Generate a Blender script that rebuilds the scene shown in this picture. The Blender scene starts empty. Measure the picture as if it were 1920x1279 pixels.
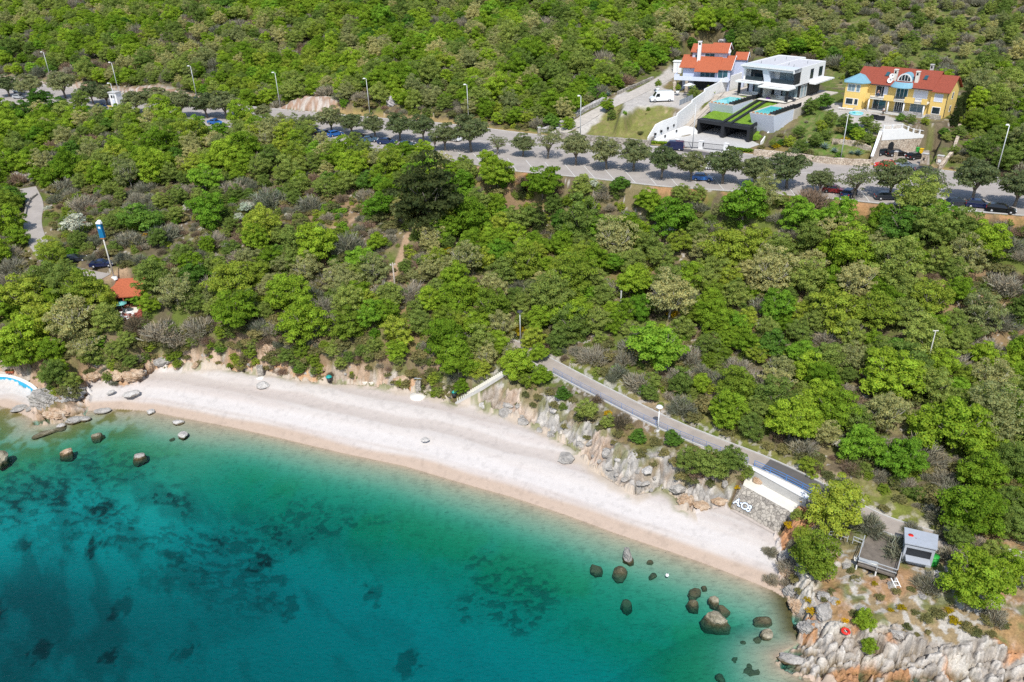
import bpy, bmesh, math, random
import numpy as np
from mathutils import Vector, Matrix

R_ = math.radians
rng = np.random.default_rng(7)
random.seed(7)
scene = bpy.context.scene
COL = scene.collection

# ------------------------------------------------------------------ camera
F = 1480.0
CAM_H = 72.0
PITCH, ROLL = R_(28.0), R_(-1.6)
fw = np.array([0, math.cos(PITCH), -math.sin(PITCH)])
_r = np.array([1.0, 0, 0]); _u = np.array([0, math.sin(PITCH), math.cos(PITCH)])
CR = math.cos(ROLL) * _r + math.sin(ROLL) * _u
CU = -math.sin(ROLL) * _r + math.cos(ROLL) * _u
CAMP = np.array([0, 0, CAM_H])

def ray(px, py):
    return fw + CR * ((px - 960) / F) - CU * ((py - 639.5) / F)

def at(px, py, alt):
    r = ray(px, py)
    return CAMP + r * ((alt - CAM_H) / r[2])

def proj(p):
    d = np.asarray(p, float) - CAMP
    z = d @ fw
    return 960 + F * (d @ CR) / z, 639.5 - F * (d @ CU) / z, z

cam = bpy.data.cameras.new("camera")
cam.sensor_width = 36.0
cam.lens = F * 36.0 / 1920.0
cam.clip_start = 1.0
cam.clip_end = 6000.0
camo = bpy.data.objects.new("camera", cam)
M3 = Matrix(((CR[0], CU[0], -fw[0]), (CR[1], CU[1], -fw[1]), (CR[2], CU[2], -fw[2])))
camo.matrix_world = Matrix.Translation(CAMP) @ M3.to_4x4()
COL.objects.link(camo)
scene.camera = camo

# ------------------------------------------------------------------ light
SUN_EL, SUN_AZ = R_(54), R_(5)          # shadows run away from the camera, a little to its right
w = bpy.data.worlds.new("World"); scene.world = w; w.use_nodes = True
nt = w.node_tree; nt.nodes.clear()
sky = nt.nodes.new("ShaderNodeTexSky"); sky.sky_type = 'NISHITA'; sky.sun_disc = False
sky.sun_elevation = SUN_EL; sky.sun_rotation = R_(185)
bg = nt.nodes.new("ShaderNodeBackground"); bg.inputs[1].default_value = 0.148
wo = nt.nodes.new("ShaderNodeOutputWorld")
nt.links.new(sky.outputs[0], bg.inputs[0]); nt.links.new(bg.outputs[0], wo.inputs[0])
sl = bpy.data.lights.new("sun", 'SUN'); sl.energy = 3.95; sl.angle = R_(0.53); sl.color = (1.0, 0.96, 0.89)
so = bpy.data.objects.new("sun", sl); COL.objects.link(so)
dv = Vector((math.sin(SUN_AZ) * math.cos(SUN_EL), math.cos(SUN_AZ) * math.cos(SUN_EL), -math.sin(SUN_EL)))
so.rotation_euler = dv.to_track_quat('-Z', 'Y').to_euler()
so.location = (0, -60, 140)
vs = scene.view_settings
vs.view_transform = 'Standard'; vs.look = 'None'; vs.exposure = 0.15; vs.gamma = 1.0; vs.use_curve_mapping = False
cy = scene.cycles
cy.max_bounces = 8; cy.diffuse_bounces = 3; cy.glossy_bounces = 3; cy.transparent_max_bounces = 12
cy.transmission_bounces = 4; cy.volume_bounces = 0
cy.sample_clamp_direct = 3.0; cy.sample_clamp_indirect = 3.0
cy.caustics_reflective = False; cy.caustics_refractive = False
try:
    cy.use_denoising = False
except Exception:
    pass

# ------------------------------------------------------------------ noise
def _h(ix, iy, s):
    n = (ix.astype(np.int64) * 374761393 + iy.astype(np.int64) * 668265263 + s * 974634777) & 0x7fffffff
    n = ((n ^ (n >> 13)) * 1274126177) & 0x7fffffff
    n = (n ^ (n >> 16)) & 0xffff
    return n / 65535.0

def vnoise(x, y, s=0):
    ix, iy = np.floor(x), np.floor(y)
    fx, fy = x - ix, y - iy
    fx = fx * fx * (3 - 2 * fx); fy = fy * fy * (3 - 2 * fy)
    a, b = _h(ix, iy, s), _h(ix + 1, iy, s)
    c, d = _h(ix, iy + 1, s), _h(ix + 1, iy + 1, s)
    return (a * (1 - fx) + b * fx) * (1 - fy) + (c * (1 - fx) + d * fx) * fy

def fbm(x, y, o=4, s=0):
    t, a, n = 0, 1.0, 0
    for k in range(o):
        t = t + a * vnoise(x * 2 ** k, y * 2 ** k, s + k * 17); n += a; a *= 0.5
    return t / n

def worley(x, y, s=0):
    """nearest and second nearest distance, and a random value of the nearest cell"""
    ix, iy = np.floor(x), np.floor(y)
    f1 = np.full(x.shape, 9.0); f2 = np.full(x.shape, 9.0); v = np.zeros(x.shape)
    for dx in (-1, 0, 1):
        for dy in (-1, 0, 1):
            cx, cy_ = ix + dx, iy + dy
            qx = cx + _h(cx, cy_, s + 1); qy = cy_ + _h(cx, cy_, s + 2)
            d = np.hypot(qx - x, qy - y)
            nv = _h(cx, cy_, s + 3)
            lt = d < f1
            f2 = np.where(lt, f1, np.minimum(f2, d))
            v = np.where(lt, nv, v)
            f1 = np.where(lt, d, f1)
    return f1, f2, v

def slabs(x, y, s, tilt):
    """tilted plates of broken rock: every cell its own height and slope, with the gap to its neighbour"""
    ix, iy = np.floor(x), np.floor(y)
    f1 = np.full(x.shape, 9.0); f2 = np.full(x.shape, 9.0); h = np.zeros(x.shape)
    for dx in (-1, 0, 1):
        for dy in (-1, 0, 1):
            cx, cy_ = ix + dx, iy + dy
            ox = x - cx - _h(cx, cy_, s + 1); oy = y - cy_ - _h(cx, cy_, s + 2)
            d = np.hypot(ox, oy); hv = _h(cx, cy_, s + 3) + tilt * (ox * (_h(cx, cy_, s + 4) - .5) + oy * (_h(cx, cy_, s + 5) - .75))
            lt = d < f1
            f2 = np.where(lt, f1, np.minimum(f2, d)); h = np.where(lt, hv, h); f1 = np.where(lt, d, f1)
    return h, f2 - f1

def sstep(a, b, x):
    t = np.clip((x - a) / (b - a), 0, 1)
    return t * t * (3 - 2 * t)

# ------------------------------------------------------------------ plan geometry
def line(pts, alt):
    return np.array([at(x, y, alt)[:2] for x, y in pts])

def poly_dist(P, x, y, closed=False):
    n = len(P)
    best = np.full(x.shape, 1e18); par = np.zeros(x.shape)
    for i in range(n if closed else n - 1):
        a, b = P[i], P[(i + 1) % n]
        d = b - a; L2 = d @ d + 1e-12
        t = np.clip(((x - a[0]) * d[0] + (y - a[1]) * d[1]) / L2, 0, 1)
        q = (x - a[0] - t * d[0]) ** 2 + (y - a[1] - t * d[1]) ** 2
        m = q < best
        best = np.where(m, q, best); par = np.where(m, i + t, par)
    return np.sqrt(best), par

def inside(P, x, y):
    c = np.zeros(x.shape, bool)
    n = len(P)
    for i in range(n):
        a, b = P[i], P[(i + 1) % n]
        if a[1] == b[1]: continue
        k = ((a[1] > y) != (b[1] > y)) & (x < (b[0] - a[0]) * (y - a[1]) / (b[1] - a[1]) + a[0])
        c ^= k
    return c

WATER = [(-420, 800), (-150, 775), (0, 761), (22, 768), (60, 785), (66, 793), (90, 793), (117, 789), (158, 776), (166, 770), (216, 767), (281, 771), (330, 781),
         (356, 786), (430, 800), (520, 820), (640, 849), (760, 874), (860, 904), (960, 932), (1060, 965), (1160, 1002),
         (1250, 1032), (1330, 1060), (1400, 1087), (1450, 1108), (1472, 1122), (1478, 1132), (1490, 1161), (1497, 1190), (1499, 1211),
         (1470, 1222), (1458, 1230), (1464, 1246), (1500, 1268), (1560, 1292), (1680, 1306), (1800, 1316), (1920, 1330), (2300, 1380)]
FOOT = [(-420, 700), (-100, 706), (0, 714), (45, 724), (72, 742), (64, 766), (66, 792), (90, 792), (117, 788), (152, 772), (166, 745),
        (167, 718), (188, 718), (225, 724), (259, 721), (274, 711), (287, 700), (356, 690), (415, 689), (471, 699), (518, 701),
        (565, 712), (612, 716), (668, 720), (702, 724), (754, 733), (785, 737), (830, 748), (852, 757), (895, 753), (910, 768),
        (962, 782), (1004, 799), (1035, 816), (1075, 838), (1112, 873), (1145, 893), (1190, 921), (1240, 911), (1268, 925),
        (1279, 947), (1304, 954), (1324, 949), (1352, 943), (1371, 949), (1400, 964), (1428, 981), (1454, 998), (1458, 1020), (1462, 1060), (1466, 1100),
        (1474, 1118), (1480, 1132), (1491, 1161), (1498, 1190), (1500, 1209), (1474, 1222), (1461, 1230), (1467, 1246), (1502, 1267), (1562, 1290), (1682, 1304), (1802, 1314), (1922, 1328), (2302, 1378)]
FOOT_ALT = lambda x: 1.6 if 300 < x < 1380 else (0.9 if x > 150 else 0.5)
water_l = line(WATER, 0.0)
foot_l = np.array([at(x, y, 0.15 if (x > 1462 or 60 < x < 120) else FOOT_ALT(x))[:2] for x, y in FOOT])
FARC = np.array([[900.0, 60.0], [900.0, 2500.0], [-900.0, 2500.0], [-900.0, 120.0]])
land_poly = np.vstack([water_l, FARC])
foot_poly = np.vstack([foot_l, FARC])

LANDPTS = [  # photo pixel of a ground point, its height
 (0,152,25.3),(98,158,25.3),(220,171,25.3),(370,188,25.3),(526,204,25.3),(694,219,25.3),(900,238,25.3),(1088,261,25.3),(1217,273,25.3),(1412,289,25.3),
 (1557,305,25.3),(1758,317,25.3),(1920,338,25.3),(230,222,25.2),(450,252,25.2),(640,278,25.2),(800,295,25.2),(960,322,25.2),(1100,335,25.2),(1240,352,25.2),(1400,362,25.2),
 (1540,372,25.2),(1700,388,25.2),(1920,405,25.2),
 (60,210,25),(60,300,21.5),(135,238,23.5),(50,332,19),(75,395,17),(68,440,15.8),(100,490,14.6),(215,525,13.8),(240,562,12),(400,270,23.4),(400,340,20),(300,420,17.2),(420,470,14.4),(500,420,16.8),
 (620,430,17),(600,330,20.8),(820,420,18.2),(820,330,22.5),(740,500,14),(740,555,11.6),(600,540,10.6),(450,560,10.4),(560,640,7.2),(450,620,8.6),(640,640,7),(760,600,9),(850,660,6.5),(1000,600,8.6),
 (950,500,13),(950,400,18),(1100,500,14),(1100,400,18.6),(1250,430,18.4),(1250,550,12.4),(1400,450,18.4),(1400,600,11.6),(1150,650,8.4),(1250,700,7.4),(1400,790,6.2),(1300,750,6.6),
 (1500,850,5.6),(1500,700,9),(1550,500,16.4),(1650,430,20),(1700,600,13.4),(1650,700,9.6),(1850,460,19),(1850,600,13.6),(1850,800,8.2),(1700,860,6.3),(1800,950,5.6),
 (1036,687,6.5),(1153,748,6.1),(1258,800,5.6),(1356,839,5.2),(1424,865,5.0),(1488,894,4.9),(1590,950,4.7),(1660,985,4.7),(1760,1015,4.7),(1890,1048,4.9),(1960,700,9),(1990,900,6.5),
 (1000,720,5.6),(1100,790,4.8),(1200,840,4.6),(1290,885,4.3),(1350,900,3.8),(1600,1050,3.6),(1700,1080,3.8),(1850,1120,4.2),(1500,1060,2.8),(1530,1110,2.9),(1580,1160,2.7),(1700,1165,2.9),(1850,1190,3.1),(1960,1200,3.2),
 (1530,1190,1.7),(1640,1230,1.3),(1760,1220,1.7),(1850,1250,1.2),(1960,1260,1.4),(1540,1250,0.6),
 (120,690,4.6),(110,735,2.6),(90,640,7),(20,640,8),(40,690,3.5),(0,560,11),(250,640,7.2),(300,600,9.2),(330,650,6),(240,690,4.2),(400,650,5.6),(-100,650,8),(-100,500,14),(-200,300,22),
 (300,160,28),(526,186,28.4),(100,128,28.3),(700,200,27.6),(900,213,27.2),(200,100,33),(500,100,33),(800,100,34.5),(1080,130,33.5),(1100,190,29),
 (1160,188,30),(1200,168,30.8),(1262,137,32),(1240,190,30.8),(1200,225,28.2),(1100,235,26.4),(1290,160,31.2),(1400,70,38.6),(1600,90,36.2),(1860,100,36.4),(1880,200,31),(1860,280,27),(1750,150,32.5),
 (1700,250,29.5),(1590,190,31),(1520,240,28.6),(1480,270,27),(1640,215,31),(1560,140,32.2),
 (-200,0,45),(0,0,45),(400,0,45),(960,0,45),(1400,0,45),(1920,0,45),(2200,0,45),(2200,300,27),(2200,600,14)]
ctrl = np.array([at(x, y, a) for x, y, a in LANDPTS])
far = np.array([(-600, 700, 130), (0, 700, 130), (600, 700, 130), (-500, 350, 42), (520, 330, 62), (0, 480, 78), (-300, 540, 85), (320, 460, 90), (-420, 200, 16), (-330, 130, 3), (330, 170, 30), (260, 90, 12), (0, 1200, 240), (-900, 1200, 240), (900, 1200, 240)], float)
ctrl = np.vstack([ctrl, far])
SC = 60.0
def _tps_fit(c):
    p = c[:, :2] / SC; n = len(p)
    r2 = ((p[:, None] - p[None]) ** 2).sum(-1)
    K = np.where(r2 > 0, r2 * np.log(r2 + 1e-12) * 0.5, 0) + np.eye(n) * 0.002
    P = np.hstack([np.ones((n, 1)), p])
    A = np.zeros((n + 3, n + 3)); A[:n, :n] = K; A[:n, n:] = P; A[n:, :n] = P.T
    b = np.zeros(n + 3); b[:n] = c[:, 2]
    return p, np.linalg.solve(A, b)
TP, TW = _tps_fit(ctrl)
def tps(x, y):
    X = np.stack([x, y], -1).reshape(-1, 2) / SC
    out = np.empty(len(X))
    for i in range(0, len(X), 40000):
        c = X[i:i + 40000]
        r2 = (c ** 2).sum(1)[:, None] + (TP ** 2).sum(1)[None] - 2 * c @ TP.T
        r2 = np.maximum(r2, 1e-9)
        out[i:i + 40000] = (r2 * np.log(r2) * 0.5) @ TW[:-3] + TW[-3] + c @ TW[-2:]
    return out.reshape(x.shape)
# the smooth land sampled once on a 2 m raster, looked up bilinearly
GX0, GX1, GY0, GY1, GS = -700.0, 700.0, 20.0, 760.0, 2.0
_gx = np.arange(GX0, GX1 + GS, GS); _gy = np.arange(GY0, GY1 + GS, GS)
_G = tps(*np.meshgrid(_gx, _gy))
def land(x, y):
    fx = np.clip((x - GX0) / GS, 0, len(_gx) - 1.001); fy = np.clip((y - GY0) / GS, 0, len(_gy) - 1.001)
    ix = fx.astype(int); iy = fy.astype(int); fx = fx - ix; fy = fy - iy
    z = (_G[iy, ix] * (1 - fx) + _G[iy, ix + 1] * fx) * (1 - fy) + (_G[iy + 1, ix] * (1 - fx) + _G[iy + 1, ix + 1] * fx) * fy
    return z + np.maximum(0, y - 758) * 0.24

# ---- levelled places: (outline, height, blend)
ROAD_FAR = [(-260,132),(-120,143),(0,152),(98,161),(220,174),(370,190),(526,205),(694,220),(800,228),(900,239),(960,247),(1088,262),(1217,274),(1365,285),(1412,290),(1557,306),(1758,318),(1865,332),(1920,339),(2200,380)]
ROAD_NEAR = [(-260,200),(-120,205),(0,214),(120,214),(230,223),(450,252),(640,277),(800,294),(960,321),(1100,334),(1240,350),(1400,361),(1540,371),(1700,387),(1920,405),(2200,432)]
RALT = 25.3
road_far = line(ROAD_FAR, RALT); road_near = line(ROAD_NEAR, RALT)
road_poly = np.vstack([road_far, road_near[::-1]])
class Fr:
    """a level frame: origin, heading of its a axis"""
    def __init__(s, o, ang):
        s.o = np.asarray(o, float); s.ang = ang
        s.u = np.array([math.cos(ang), math.sin(ang)]); s.v = np.array([-s.u[1], s.u[0]])
    def w(s, a, b): return s.o[:2] + s.u * a + s.v * b
    def poly(s, pts): return np.array([s.w(*p) for p in pts])
FM = Fr((47.1, 193.5, 25.3), R_(-45))       # the white villa's plot
FY = Fr((80.05, 192.1, 31.0), R_(-43))      # the yellow villa's plot
FLATS = [
 (road_poly, RALT - 0.06, 2.5),
 (FM.poly([(-6, -15), (20, -15), (20, -1.0), (14.2, 1.0), (-1, 1.0), (-5, -1)]), RALT - 0.05, 0.8),
 (FM.poly([(-0.9, 0.6), (14.6, 0.6), (14.6, 17), (-0.9, 17)]), 25.2, 0.3),
 (FM.poly([(-3.5, 17), (17.4, 17), (17.4, 34), (-3.5, 34)]), 31.3, 0.6),
 (FY.poly([(-1, -9), (16, -11), (24, -4), (25, 9), (-1, 9)]), 30.85, 1.0),
 (FY.poly([(16.2, -24.5), (16.0, -12.0), (25.0, -5), (27.5, -19)]), RALT + 0.0, 0.3),
 (np.array([at(x, y, 31)[:2] for x, y in [(1262,150),(1330,180),(1395,165),(1400,130),(1330,110),(1270,120)]]), 31.2, 2.0),
 (np.array([at(x, y, 30.6)[:2] for x, y in [(1165,215),(1178,185),(1235,160),(1300,180),(1318,196),(1280,204),(1235,196),(1195,196)]]), 30.5, 2.0),
 (np.array([at(x, y, 8.9)[:2] for x, y in [(195,608),(272,600),(275,560),(205,560)]]), 8.6, 1.2),
 (np.vstack([at(1367,951,1.2)[:2],at(1458,1003,1.0)[:2],at(1484,962,3.0)[:2],at(1514,936,4.8)[:2],at(1416,873,5.0)[:2],at(1388,910,3.3)[:2]]), 0.9, 0.5),
 (np.array([at(x, y, 4.5)[:2] for x, y in [(1630,1000),(1770,1040),(1760,1075),(1690,1075),(1690,1050),(1620,1030)]]), 4.4, 1.5),
]
def rib(pts, hw, blend): 
    P = np.array([at(*p) for p in pts]); return (P, hw, blend)
PROM = [(850,610,7.6),(890,622,7.3),(960,645,6.9),(1036,687,6.5),(1153,748,6.1),(1258,800,5.6),(1356,839,5.2),(1424,865,5.0),(1488,894,4.9),(1534,918,4.8),(1590,950,4.7),(1660,985,4.7),(1760,1015,4.7),(1890,1048,4.9),(2000,1068,5.2),(2150,1096,5.6),(2380,1136,6.2)]
LANE = [(52,352,18.6),(68,385,17.4),(60,412,16.7),(64,440,15.9),(80,470,15.2),(108,500,14.5),(150,512,14.2),(196,520,13.8)]
DRIVE = [(1040,252,25.4),(1075,236,26.6),(1110,214,28.1),(1140,199,29.4),(1175,183,30.3),(1215,163,31.2),(1262,138,32.0)]
STRS = [(857,752,1.5),(905,725,4.0),(948,697,6.6)]
RIBS0 = (np.array([(*FM.w(-2.1, -4.6), 25.45), (*FM.w(-4.4, 16.7), 31.0)]), 1.5, .6)
RIBS = [rib(PROM, 1.55, 1.0), rib(LANE, 1.9, 1.2), rib(DRIVE, 2.2, 1.5), rib(STRS, 1.1, 0.5), RIBS0]
UPLEDGE = [(1392,868),(1535,928)]

CAPEW = line([(1486, 975), (1474, 1010), (1470, 1060), (1478, 1110), (1492, 1150)], 2.0)
def ground(x, y, full=False):
    x = np.asarray(x, float); y = np.asarray(y, float)
    dw = poly_dist(water_l, x, y)[0]; dw = np.where(inside(land_poly, x, y), dw, -dw)
    dc = poly_dist(foot_l, x, y)[0]; dc = np.where(inside(foot_poly, x, y), dc, -dc)
    L = land(x, y)
    beach = 2.3 * (1 - np.exp(-np.maximum(dw, 0) / 11.0)) + 0.10 * np.sin(dw * 1.15) * sstep(3, 7, dw) * sstep(24, 14, dw)
    s = np.maximum(-dw, 0)
    sea = -np.interp(s, [0, 4, 8, 13, 22, 36, 60, 120, 300], [0, .72, 1.95, 3.4, 5.4, 7.0, 8.4, 10, 14])
    sea = sea * (1 - .5 * sstep(-38, -52, x) * sstep(34, 22, s))
    z = np.where(dw < 0, sea, beach)
    hb = np.clip(beach, 0, 1.8)
    wd = 3.4 + 1.6 * (fbm(x / 7, y / 7, 2, 5) - .5) * 2
    # the sea cape and the small headland are rock right down into the water
    cape = sstep(24.0, 30.0, x) * sstep(86, 78, y)
    wd = wd * (1 - cape) + 2.2 * cape
    S = sstep(0, 1, dc / wd)
    zl = hb + (np.maximum(L, hb) - hb) * S
    z = np.where(dc > 0, zl, z)
    rock = np.where(dc > -0.3, np.clip(1.25 - np.maximum(dc, 0) / (wd * 1.5), 0, 1), 0)
    rock = np.maximum(rock, np.where(dc > 0, sstep(3.5, 1.5, poly_dist(CAPEW, x, y)[0]), 0))
    rock = np.maximum(rock, np.where(dc > 0, cape * sstep(75, 68, y) * sstep(3.0, 2.0, z + 1.6 * (fbm(x / 5, y / 5, 3, 91) - .5)), 0))
    for P, alt, bl in FLATS:
        d = poly_dist(P, x, y, True)[0]
        k = np.where(inside(P, x, y), 1.0, 1 - sstep(0, bl, d))
        z = z * (1 - k) + alt * k
    pathm = np.zeros(x.shape)
    for i, (P, hw, bl) in enumerate(RIBS):
        d, t = poly_dist(P[:, :2], x, y)
        alt = np.interp(t, np.arange(len(P)), P[:, 2])
        k = 1 - sstep(hw, hw + bl, d)
        if i == 0: pathm = k
        z = z * (1 - k) + (alt - 0.07) * k
        rock = rock * (1 - k)
    if not full: return z
    return z, dw, dc, rock, pathm, cape, S

def gz(x, y): return float(ground(np.array([x]), np.array([y]))[0])

# ground height on a fast raster for placing things
_px = np.arange(-330, 331, 0.75); _py = np.arange(45, 560, 0.75)
_PX, _PY = np.meshgrid(_px, _py)
_PZ = ground(_PX, _PY)
def gfast(x, y):
    fx = np.clip((np.asarray(x) + 330) / .75, 0, len(_px) - 1.001); fy = np.clip((np.asarray(y) - 45) / .75, 0, len(_py) - 1.001)
    ix = fx.astype(int); iy = fy.astype(int); fx = fx - ix; fy = fy - iy
    return (_PZ[iy, ix] * (1 - fx) + _PZ[iy, ix + 1] * fx) * (1 - fy) + (_PZ[iy + 1, ix] * (1 - fx) + _PZ[iy + 1, ix + 1] * fx) * fy
_T = np.geomspace(50, 620, 2600)
def hit(px, py, dh=0.0):
    """where the sight line through a photo pixel comes down to dh above the ground"""
    r = ray(px, py)
    p = CAMP[None] + r[None] * _T[:, None]
    g = gfast(p[:, 0], p[:, 1]) + dh
    k = np.argmax(p[:, 2] < g)
    if p[k, 2] >= g[k]: k = len(_T) - 1
    return p[k]
def onground(px, py, dh=0.0):
    p = hit(px, py, dh); return np.array([p[0], p[1], float(gfast(p[0], p[1]))])
# ------------------------------------------------------------------ materials
def srgb(r, g, b):
    f = lambda c: c / 12.92 if c <= .04045 else ((c + .055) / 1.055) ** 2.4
    return (f(r / 255), f(g / 255), f(b / 255))

def mat(name, col, rough=0.8, var=0.15, scale=3.0, bump=0.0, bscale=20.0, metal=0.0, spec=0.3, col2=None, detail=6):
    m = bpy.data.materials.new(name); m.use_nodes = True
    n = m.node_tree; b = n.nodes["Principled BSDF"]
    b.inputs['Roughness'].default_value = rough; b.inputs['Metallic'].default_value = metal
    b.inputs['Specular IOR Level'].default_value = spec
    tc = n.nodes.new("ShaderNodeTexCoord")
    nz = n.nodes.new("ShaderNodeTexNoise"); nz.inputs['Scale'].default_value = scale; nz.inputs['Detail'].default_value = detail
    nz.inputs['Roughness'].default_value = 0.65
    n.links.new(tc.outputs['Object'], nz.inputs['Vector'])
    rp = n.nodes.new("ShaderNodeValToRGB"); rp.color_ramp.elements[0].position = .3; rp.color_ramp.elements[1].position = .7
    c2 = col2 or tuple(min(1, c * (1 + var)) for c in col)
    c1 = tuple(c * (1 - var) for c in col)
    rp.color_ramp.elements[0].color = (*c1, 1); rp.color_ramp.elements[1].color = (*c2, 1)
    n.links.new(nz.outputs[0], rp.inputs[0]); n.links.new(rp.outputs[0], b.inputs['Base Color'])
    if bump:
        nb = n.nodes.new("ShaderNodeTexNoise"); nb.inputs['Scale'].default_value = bscale; nb.inputs['Detail'].default_value = 5
        n.links.new(tc.outputs['Object'], nb.inputs['Vector'])
        bp = n.nodes.new("ShaderNodeBump"); bp.inputs['Strength'].default_value = bump; bp.inputs['Distance'].default_value = 0.3
        n.links.new(nb.outputs[0], bp.inputs['Height']); n.links.new(bp.outputs[0], b.inputs['Normal'])
    return m

# terrain: the base colour of each spot (sand, pebble, soil, grass, stone) is a vertex colour, grain comes from noise
def terrain_mat():
    m = bpy.data.materials.new("ground"); m.use_nodes = True
    n = m.node_tree; b = n.nodes["Principled BSDF"]; b.inputs['Roughness'].default_value = .9
    b.inputs['Specular IOR Level'].default_value = .15
    at_ = n.nodes.new("ShaderNodeVertexColor"); at_.layer_name = "Col"
    tc = n.nodes.new("ShaderNodeTexCoord")
    cur = at_.outputs[0]
    white = None
    for sc, lo, hi in ((0.9, .78, 1.2), (5.0, .7, 1.28)):
        nz = n.nodes.new("ShaderNodeTexNoise"); nz.inputs['Scale'].default_value = sc; nz.inputs['Detail'].default_value = 7; nz.inputs['Roughness'].default_value = .7
        n.links.new(tc.outputs['Object'], nz.inputs['Vector'])
        mr = n.nodes.new("ShaderNodeMapRange"); mr.inputs[1].default_value = .3; mr.inputs[2].default_value = .7; mr.inputs[3].default_value = lo; mr.inputs[4].default_value = hi
        n.links.new(nz.outputs[0], mr.inputs[0])
        gr = n.nodes.new("ShaderNodeMix"); gr.inputs['A'].default_value = 1.0
        n.links.new(at_.outputs['Alpha'], gr.inputs[0]); n.links.new(mr.outputs[0], gr.inputs['B'])
        mx = n.nodes.new("ShaderNodeVectorMath"); mx.operation = 'SCALE'
        n.links.new(cur, mx.inputs[0]); n.links.new(gr.outputs[0], mx.inputs['Scale']); cur = mx.outputs[0]
    n.links.new(cur, b.inputs['Base Color'])
    nb = n.nodes.new("ShaderNodeTexNoise"); nb.inputs['Scale'].default_value = 3.5; nb.inputs['Detail'].default_value = 8
    n.links.new(tc.outputs['Object'], nb.inputs['Vector'])
    bp = n.nodes.new("ShaderNodeBump"); bp.inputs['Distance'].default_value = .25
    sm = n.nodes.new("ShaderNodeMath"); sm.operation = 'MULTIPLY'; sm.inputs[1].default_value = .35; n.links.new(at_.outputs['Alpha'], sm.inputs[0]); n.links.new(sm.outputs[0], bp.inputs['Strength'])
    n.links.new(nb.outputs[0], bp.inputs['Height']); n.links.new(bp.outputs[0], b.inputs['Normal'])
    return m

def lerp(a, b, t):
    t = t[..., None]; return a * (1 - t) + b * t
def C3(*c): return np.array(c, float)

def pix_poly(pts, alt): return np.array([at(x, y, alt)[:2] for x, y in pts])

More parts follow.
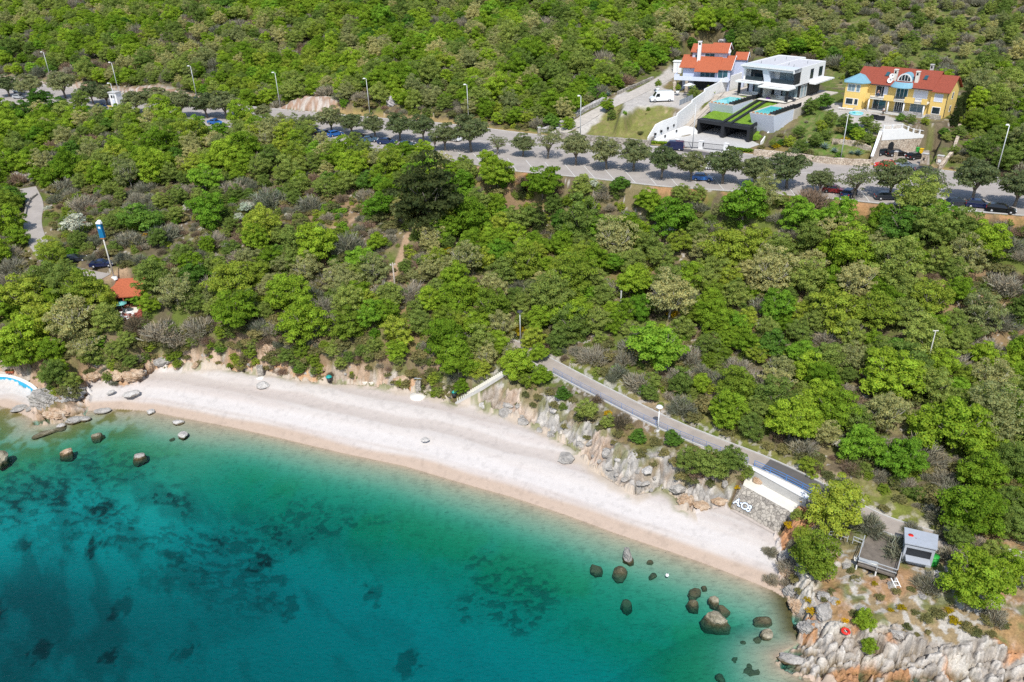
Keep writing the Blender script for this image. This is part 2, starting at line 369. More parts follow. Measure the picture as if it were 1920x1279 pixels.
def build_terrain():
    NA, NR = 1420, 1050
    az = np.linspace(R_(-63), R_(63), NA)
    ph = np.linspace(R_(66), R_(3.6), NR)
    rr = 66.0 / np.tan(ph)
    rr = np.concatenate([[4.0, 15.0], rr])
    A, RR = np.meshgrid(az, rr)
    X = RR * np.sin(A); Y = RR * np.cos(A)
    Z, dw, dc, rock, pathm, cape, S = ground(X, Y, True)
    near = RR < 330
    rough = (fbm(X / 1.6, Y / 1.6, 4, 31) - .5)
    landm = sstep(1, 4, dc) * (1 - rock)
    for P, alt, bl in FLATS:
        kf = np.where(inside(P, X, Y), 0, sstep(0, bl + .5, poly_dist(P, X, Y, True)[0])); landm = landm * kf; rock = rock * kf
    for P, hw, bl in RIBS:
        landm = landm * sstep(hw, hw + 1.2, poly_dist(P[:, :2], X, Y)[0])
    # ---- rock relief
    q1, q2, qv = worley(X / 2.3 + .3 * fbm(X / 2, Y / 2, 2, 3), Y / 1.7, 11)
    r1, r2, rv = worley(X / .8, Y / .65 + .4 * fbm(X, Y, 2, 8), 23)
    t1_, t2_, tv = worley(X / .38, Y / .3, 29)
    crack = np.minimum(1, (q2 - q1) * 3.5); crack2 = np.minimum(1, (r2 - r1) * 3)
    ca_, sa_ = math.cos(.5), math.sin(.5); XR, YR = X * ca_ + Y * sa_, -X * sa_ + Y * ca_
    wq = .35 * (fbm(X / 1.3, Y / 1.3, 3, 91) - .5)
    s1, e1 = slabs(XR / 2.5 + wq, YR / 1.9 + wq, 131, 1.2); s2, e2 = slabs(XR / 1.0 + wq, YR / .85 - wq, 137, 1.3); s3, e3 = slabs(XR / .46, YR / .4 + wq, 141, 1.0)
    crack = np.minimum(1, e1 * 5); crack2 = np.minimum(1, e2 * 3.5); rv = s2.clip(0, 1)
    relief = (s1 - .5) * 1.5 + (s2 - .5) * .75 + (s3 - .5) * .3 + (crack - .8) * .5 + (crack2 - .7) * .3
    relief_old = 1.15 * (qv - .45) * 1.25 + (crack - .8) * .55 + (rv - .5) * .42 + (crack2 - .7) * .3 + (tv - .5) * .22
    Z = Z + rock * relief * np.where(cape > .5, 1.0, .85)
    Z = Z + landm * rough * 1.1
    Z = Z + np.where((dw > 0.5) & (dc < 0), (fbm(X / .9, Y / .9, 3, 77) - .5) * .05, 0)
    # sea floor: stones
    w1, w2, wv = worley(X / 1.5, Y / 1.3, 47)
    belt = sstep(7, 11, -dw) * sstep(34, 20, -dw)
    leftm = sstep(10, -50, X)
    zone = sstep(.50, .66, fbm(X / 13, Y / 9, 3, 61) + .20 * leftm * sstep(40, 22, -dw) + .10 * sstep(5, 25, X) - .03)
    wx_ = .9 * (fbm(X / 1.5, Y / 1.5, 3, 55) - .5); mott = fbm((X + .4 * Y) / .95 + wx_, Y / .6 + wx_, 3, 47)
    stones = sstep(.54, .64, mott + .10 * (zone - .7)) * belt * sstep(.05, .8, zone)
    big = sstep(.50, .74, fbm((X + .6 * Y) / 3.0 + 30, Y / 5, 5, 67) + .06 * leftm) * sstep(10, 16, -dw) * sstep(75, 40, -dw) * leftm
    spots_w = worley(X / 8.5, Y / 10, 71)
    spots = (spots_w[2] > .45) * sstep(.0, -.12, spots_w[0] + .35 * (fbm(X / .8, Y / .8, 3, 2) - .5) - .10 - .14 * spots_w[2]) * sstep(14, 22, -dw)
    Z = Z + np.where(dw < 0, stones * .15, 0)
    # ---- colours
    n1 = fbm(X / 6, Y / 6, 4, 101); n2 = fbm(X / 2.2, Y / 2.2, 4, 103); n3 = fbm(X / 19, Y / 19, 3, 107)
    n4 = fbm(X / .7, Y / .7, 3, 109)
    grass = C3(.105, .135, .028); dry = C3(.20, .165, .085); soil = C3(.28, .17, .095); stone = C3(.44, .41, .38); litter = C3(.135, .105, .07)
    col = lerp(np.broadcast_to(grass, X.shape + (3,)), dry, sstep(.42, .62, n1))
    col = lerp(col, litter, sstep(.48, .62, n2) * .85)
    col = lerp(col, soil, sstep(.60, .72, n3) * .55)
    col = lerp(col, stone, sstep(.70, .74, n4) * sstep(.45, .6, n1) * .9)
    # orange soil lip under the road, reddish cutting above it at the far end
    dfar, tf = poly_dist(road_far, X, Y); dnear, tn = poly_dist(road_near, X, Y)
    above = inside(np.vstack([road_far, [[900, 2500], [-900, 2500]]]), X, Y)
    cut = sstep(6.5, 2.0, dfar + 3 * (n2 - .5)) * above * (tf < 6.6)
    red = lerp(np.broadcast_to(C3(.33, .215, .15), col.shape), C3(.48, .43, .38), sstep(.48, .6, n4))
    col = lerp(col, red, cut)
    Z = Z + cut * (fbm(X / 1.2, Y / 1.2, 3, 5) - .4) * 1.2
    verge = sstep(2.4, .8, dfar + 1.4 * (n2 - .5)) * above * (tf >= 6.6)
    col = lerp(col, C3(.36, .25, .11), verge * .8)
    below = inside(np.vstack([road_near, [[900, 60], [-900, 60]]]), X, Y)
    lip = sstep(2.0, .5, dnear + 3.5 * (n2 - .5)) * below * (tn > 8) * sstep(.52, .40, n1)
    col = lerp(col, C3(.40, .22, .11), lip * .9)
    # trodden soil tracks
    for pts, wdt in (([(765,440),(752,480),(735,520),(715,550),(690,562)], .9), ([(690,400),(650,420),(600,436)], .7), ([(1222,355),(1215,375),(1220,392)], .8), ([(888,320),(915,312)], .8), ([(205,520),(235,540),(240,560)], 2.2)):
        P = np.array([onground(x, y)[:2] for x, y in pts])
        d = poly_dist(P, X, Y)[0]
        col = lerp(col, C3(.36, .25, .16), sstep(wdt, wdt * .4, d + .6 * (n2 - .5)) * .95)
    # grass plots
    for pts, alt, c, am in (([(1060,248),(1100,228),(1190,202),(1230,196),(1282,203),(1218,268),(1090,258)], 27.5, C3(.19, .20, .055), 1),
                       ([(1480,262),(1500,225),(1560,205),(1640,235),(1640,272),(1560,270)], 28.5, C3(.10, .17, .03), .9),
                       ([(1500,905),(1560,950),(1700,1000),(1760,985),(1740,930),(1620,905),(1530,880)], 5.2, C3(.17, .19, .04), .85),
                       ([(1560,20),(1880,10),(1880,100),(1560,100)], 40, C3(.11, .16, .03), .8),
                       ([(1040,672),(1200,750),(1380,815),(1500,870),(1510,860),(1380,795),(1200,730),(1060,665)], 6.2, C3(.19, .19, .05), .8),
                       ([(1880,860),(1960,840),(1960,980),(1900,960)], 6.5, C3(.10, .17, .03), .9),
                       ([(500,900),(1010,640),(1120,600)], 6.2, C3(.19, .19, .05), 0)):
        P = pix_poly(pts, alt); d = poly_dist(P, X, Y, True)[0]; sd = np.where(inside(P, X, Y), d, -d)
        k = sstep(-1, .8, sd + 1.6 * (n2 - .5)) * am
        cc = lerp(np.broadcast_to(c, col.shape), C3(.40, .30, .19), sstep(.6, .7, n1 * .5 + n2 * .5))
        cc = lerp(cc, C3(.26, .20, .10), sstep(.46, .6, n4) * .45)
        col = lerp(col, cc, k)
    for pts, alt in (([(1165,215),(1172,186),(1205,168),(1262,136),(1268,150),(1240,165),(1290,176),(1320,196),(1282,204),(1240,196),(1196,198)], 30.6), ([(1040,252),(1052,240),(1172,186),(1180,200),(1150,205)], 28.4),
                     ([(1535,190),(1580,192),(1680,222),(1700,240),(1640,236),(1560,212)], 30.9)):
        P = pix_poly(pts, alt); d = poly_dist(P, X, Y, True)[0]; sd = np.where(inside(P, X, Y), d, -d)
        col = lerp(col, C3(.46, .43, .39), sstep(-.8, .4, sd + 1.2 * (n2 - .5)))
    # stony slope strips by the promenade and on the cape
    k = sstep(4.5, 1.5, poly_dist(RIBS[0][0][:, :2], X, Y)[0]) * sstep(.54, .62, n4)
    col = lerp(col, stone, k * .8)
    capetop = sstep(25, 29, X) * sstep(75, 70, Y) * (dc > 0)
    ccap = lerp(np.broadcast_to(C3(.27, .20, .115), col.shape), C3(.42, .39, .35), sstep(.50, .60, n4))
    ccap = lerp(ccap, C3(.13, .15, .04), sstep(.5, .6, n2) * .8)
    ccap = lerp(ccap, C3(.36, .20, .10), sstep(.58, .66, n1) * .7)
    col = lerp(col, ccap, capetop * .95)
    # rock
    gray = lerp(np.broadcast_to(C3(.29, .275, .255), col.shape), C3(.47, .44, .40), sstep(.35, .65, n2 * .6 + rv * .4))
    gray = lerp(gray, lerp(np.broadcast_to(C3(.34, .305, .265), col.shape), C3(.54, .50, .45), sstep(.35, .65, n2 * .6 + rv * .4)), cape * sstep(75, 68, Y))
    gray = lerp(gray, C3(.13, .115, .10), sstep(.5, .12, crack * .6 + crack2 * .4) * .75)
    orange = lerp(np.broadcast_to(C3(.50, .27, .13), col.shape), C3(.56, .40, .26), n2)
    lrock = sstep(-5, -18, X)                 # the cliffs behind the far end of the beach are ochre
    om = np.clip(sstep(.50, .60, n1) * (.35 + .65 * lrock) + lrock * .55, 0, 1)
    scrubc = lerp(np.broadcast_to(C3(.17, .125, .075), col.shape), C3(.13, .13, .05), sstep(.4, .6, n2))
    rc = lerp(gray, orange, om * (1 - cape))
    rc = lerp(rc, gray, lrock * sstep(.52, .62, n2) * .7)
    rc = lerp(rc, scrubc, lrock * sstep(.30, .62, S + .9 * (n1 - .5)) * .92)
    hollow = sstep(.54, .62, fbm(X / 5, Y / 3.5, 3, 211)) * cape
    rc = lerp(rc, C3(.46, .24, .12), hollow)
    veg = sstep(.48, .58, n2) * sstep(.2, .7, S) * (1 - .85 * cape)
    rc = lerp(rc, C3(.15, .15, .05), veg * .8)
    rc = lerp(rc, C3(.25, .17, .10), sstep(.5, .62, fbm(X / 3.3, Y / 2.4, 4, 222)) * (.45 - .2 * cape))
    col = lerp(col, rc, sstep(.15, .5, rock + .25 * (n2 - .5)))
    wetr = sstep(.65, .15, Z) * (dc > -.5) * (rock > .3)
    col = lerp(col, C3(.15, .105, .045), wetr * .75)
    # pebble beach
    bm = (dw >= 0) & (dc <= .3)
    peb = lerp(np.broadcast_to(C3(.50, .445, .405), col.shape), C3(.565, .52, .485), sstep(.3, .7, .5 + .5 * np.sin(dw * 1.15 + 2.2 * (fbm(X / 9, Y / 9, 2, 9) - .5))))
    peb = lerp(peb, C3(.50, .43, .39), sstep(.45, .65, fbm(X / 16 + 4, dw / 2.5, 3, 19)) * .45)
    peb = lerp(peb, C3(.605, .57, .545), sstep(2.6, 3.6, dw) * sstep(6.5, 5, dw) * .85)
    tan = C3(.47, .365, .285)
    peb = lerp(peb, tan, sstep(2.6, 1.4, dw + .8 * (fbm(X / 12, Y / 12, 2, 41) - .5)) * .95)
    peb = peb * (1 - .10 * sstep(.58, .75, n4))[..., None]
    foot_dirt = sstep(2.2, .2, -dc + 2.5 * (n2 - .5)) * (X > -60) * (X < 24)
    peb = lerp(peb, C3(.46, .38, .29), foot_dirt * .7)
    peb = lerp(peb, C3(.16, .18, .06), foot_dirt * sstep(.52, .6, n2) * .8)
    col = np.where(bm[..., None], peb, col)
    # sea floor
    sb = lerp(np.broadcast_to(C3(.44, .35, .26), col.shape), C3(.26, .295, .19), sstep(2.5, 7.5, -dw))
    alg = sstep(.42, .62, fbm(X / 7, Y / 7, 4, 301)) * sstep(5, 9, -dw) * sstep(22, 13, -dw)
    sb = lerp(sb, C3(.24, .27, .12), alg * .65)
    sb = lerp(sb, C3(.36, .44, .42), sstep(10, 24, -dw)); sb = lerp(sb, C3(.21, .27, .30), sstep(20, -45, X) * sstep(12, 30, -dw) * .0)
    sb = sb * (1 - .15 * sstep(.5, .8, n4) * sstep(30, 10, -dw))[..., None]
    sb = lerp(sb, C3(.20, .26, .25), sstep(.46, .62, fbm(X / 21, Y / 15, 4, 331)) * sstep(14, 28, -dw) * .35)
    dark = np.clip(stones * .42 + zone * belt * .16 * (.4 + n4) + big * .36 + spots * .5, 0, 1)
    sb = lerp(sb, C3(.035, .05, .045), dark)
    nearrock = sstep(3.0, .3, -dc) * (X > 28)
    sb = lerp(sb, C3(.10, .085, .035), nearrock * sstep(.35, .6, n1))
    lb = sstep(-58, -66, X) * sstep(12, 5, -dw)
    sb = lerp(sb, C3(.22, .17, .06), lb * sstep(.4, .6, n2))
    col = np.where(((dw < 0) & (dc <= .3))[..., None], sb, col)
    n_r = len(rr)
    me = bpy.data.meshes.new("terrain")
    V = np.stack([X, Y, Z], -1).reshape(-1, 3)
    i = np.arange((n_r - 1) * NA).reshape(n_r - 1, NA)[:, :-1].ravel()
    Q = np.stack([i, i + 1, i + NA + 1, i + NA], -1)
    me.vertices.add(len(V)); me.vertices.foreach_set("co", V.astype(np.float32).ravel())
    me.loops.add(Q.size); me.loops.foreach_set("vertex_index", Q.astype(np.int32).ravel())
    me.polygons.add(len(Q)); me.polygons.foreach_set("loop_start", np.arange(0, Q.size, 4, dtype=np.int32))
    me.polygons.foreach_set("use_smooth", np.ones(len(Q), bool))
    me.update(calc_edges=True)
    ca = me.color_attributes.new("Col", 'FLOAT_COLOR', 'POINT')
    grain = np.where(dw < 0, .3, np.where(bm, .22, 1.0))
    rgba = np.concatenate([np.clip(col, 0, 1).reshape(-1, 3), grain.reshape(-1, 1)], 1)
    ca.data.foreach_set("color", rgba.astype(np.float32).ravel())
    me.materials.append(terrain_mat())
    o = bpy.data.objects.new("terrain", me); o["kind"] = "structure"; COL.objects.link(o)
    return o
build_terrain()

# ------------------------------------------------------------------ sea: one closed body of clear water
def build_sea():
    m = bpy.data.materials.new("sea_water"); m.use_nodes = True
    n = m.node_tree; n.nodes.clear()
    out = n.nodes.new("ShaderNodeOutputMaterial")
    tr = n.nodes.new("ShaderNodeBsdfTransparent")
    gl = n.nodes.new("ShaderNodeBsdfGlossy"); gl.inputs['Roughness'].default_value = .14
    fr = n.nodes.new("ShaderNodeFresnel"); fr.inputs['IOR'].default_value = 1.33
    mx = n.nodes.new("ShaderNodeMixShader")
    tc = n.nodes.new("ShaderNodeTexCoord")
    mp = n.nodes.new("ShaderNodeMapping"); mp.inputs['Scale'].default_value = (1.0, 1.7, 1.0); mp.inputs['Rotation'].default_value = (0, 0, R_(18))
    n.links.new(tc.outputs['Object'], mp.inputs[0])
    a = n.nodes.new("ShaderNodeTexNoise"); a.inputs['Scale'].default_value = 1.3; a.inputs['Detail'].default_value = 5; a.inputs['Roughness'].default_value = .6; a.inputs['Distortion'].default_value = .6
    n.links.new(mp.outputs[0], a.inputs['Vector'])
    bp = n.nodes.new("ShaderNodeBump"); bp.inputs['Strength'].default_value = .40; bp.inputs['Distance'].default_value = .22
    n.links.new(a.outputs[0], bp.inputs['Height'])
    n.links.new(bp.outputs[0], gl.inputs['Normal']); n.links.new(bp.outputs[0], fr.inputs['Normal'])
    n.links.new(fr.outputs[0], mx.inputs[0]); n.links.new(tr.outputs[0], mx.inputs[1]); n.links.new(gl.outputs[0], mx.inputs[2])
    n.links.new(mx.outputs[0], out.inputs['Surface'])
    va = n.nodes.new("ShaderNodeVolumeAbsorption"); va.inputs['Color'].default_value = (0.0, .862, .877, 1); va.inputs['Density'].default_value = .62
    n.links.new(va.outputs[0], out.inputs['Volume'])
    me = bpy.data.meshes.new("sea"); bm = bmesh.new()
    bmesh.ops.create_cube(bm, size=1.0, matrix=Matrix.Translation((0, -80, -10.0)) @ Matrix.Diagonal((900, 420, 20, 1)))
    bm.to_mesh(me); bm.free(); me.materials.append(m)
    o = bpy.data.objects.new("sea", me); o["kind"] = "structure"; COL.objects.link(o)
build_sea()
# ------------------------------------------------------------------ object helpers
class MB:
    """collects faces, then links them as ONE mesh object"""
    def __init__(s): s.v = []; s.f = []; s.m = []; s.mi = 0; s.sm = []
    def mat(s, i): s.mi = i; return s
    def add(s, vs, fs, smooth=False):
        k = len(s.v); s.v += [tuple(map(float, p)) for p in vs]
        for f in fs: s.f.append(tuple(i + k for i in f)); s.m.append(s.mi); s.sm.append(smooth)
        return s
    def box(s, x0, x1, y0, y1, z0, z1):
        return s.add([(x, y, z) for z in (z0, z1) for y in (y0, y1) for x in (x0, x1)],
                     [(0, 2, 3, 1), (4, 5, 7, 6), (0, 1, 5, 4), (2, 6, 7, 3), (0, 4, 6, 2), (1, 3, 7, 5)])
    def hexa(s, b, t):
        return s.add(list(b) + list(t), [(3, 2, 1, 0), (4, 5, 6, 7), (0, 1, 5, 4), (1, 2, 6, 5), (2, 3, 7, 6), (3, 0, 4, 7)])
    def prism(s, P, z0, z1):
        n = len(P); z0 = [z0] * n if np.isscalar(z0) else z0; z1 = [z1] * n if np.isscalar(z1) else z1
        return s.add([(p[0], p[1], a) for p, a in zip(P, z0)] + [(p[0], p[1], a) for p, a in zip(P, z1)],
                     [tuple(range(n))[::-1], tuple(range(n, 2 * n))] + [(i, (i + 1) % n, n + (i + 1) % n, n + i) for i in range(n)])
    def prof(s, P, y0, y1):
        """outline in the x-z plane drawn out along y"""
        n = len(P)
        return s.add([(p[0], y0, p[1]) for p in P] + [(p[0], y1, p[1]) for p in P],
                     [tuple(range(n)), tuple(range(n, 2 * n))[::-1]] + [((i + 1) % n, i, n + i, n + (i + 1) % n) for i in range(n)])
    def profx(s, P, x0, x1):
        """outline in the y-z plane drawn out along x"""
        n = len(P)
        return s.add([(x0, p[0], p[1]) for p in P] + [(x1, p[0], p[1]) for p in P],
                     [tuple(range(n))[::-1], tuple(range(n, 2 * n))] + [(i, (i + 1) % n, n + (i + 1) % n, n + i) for i in range(n)])
    def bar(s, p, q, wx, wz=None):
        """square bar between two points"""
        p = Vector(p); q = Vector(q); d = (q - p).normalized(); wz = wz or wx
        a = d.cross(Vector((0, 0, 1))); a = a.normalized() if a.length > 1e-4 else Vector((1, 0, 0)); b = a.cross(d).normalized()
        o = [a * (i * wx / 2) + b * (j * wz / 2) for i, j in ((-1, -1), (1, -1), (1, 1), (-1, 1))]
        return s.hexa([p + k for k in o], [q + k for k in o])
    def tube(s, pts, rad, n=6, cap=True):
        ring = []; pts = [Vector(p) for p in pts]; rad = [rad] * len(pts) if np.isscalar(rad) else rad
        vs = []; fs = []
        for i, p in enumerate(pts):
            d = (pts[min(i + 1, len(pts) - 1)] - pts[max(i - 1, 0)]).normalized()
            a = d.cross(Vector((.13, .2, 1))); a = a.normalized() if a.length > 1e-3 else Vector((1, 0, 0)); b = d.cross(a)
            for k in range(n):
                t = 2 * math.pi * k / n; vs.append(p + (a * math.cos(t) + b * math.sin(t)) * rad[i])
        for i in range(len(pts) - 1):
            for k in range(n): fs.append((i * n + k, i * n + (k + 1) % n, (i + 1) * n + (k + 1) % n, (i + 1) * n + k))
        if cap: fs += [tuple(range(n))[::-1], tuple(range((len(pts) - 1) * n, len(pts) * n))]
        return s.add(vs, fs, True)
    def lathe(s, prof, n=12, c=(0, 0, 0), a0=0, a1=2 * math.pi):
        full = abs(a1 - a0 - 2 * math.pi) < 1e-6; m = n if full else n + 1
        vs = [(c[0] + r * math.cos(a0 + (a1 - a0) * k / n), c[1] + r * math.sin(a0 + (a1 - a0) * k / n), c[2] + z) for r, z in prof for k in range(m)]
        fs = [(i * m + k, i * m + (k + 1) % m, (i + 1) * m + (k + 1) % m, (i + 1) * m + k) for i in range(len(prof) - 1) for k in range(n)]
        return s.add(vs, fs, True)
    def mesh(s, name, mats):
        me = bpy.data.meshes.new(name); me.from_pydata(s.v, [], s.f)
        for m in (mats if isinstance(mats, (list, tuple)) else [mats]): me.materials.append(m)
        me.polygons.foreach_set("material_index", s.m); me.polygons.foreach_set("use_smooth", s.sm)
        bm = bmesh.new(); bm.from_mesh(me); bmesh.ops.recalc_face_normals(bm, faces=bm.faces); bm.to_mesh(me); bm.free()
        me.update(); return me
    def build(s, name, mats, parent=None, label=None):
        return link(name, s.mesh(name, mats), parent, label)

def link(name, me, parent=None, label=None):
    o = bpy.data.objects.new(name, me); COL.objects.link(o)
    if parent: o.parent = parent
    if label: o["label"] = label
    return o
def tag(o, label, cat, group=None):
    o["label"] = label; o["category"] = cat
    if group: o["group"] = group
    return o
def thing(name, label, cat, loc=(0, 0, 0), rz=0.0, group=None, sc=None):
    o = bpy.data.objects.new(name, None); COL.objects.link(o)
    o.location = tuple(float(c) for c in loc); o.rotation_euler = (0, 0, rz); o.empty_display_size = .5
    if sc is not None: o.scale = sc if not np.isscalar(sc) else (sc, sc, sc)
    return tag(o, label, cat, group)
def dup(root, loc, rz, label, group=None, sc=None):
    r = root.copy(); COL.objects.link(r); r.location = tuple(float(c) for c in loc); r.rotation_euler = (0, 0, rz); r["label"] = label
    if group: r["group"] = group
    if sc is not None: r.scale = sc
    for ch in list(root.children):
        c = ch.copy(); COL.objects.link(c); c.parent = r
        for g in ch.children:
            d = g.copy(); COL.objects.link(d); d.parent = c
    return r

# ------------------------------------------------------------------ plants
def leafmat(name, c, trans=.5, spread=.24):
    """one leaf colour per plant (each tree a little different), each leaf a little off it"""
    m = bpy.data.materials.new(name); m.use_nodes = True
    n = m.node_tree; n.nodes.clear()
    out = n.nodes.new("ShaderNodeOutputMaterial")
    oi = n.nodes.new("ShaderNodeObjectInfo")
    rp = n.nodes.new("ShaderNodeValToRGB")
    c = np.array(c) * (1.14 if trans > .4 else 1)
    rp.color_ramp.elements[0].position = 0; rp.color_ramp.elements[1].position = 1
    rp.color_ramp.elements[0].color = (*np.clip(c * (1 - spread) * [.88, 1.0, 1.0], 0, 1), 1)
    rp.color_ramp.elements[1].color = (*np.clip(c * (1 + spread) * [1.10, 1.0, 1.1], 0, 1), 1)
    n.links.new(oi.outputs['Random'], rp.inputs[0])
    vc = n.nodes.new("ShaderNodeVertexColor"); vc.layer_name = "leaf"
    mx = n.nodes.new("ShaderNodeMix"); mx.data_type = 'RGBA'; mx.blend_type = 'MULTIPLY'; mx.inputs[0].default_value = 1
    n.links.new(rp.outputs[0], mx.inputs['A']); n.links.new(vc.outputs[0], mx.inputs['B'])
    di = n.nodes.new("ShaderNodeBsdfDiffuse"); tl = n.nodes.new("ShaderNodeBsdfTranslucent"); ms = n.nodes.new("ShaderNodeMixShader")
    ms.inputs[0].default_value = trans
    n.links.new(mx.outputs['Result'], di.inputs[0]); n.links.new(mx.outputs['Result'], tl.inputs[0])
    n.links.new(di.outputs[0], ms.inputs[1]); n.links.new(tl.outputs[0], ms.inputs[2]); n.links.new(ms.outputs[0], out.inputs[0])
    return m

LEAF = {'g': leafmat('leaf_bright_green', (.245, .365, .034)), 'y': leafmat('leaf_yellow_green', (.29, .37, .048)), 'o': leafmat('leaf_olive', (.38, .39, .15)),
        'k': leafmat('leaf_dull_green', (.245, .32, .07)), 'd': leafmat('leaf_dark_green', (.13, .25, .038)), 'v': leafmat('leaf_fresh_green', (.20, .36, .036)),
        'w': leafmat('leaf_blossom', (.55, .57, .42), .2, .1), 'p': leafmat('leaf_pine', (.21, .245, .10)), 'c': leafmat('leaf_cedar', (.095, .115, .038)),
        'h': leafmat('leaf_cypress', (.05, .07, .022)), 'b': leafmat('twig_grey', (.265, .255, .17), .15), 'r': leafmat('twig_brown', (.24, .18, .115), .15),
        'q': leafmat('leaf_broom', (.55, .40, .02)), 'a': leafmat('leaf_agave', (.22, .30, .25), .1), 's': leafmat('leaf_scrub', (.23, .225, .085)), 'm': leafmat('leaf_palm', (.16, .19, .05))}
BARK = mat('bark', (.20, .17, .14), .9, .3, 4, .4, 12)
PALE_BARK = mat('pale_bark', (.36, .33, .29), .9, .2, 4)

def quads(name, c, nrm, size, tint, mats, aspect=None, tdir=None):
    """many small leaf faces: centres, normals, sizes"""
    n = len(c)
    nrm = nrm / (np.linalg.norm(nrm, axis=1, keepdims=True) + 1e-9)
    if tdir is None: tdir = rng.normal(size=(n, 3))
    a = np.cross(nrm, tdir); a /= np.linalg.norm(a, axis=1, keepdims=True) + 1e-9
    b = np.cross(nrm, a)
    sx = size[:, None] * .5; sy = sx if aspect is None else sx * np.asarray(aspect)[:, None]
    V = np.stack([c - a * sx - b * sy, c + a * sx - b * sy * .6, c + a * sx * .7 + b * sy, c - a * sx * .8 + b * sy * .9], 1).reshape(-1, 3)
    me = bpy.data.meshes.new(name)
    me.vertices.add(4 * n); me.vertices.foreach_set("co", V.astype(np.float32).ravel())
    me.loops.add(4 * n); me.loops.foreach_set("vertex_index", np.arange(4 * n, dtype=np.int32))
    me.polygons.add(n); me.polygons.foreach_set("loop_start", np.arange(0, 4 * n, 4, dtype=np.int32))
    me.update(calc_edges=True)
    ca = me.color_attributes.new("leaf", 'FLOAT_COLOR', 'POINT')
    t = np.repeat(tint, 4, axis=0); ca.data.foreach_set("color", np.concatenate([t, np.ones((len(t), 1))], 1).astype(np.float32).ravel())
    for m in mats: me.materials.append(m)
    return me

def tints(n, clump, sp=.2):
    g = rng.normal(1, sp * .6, n).clip(.5, 1.5) * clump
    h = rng.normal(0, .06, n)
    return np.stack([g * (1 + h), g, g * (1 - h)], -1).clip(.2, 1.8)

def crown(name, key, n_cl=46, per=95, rz=.8, zc=1.1, leaf=.085, flat=.62, clr=(.20, .34), lower=-.45, cone=False, layer=False, sparse=0.0):
    """a crown of unit radius: leaf clumps spread over and through a dome, gaps between them"""
    cs = []; rs = []
    k = 0
    nl = int(rng.integers(4, 7)); la = rng.uniform(0, 6.28)
    lobes = [(np.array([math.cos(la + 6.28 * i / nl + rng.uniform(-.3, .3)), math.sin(la + 6.28 * i / nl), 0]) * rng.uniform(.36, .56) + [0, 0, rng.uniform(-.28, .22)], rng.uniform(.42, .60)) for i in range(nl)] + [(np.array([rng.normal(0, .1), rng.normal(0, .1), .30]), .62)]
    while len(cs) < n_cl and k < 6000:
        k += 1
        d = rng.normal(size=3); d /= np.linalg.norm(d)
        lc, lr = lobes[rng.integers(0, len(lobes))]
        rad = rng.uniform(.72, 1.0) if rng.random() < .85 else rng.uniform(.2, .7)
        p = lc + d * lr * rad
        if p[2] < lower or (d[2] < -.5 and p[2] > -.1): continue
        if cone:
            t = rng.random() ** 1.3; an = rng.uniform(0, 6.28); q = (1 - t) * rng.uniform(.55, .95)
            p = np.array([math.cos(an) * q * .95, math.sin(an) * q * .95, (t * 2 - 1) * .98])
        if layer: p[2] = round(p[2] * 4.5) / 4.5 + rng.normal(0, .03)
        r = rng.uniform(*clr)
        if all(np.linalg.norm(p - c) > .55 * (r + q) for c, q in zip(cs, rs)) or rng.random() < .05:
            cs.append(p); rs.append(r)
    C = []; N = []; S = []; T = []
    for c, r in zip(cs, rs):
        m = int(per * (r / np.mean(clr)) ** 2 * rng.uniform(.75, 1.2) * (1 - sparse * rng.random()))
        d = rng.normal(size=(m, 3)); d /= np.linalg.norm(d, axis=1, keepdims=True)
        d[:, 2] = np.where(d[:, 2] < -.35, -d[:, 2], d[:, 2])
        sh = np.array([1, 1, flat if not layer else .34])
        rad = rng.uniform(.72, 1.05, m) ** .7
        lump = 1 + .22 * np.sin(d[:, 0] * 7 + c[0] * 40) * np.sin(d[:, 1] * 7 + c[1] * 30)
        C.append(c + d * sh * r * (rad * lump)[:, None]); N.append(d + rng.normal(0, .55, (m, 3)) + [0, 0, .25])
        S.append(rng.uniform(.65, 1.3, m) * leaf); T.append(tints(m, rng.uniform(.82, 1.18)))
    # loose leaves within, the crown's inner shade tinted into their colour
    m = int(per * 5); d = rng.normal(size=(m, 3)); d /= np.linalg.norm(d, axis=1, keepdims=True)
    d[:, 2] = np.abs(d[:, 2]) * rng.choice([1, 1, 1, -.4], m)
    if not cone:
        C.append(d * (rng.uniform(.2, .88, m)[:, None])); N.append(d + rng.normal(0, .8, (m, 3))); S.append(rng.uniform(.7, 1.2, m) * leaf); T.append(tints(m, .95))
    C = np.concatenate(C) * [1, 1, rz] + [0, 0, zc]
    return quads(name, C, np.concatenate(N), np.concatenate(S), np.concatenate(T), [LEAF[key]])

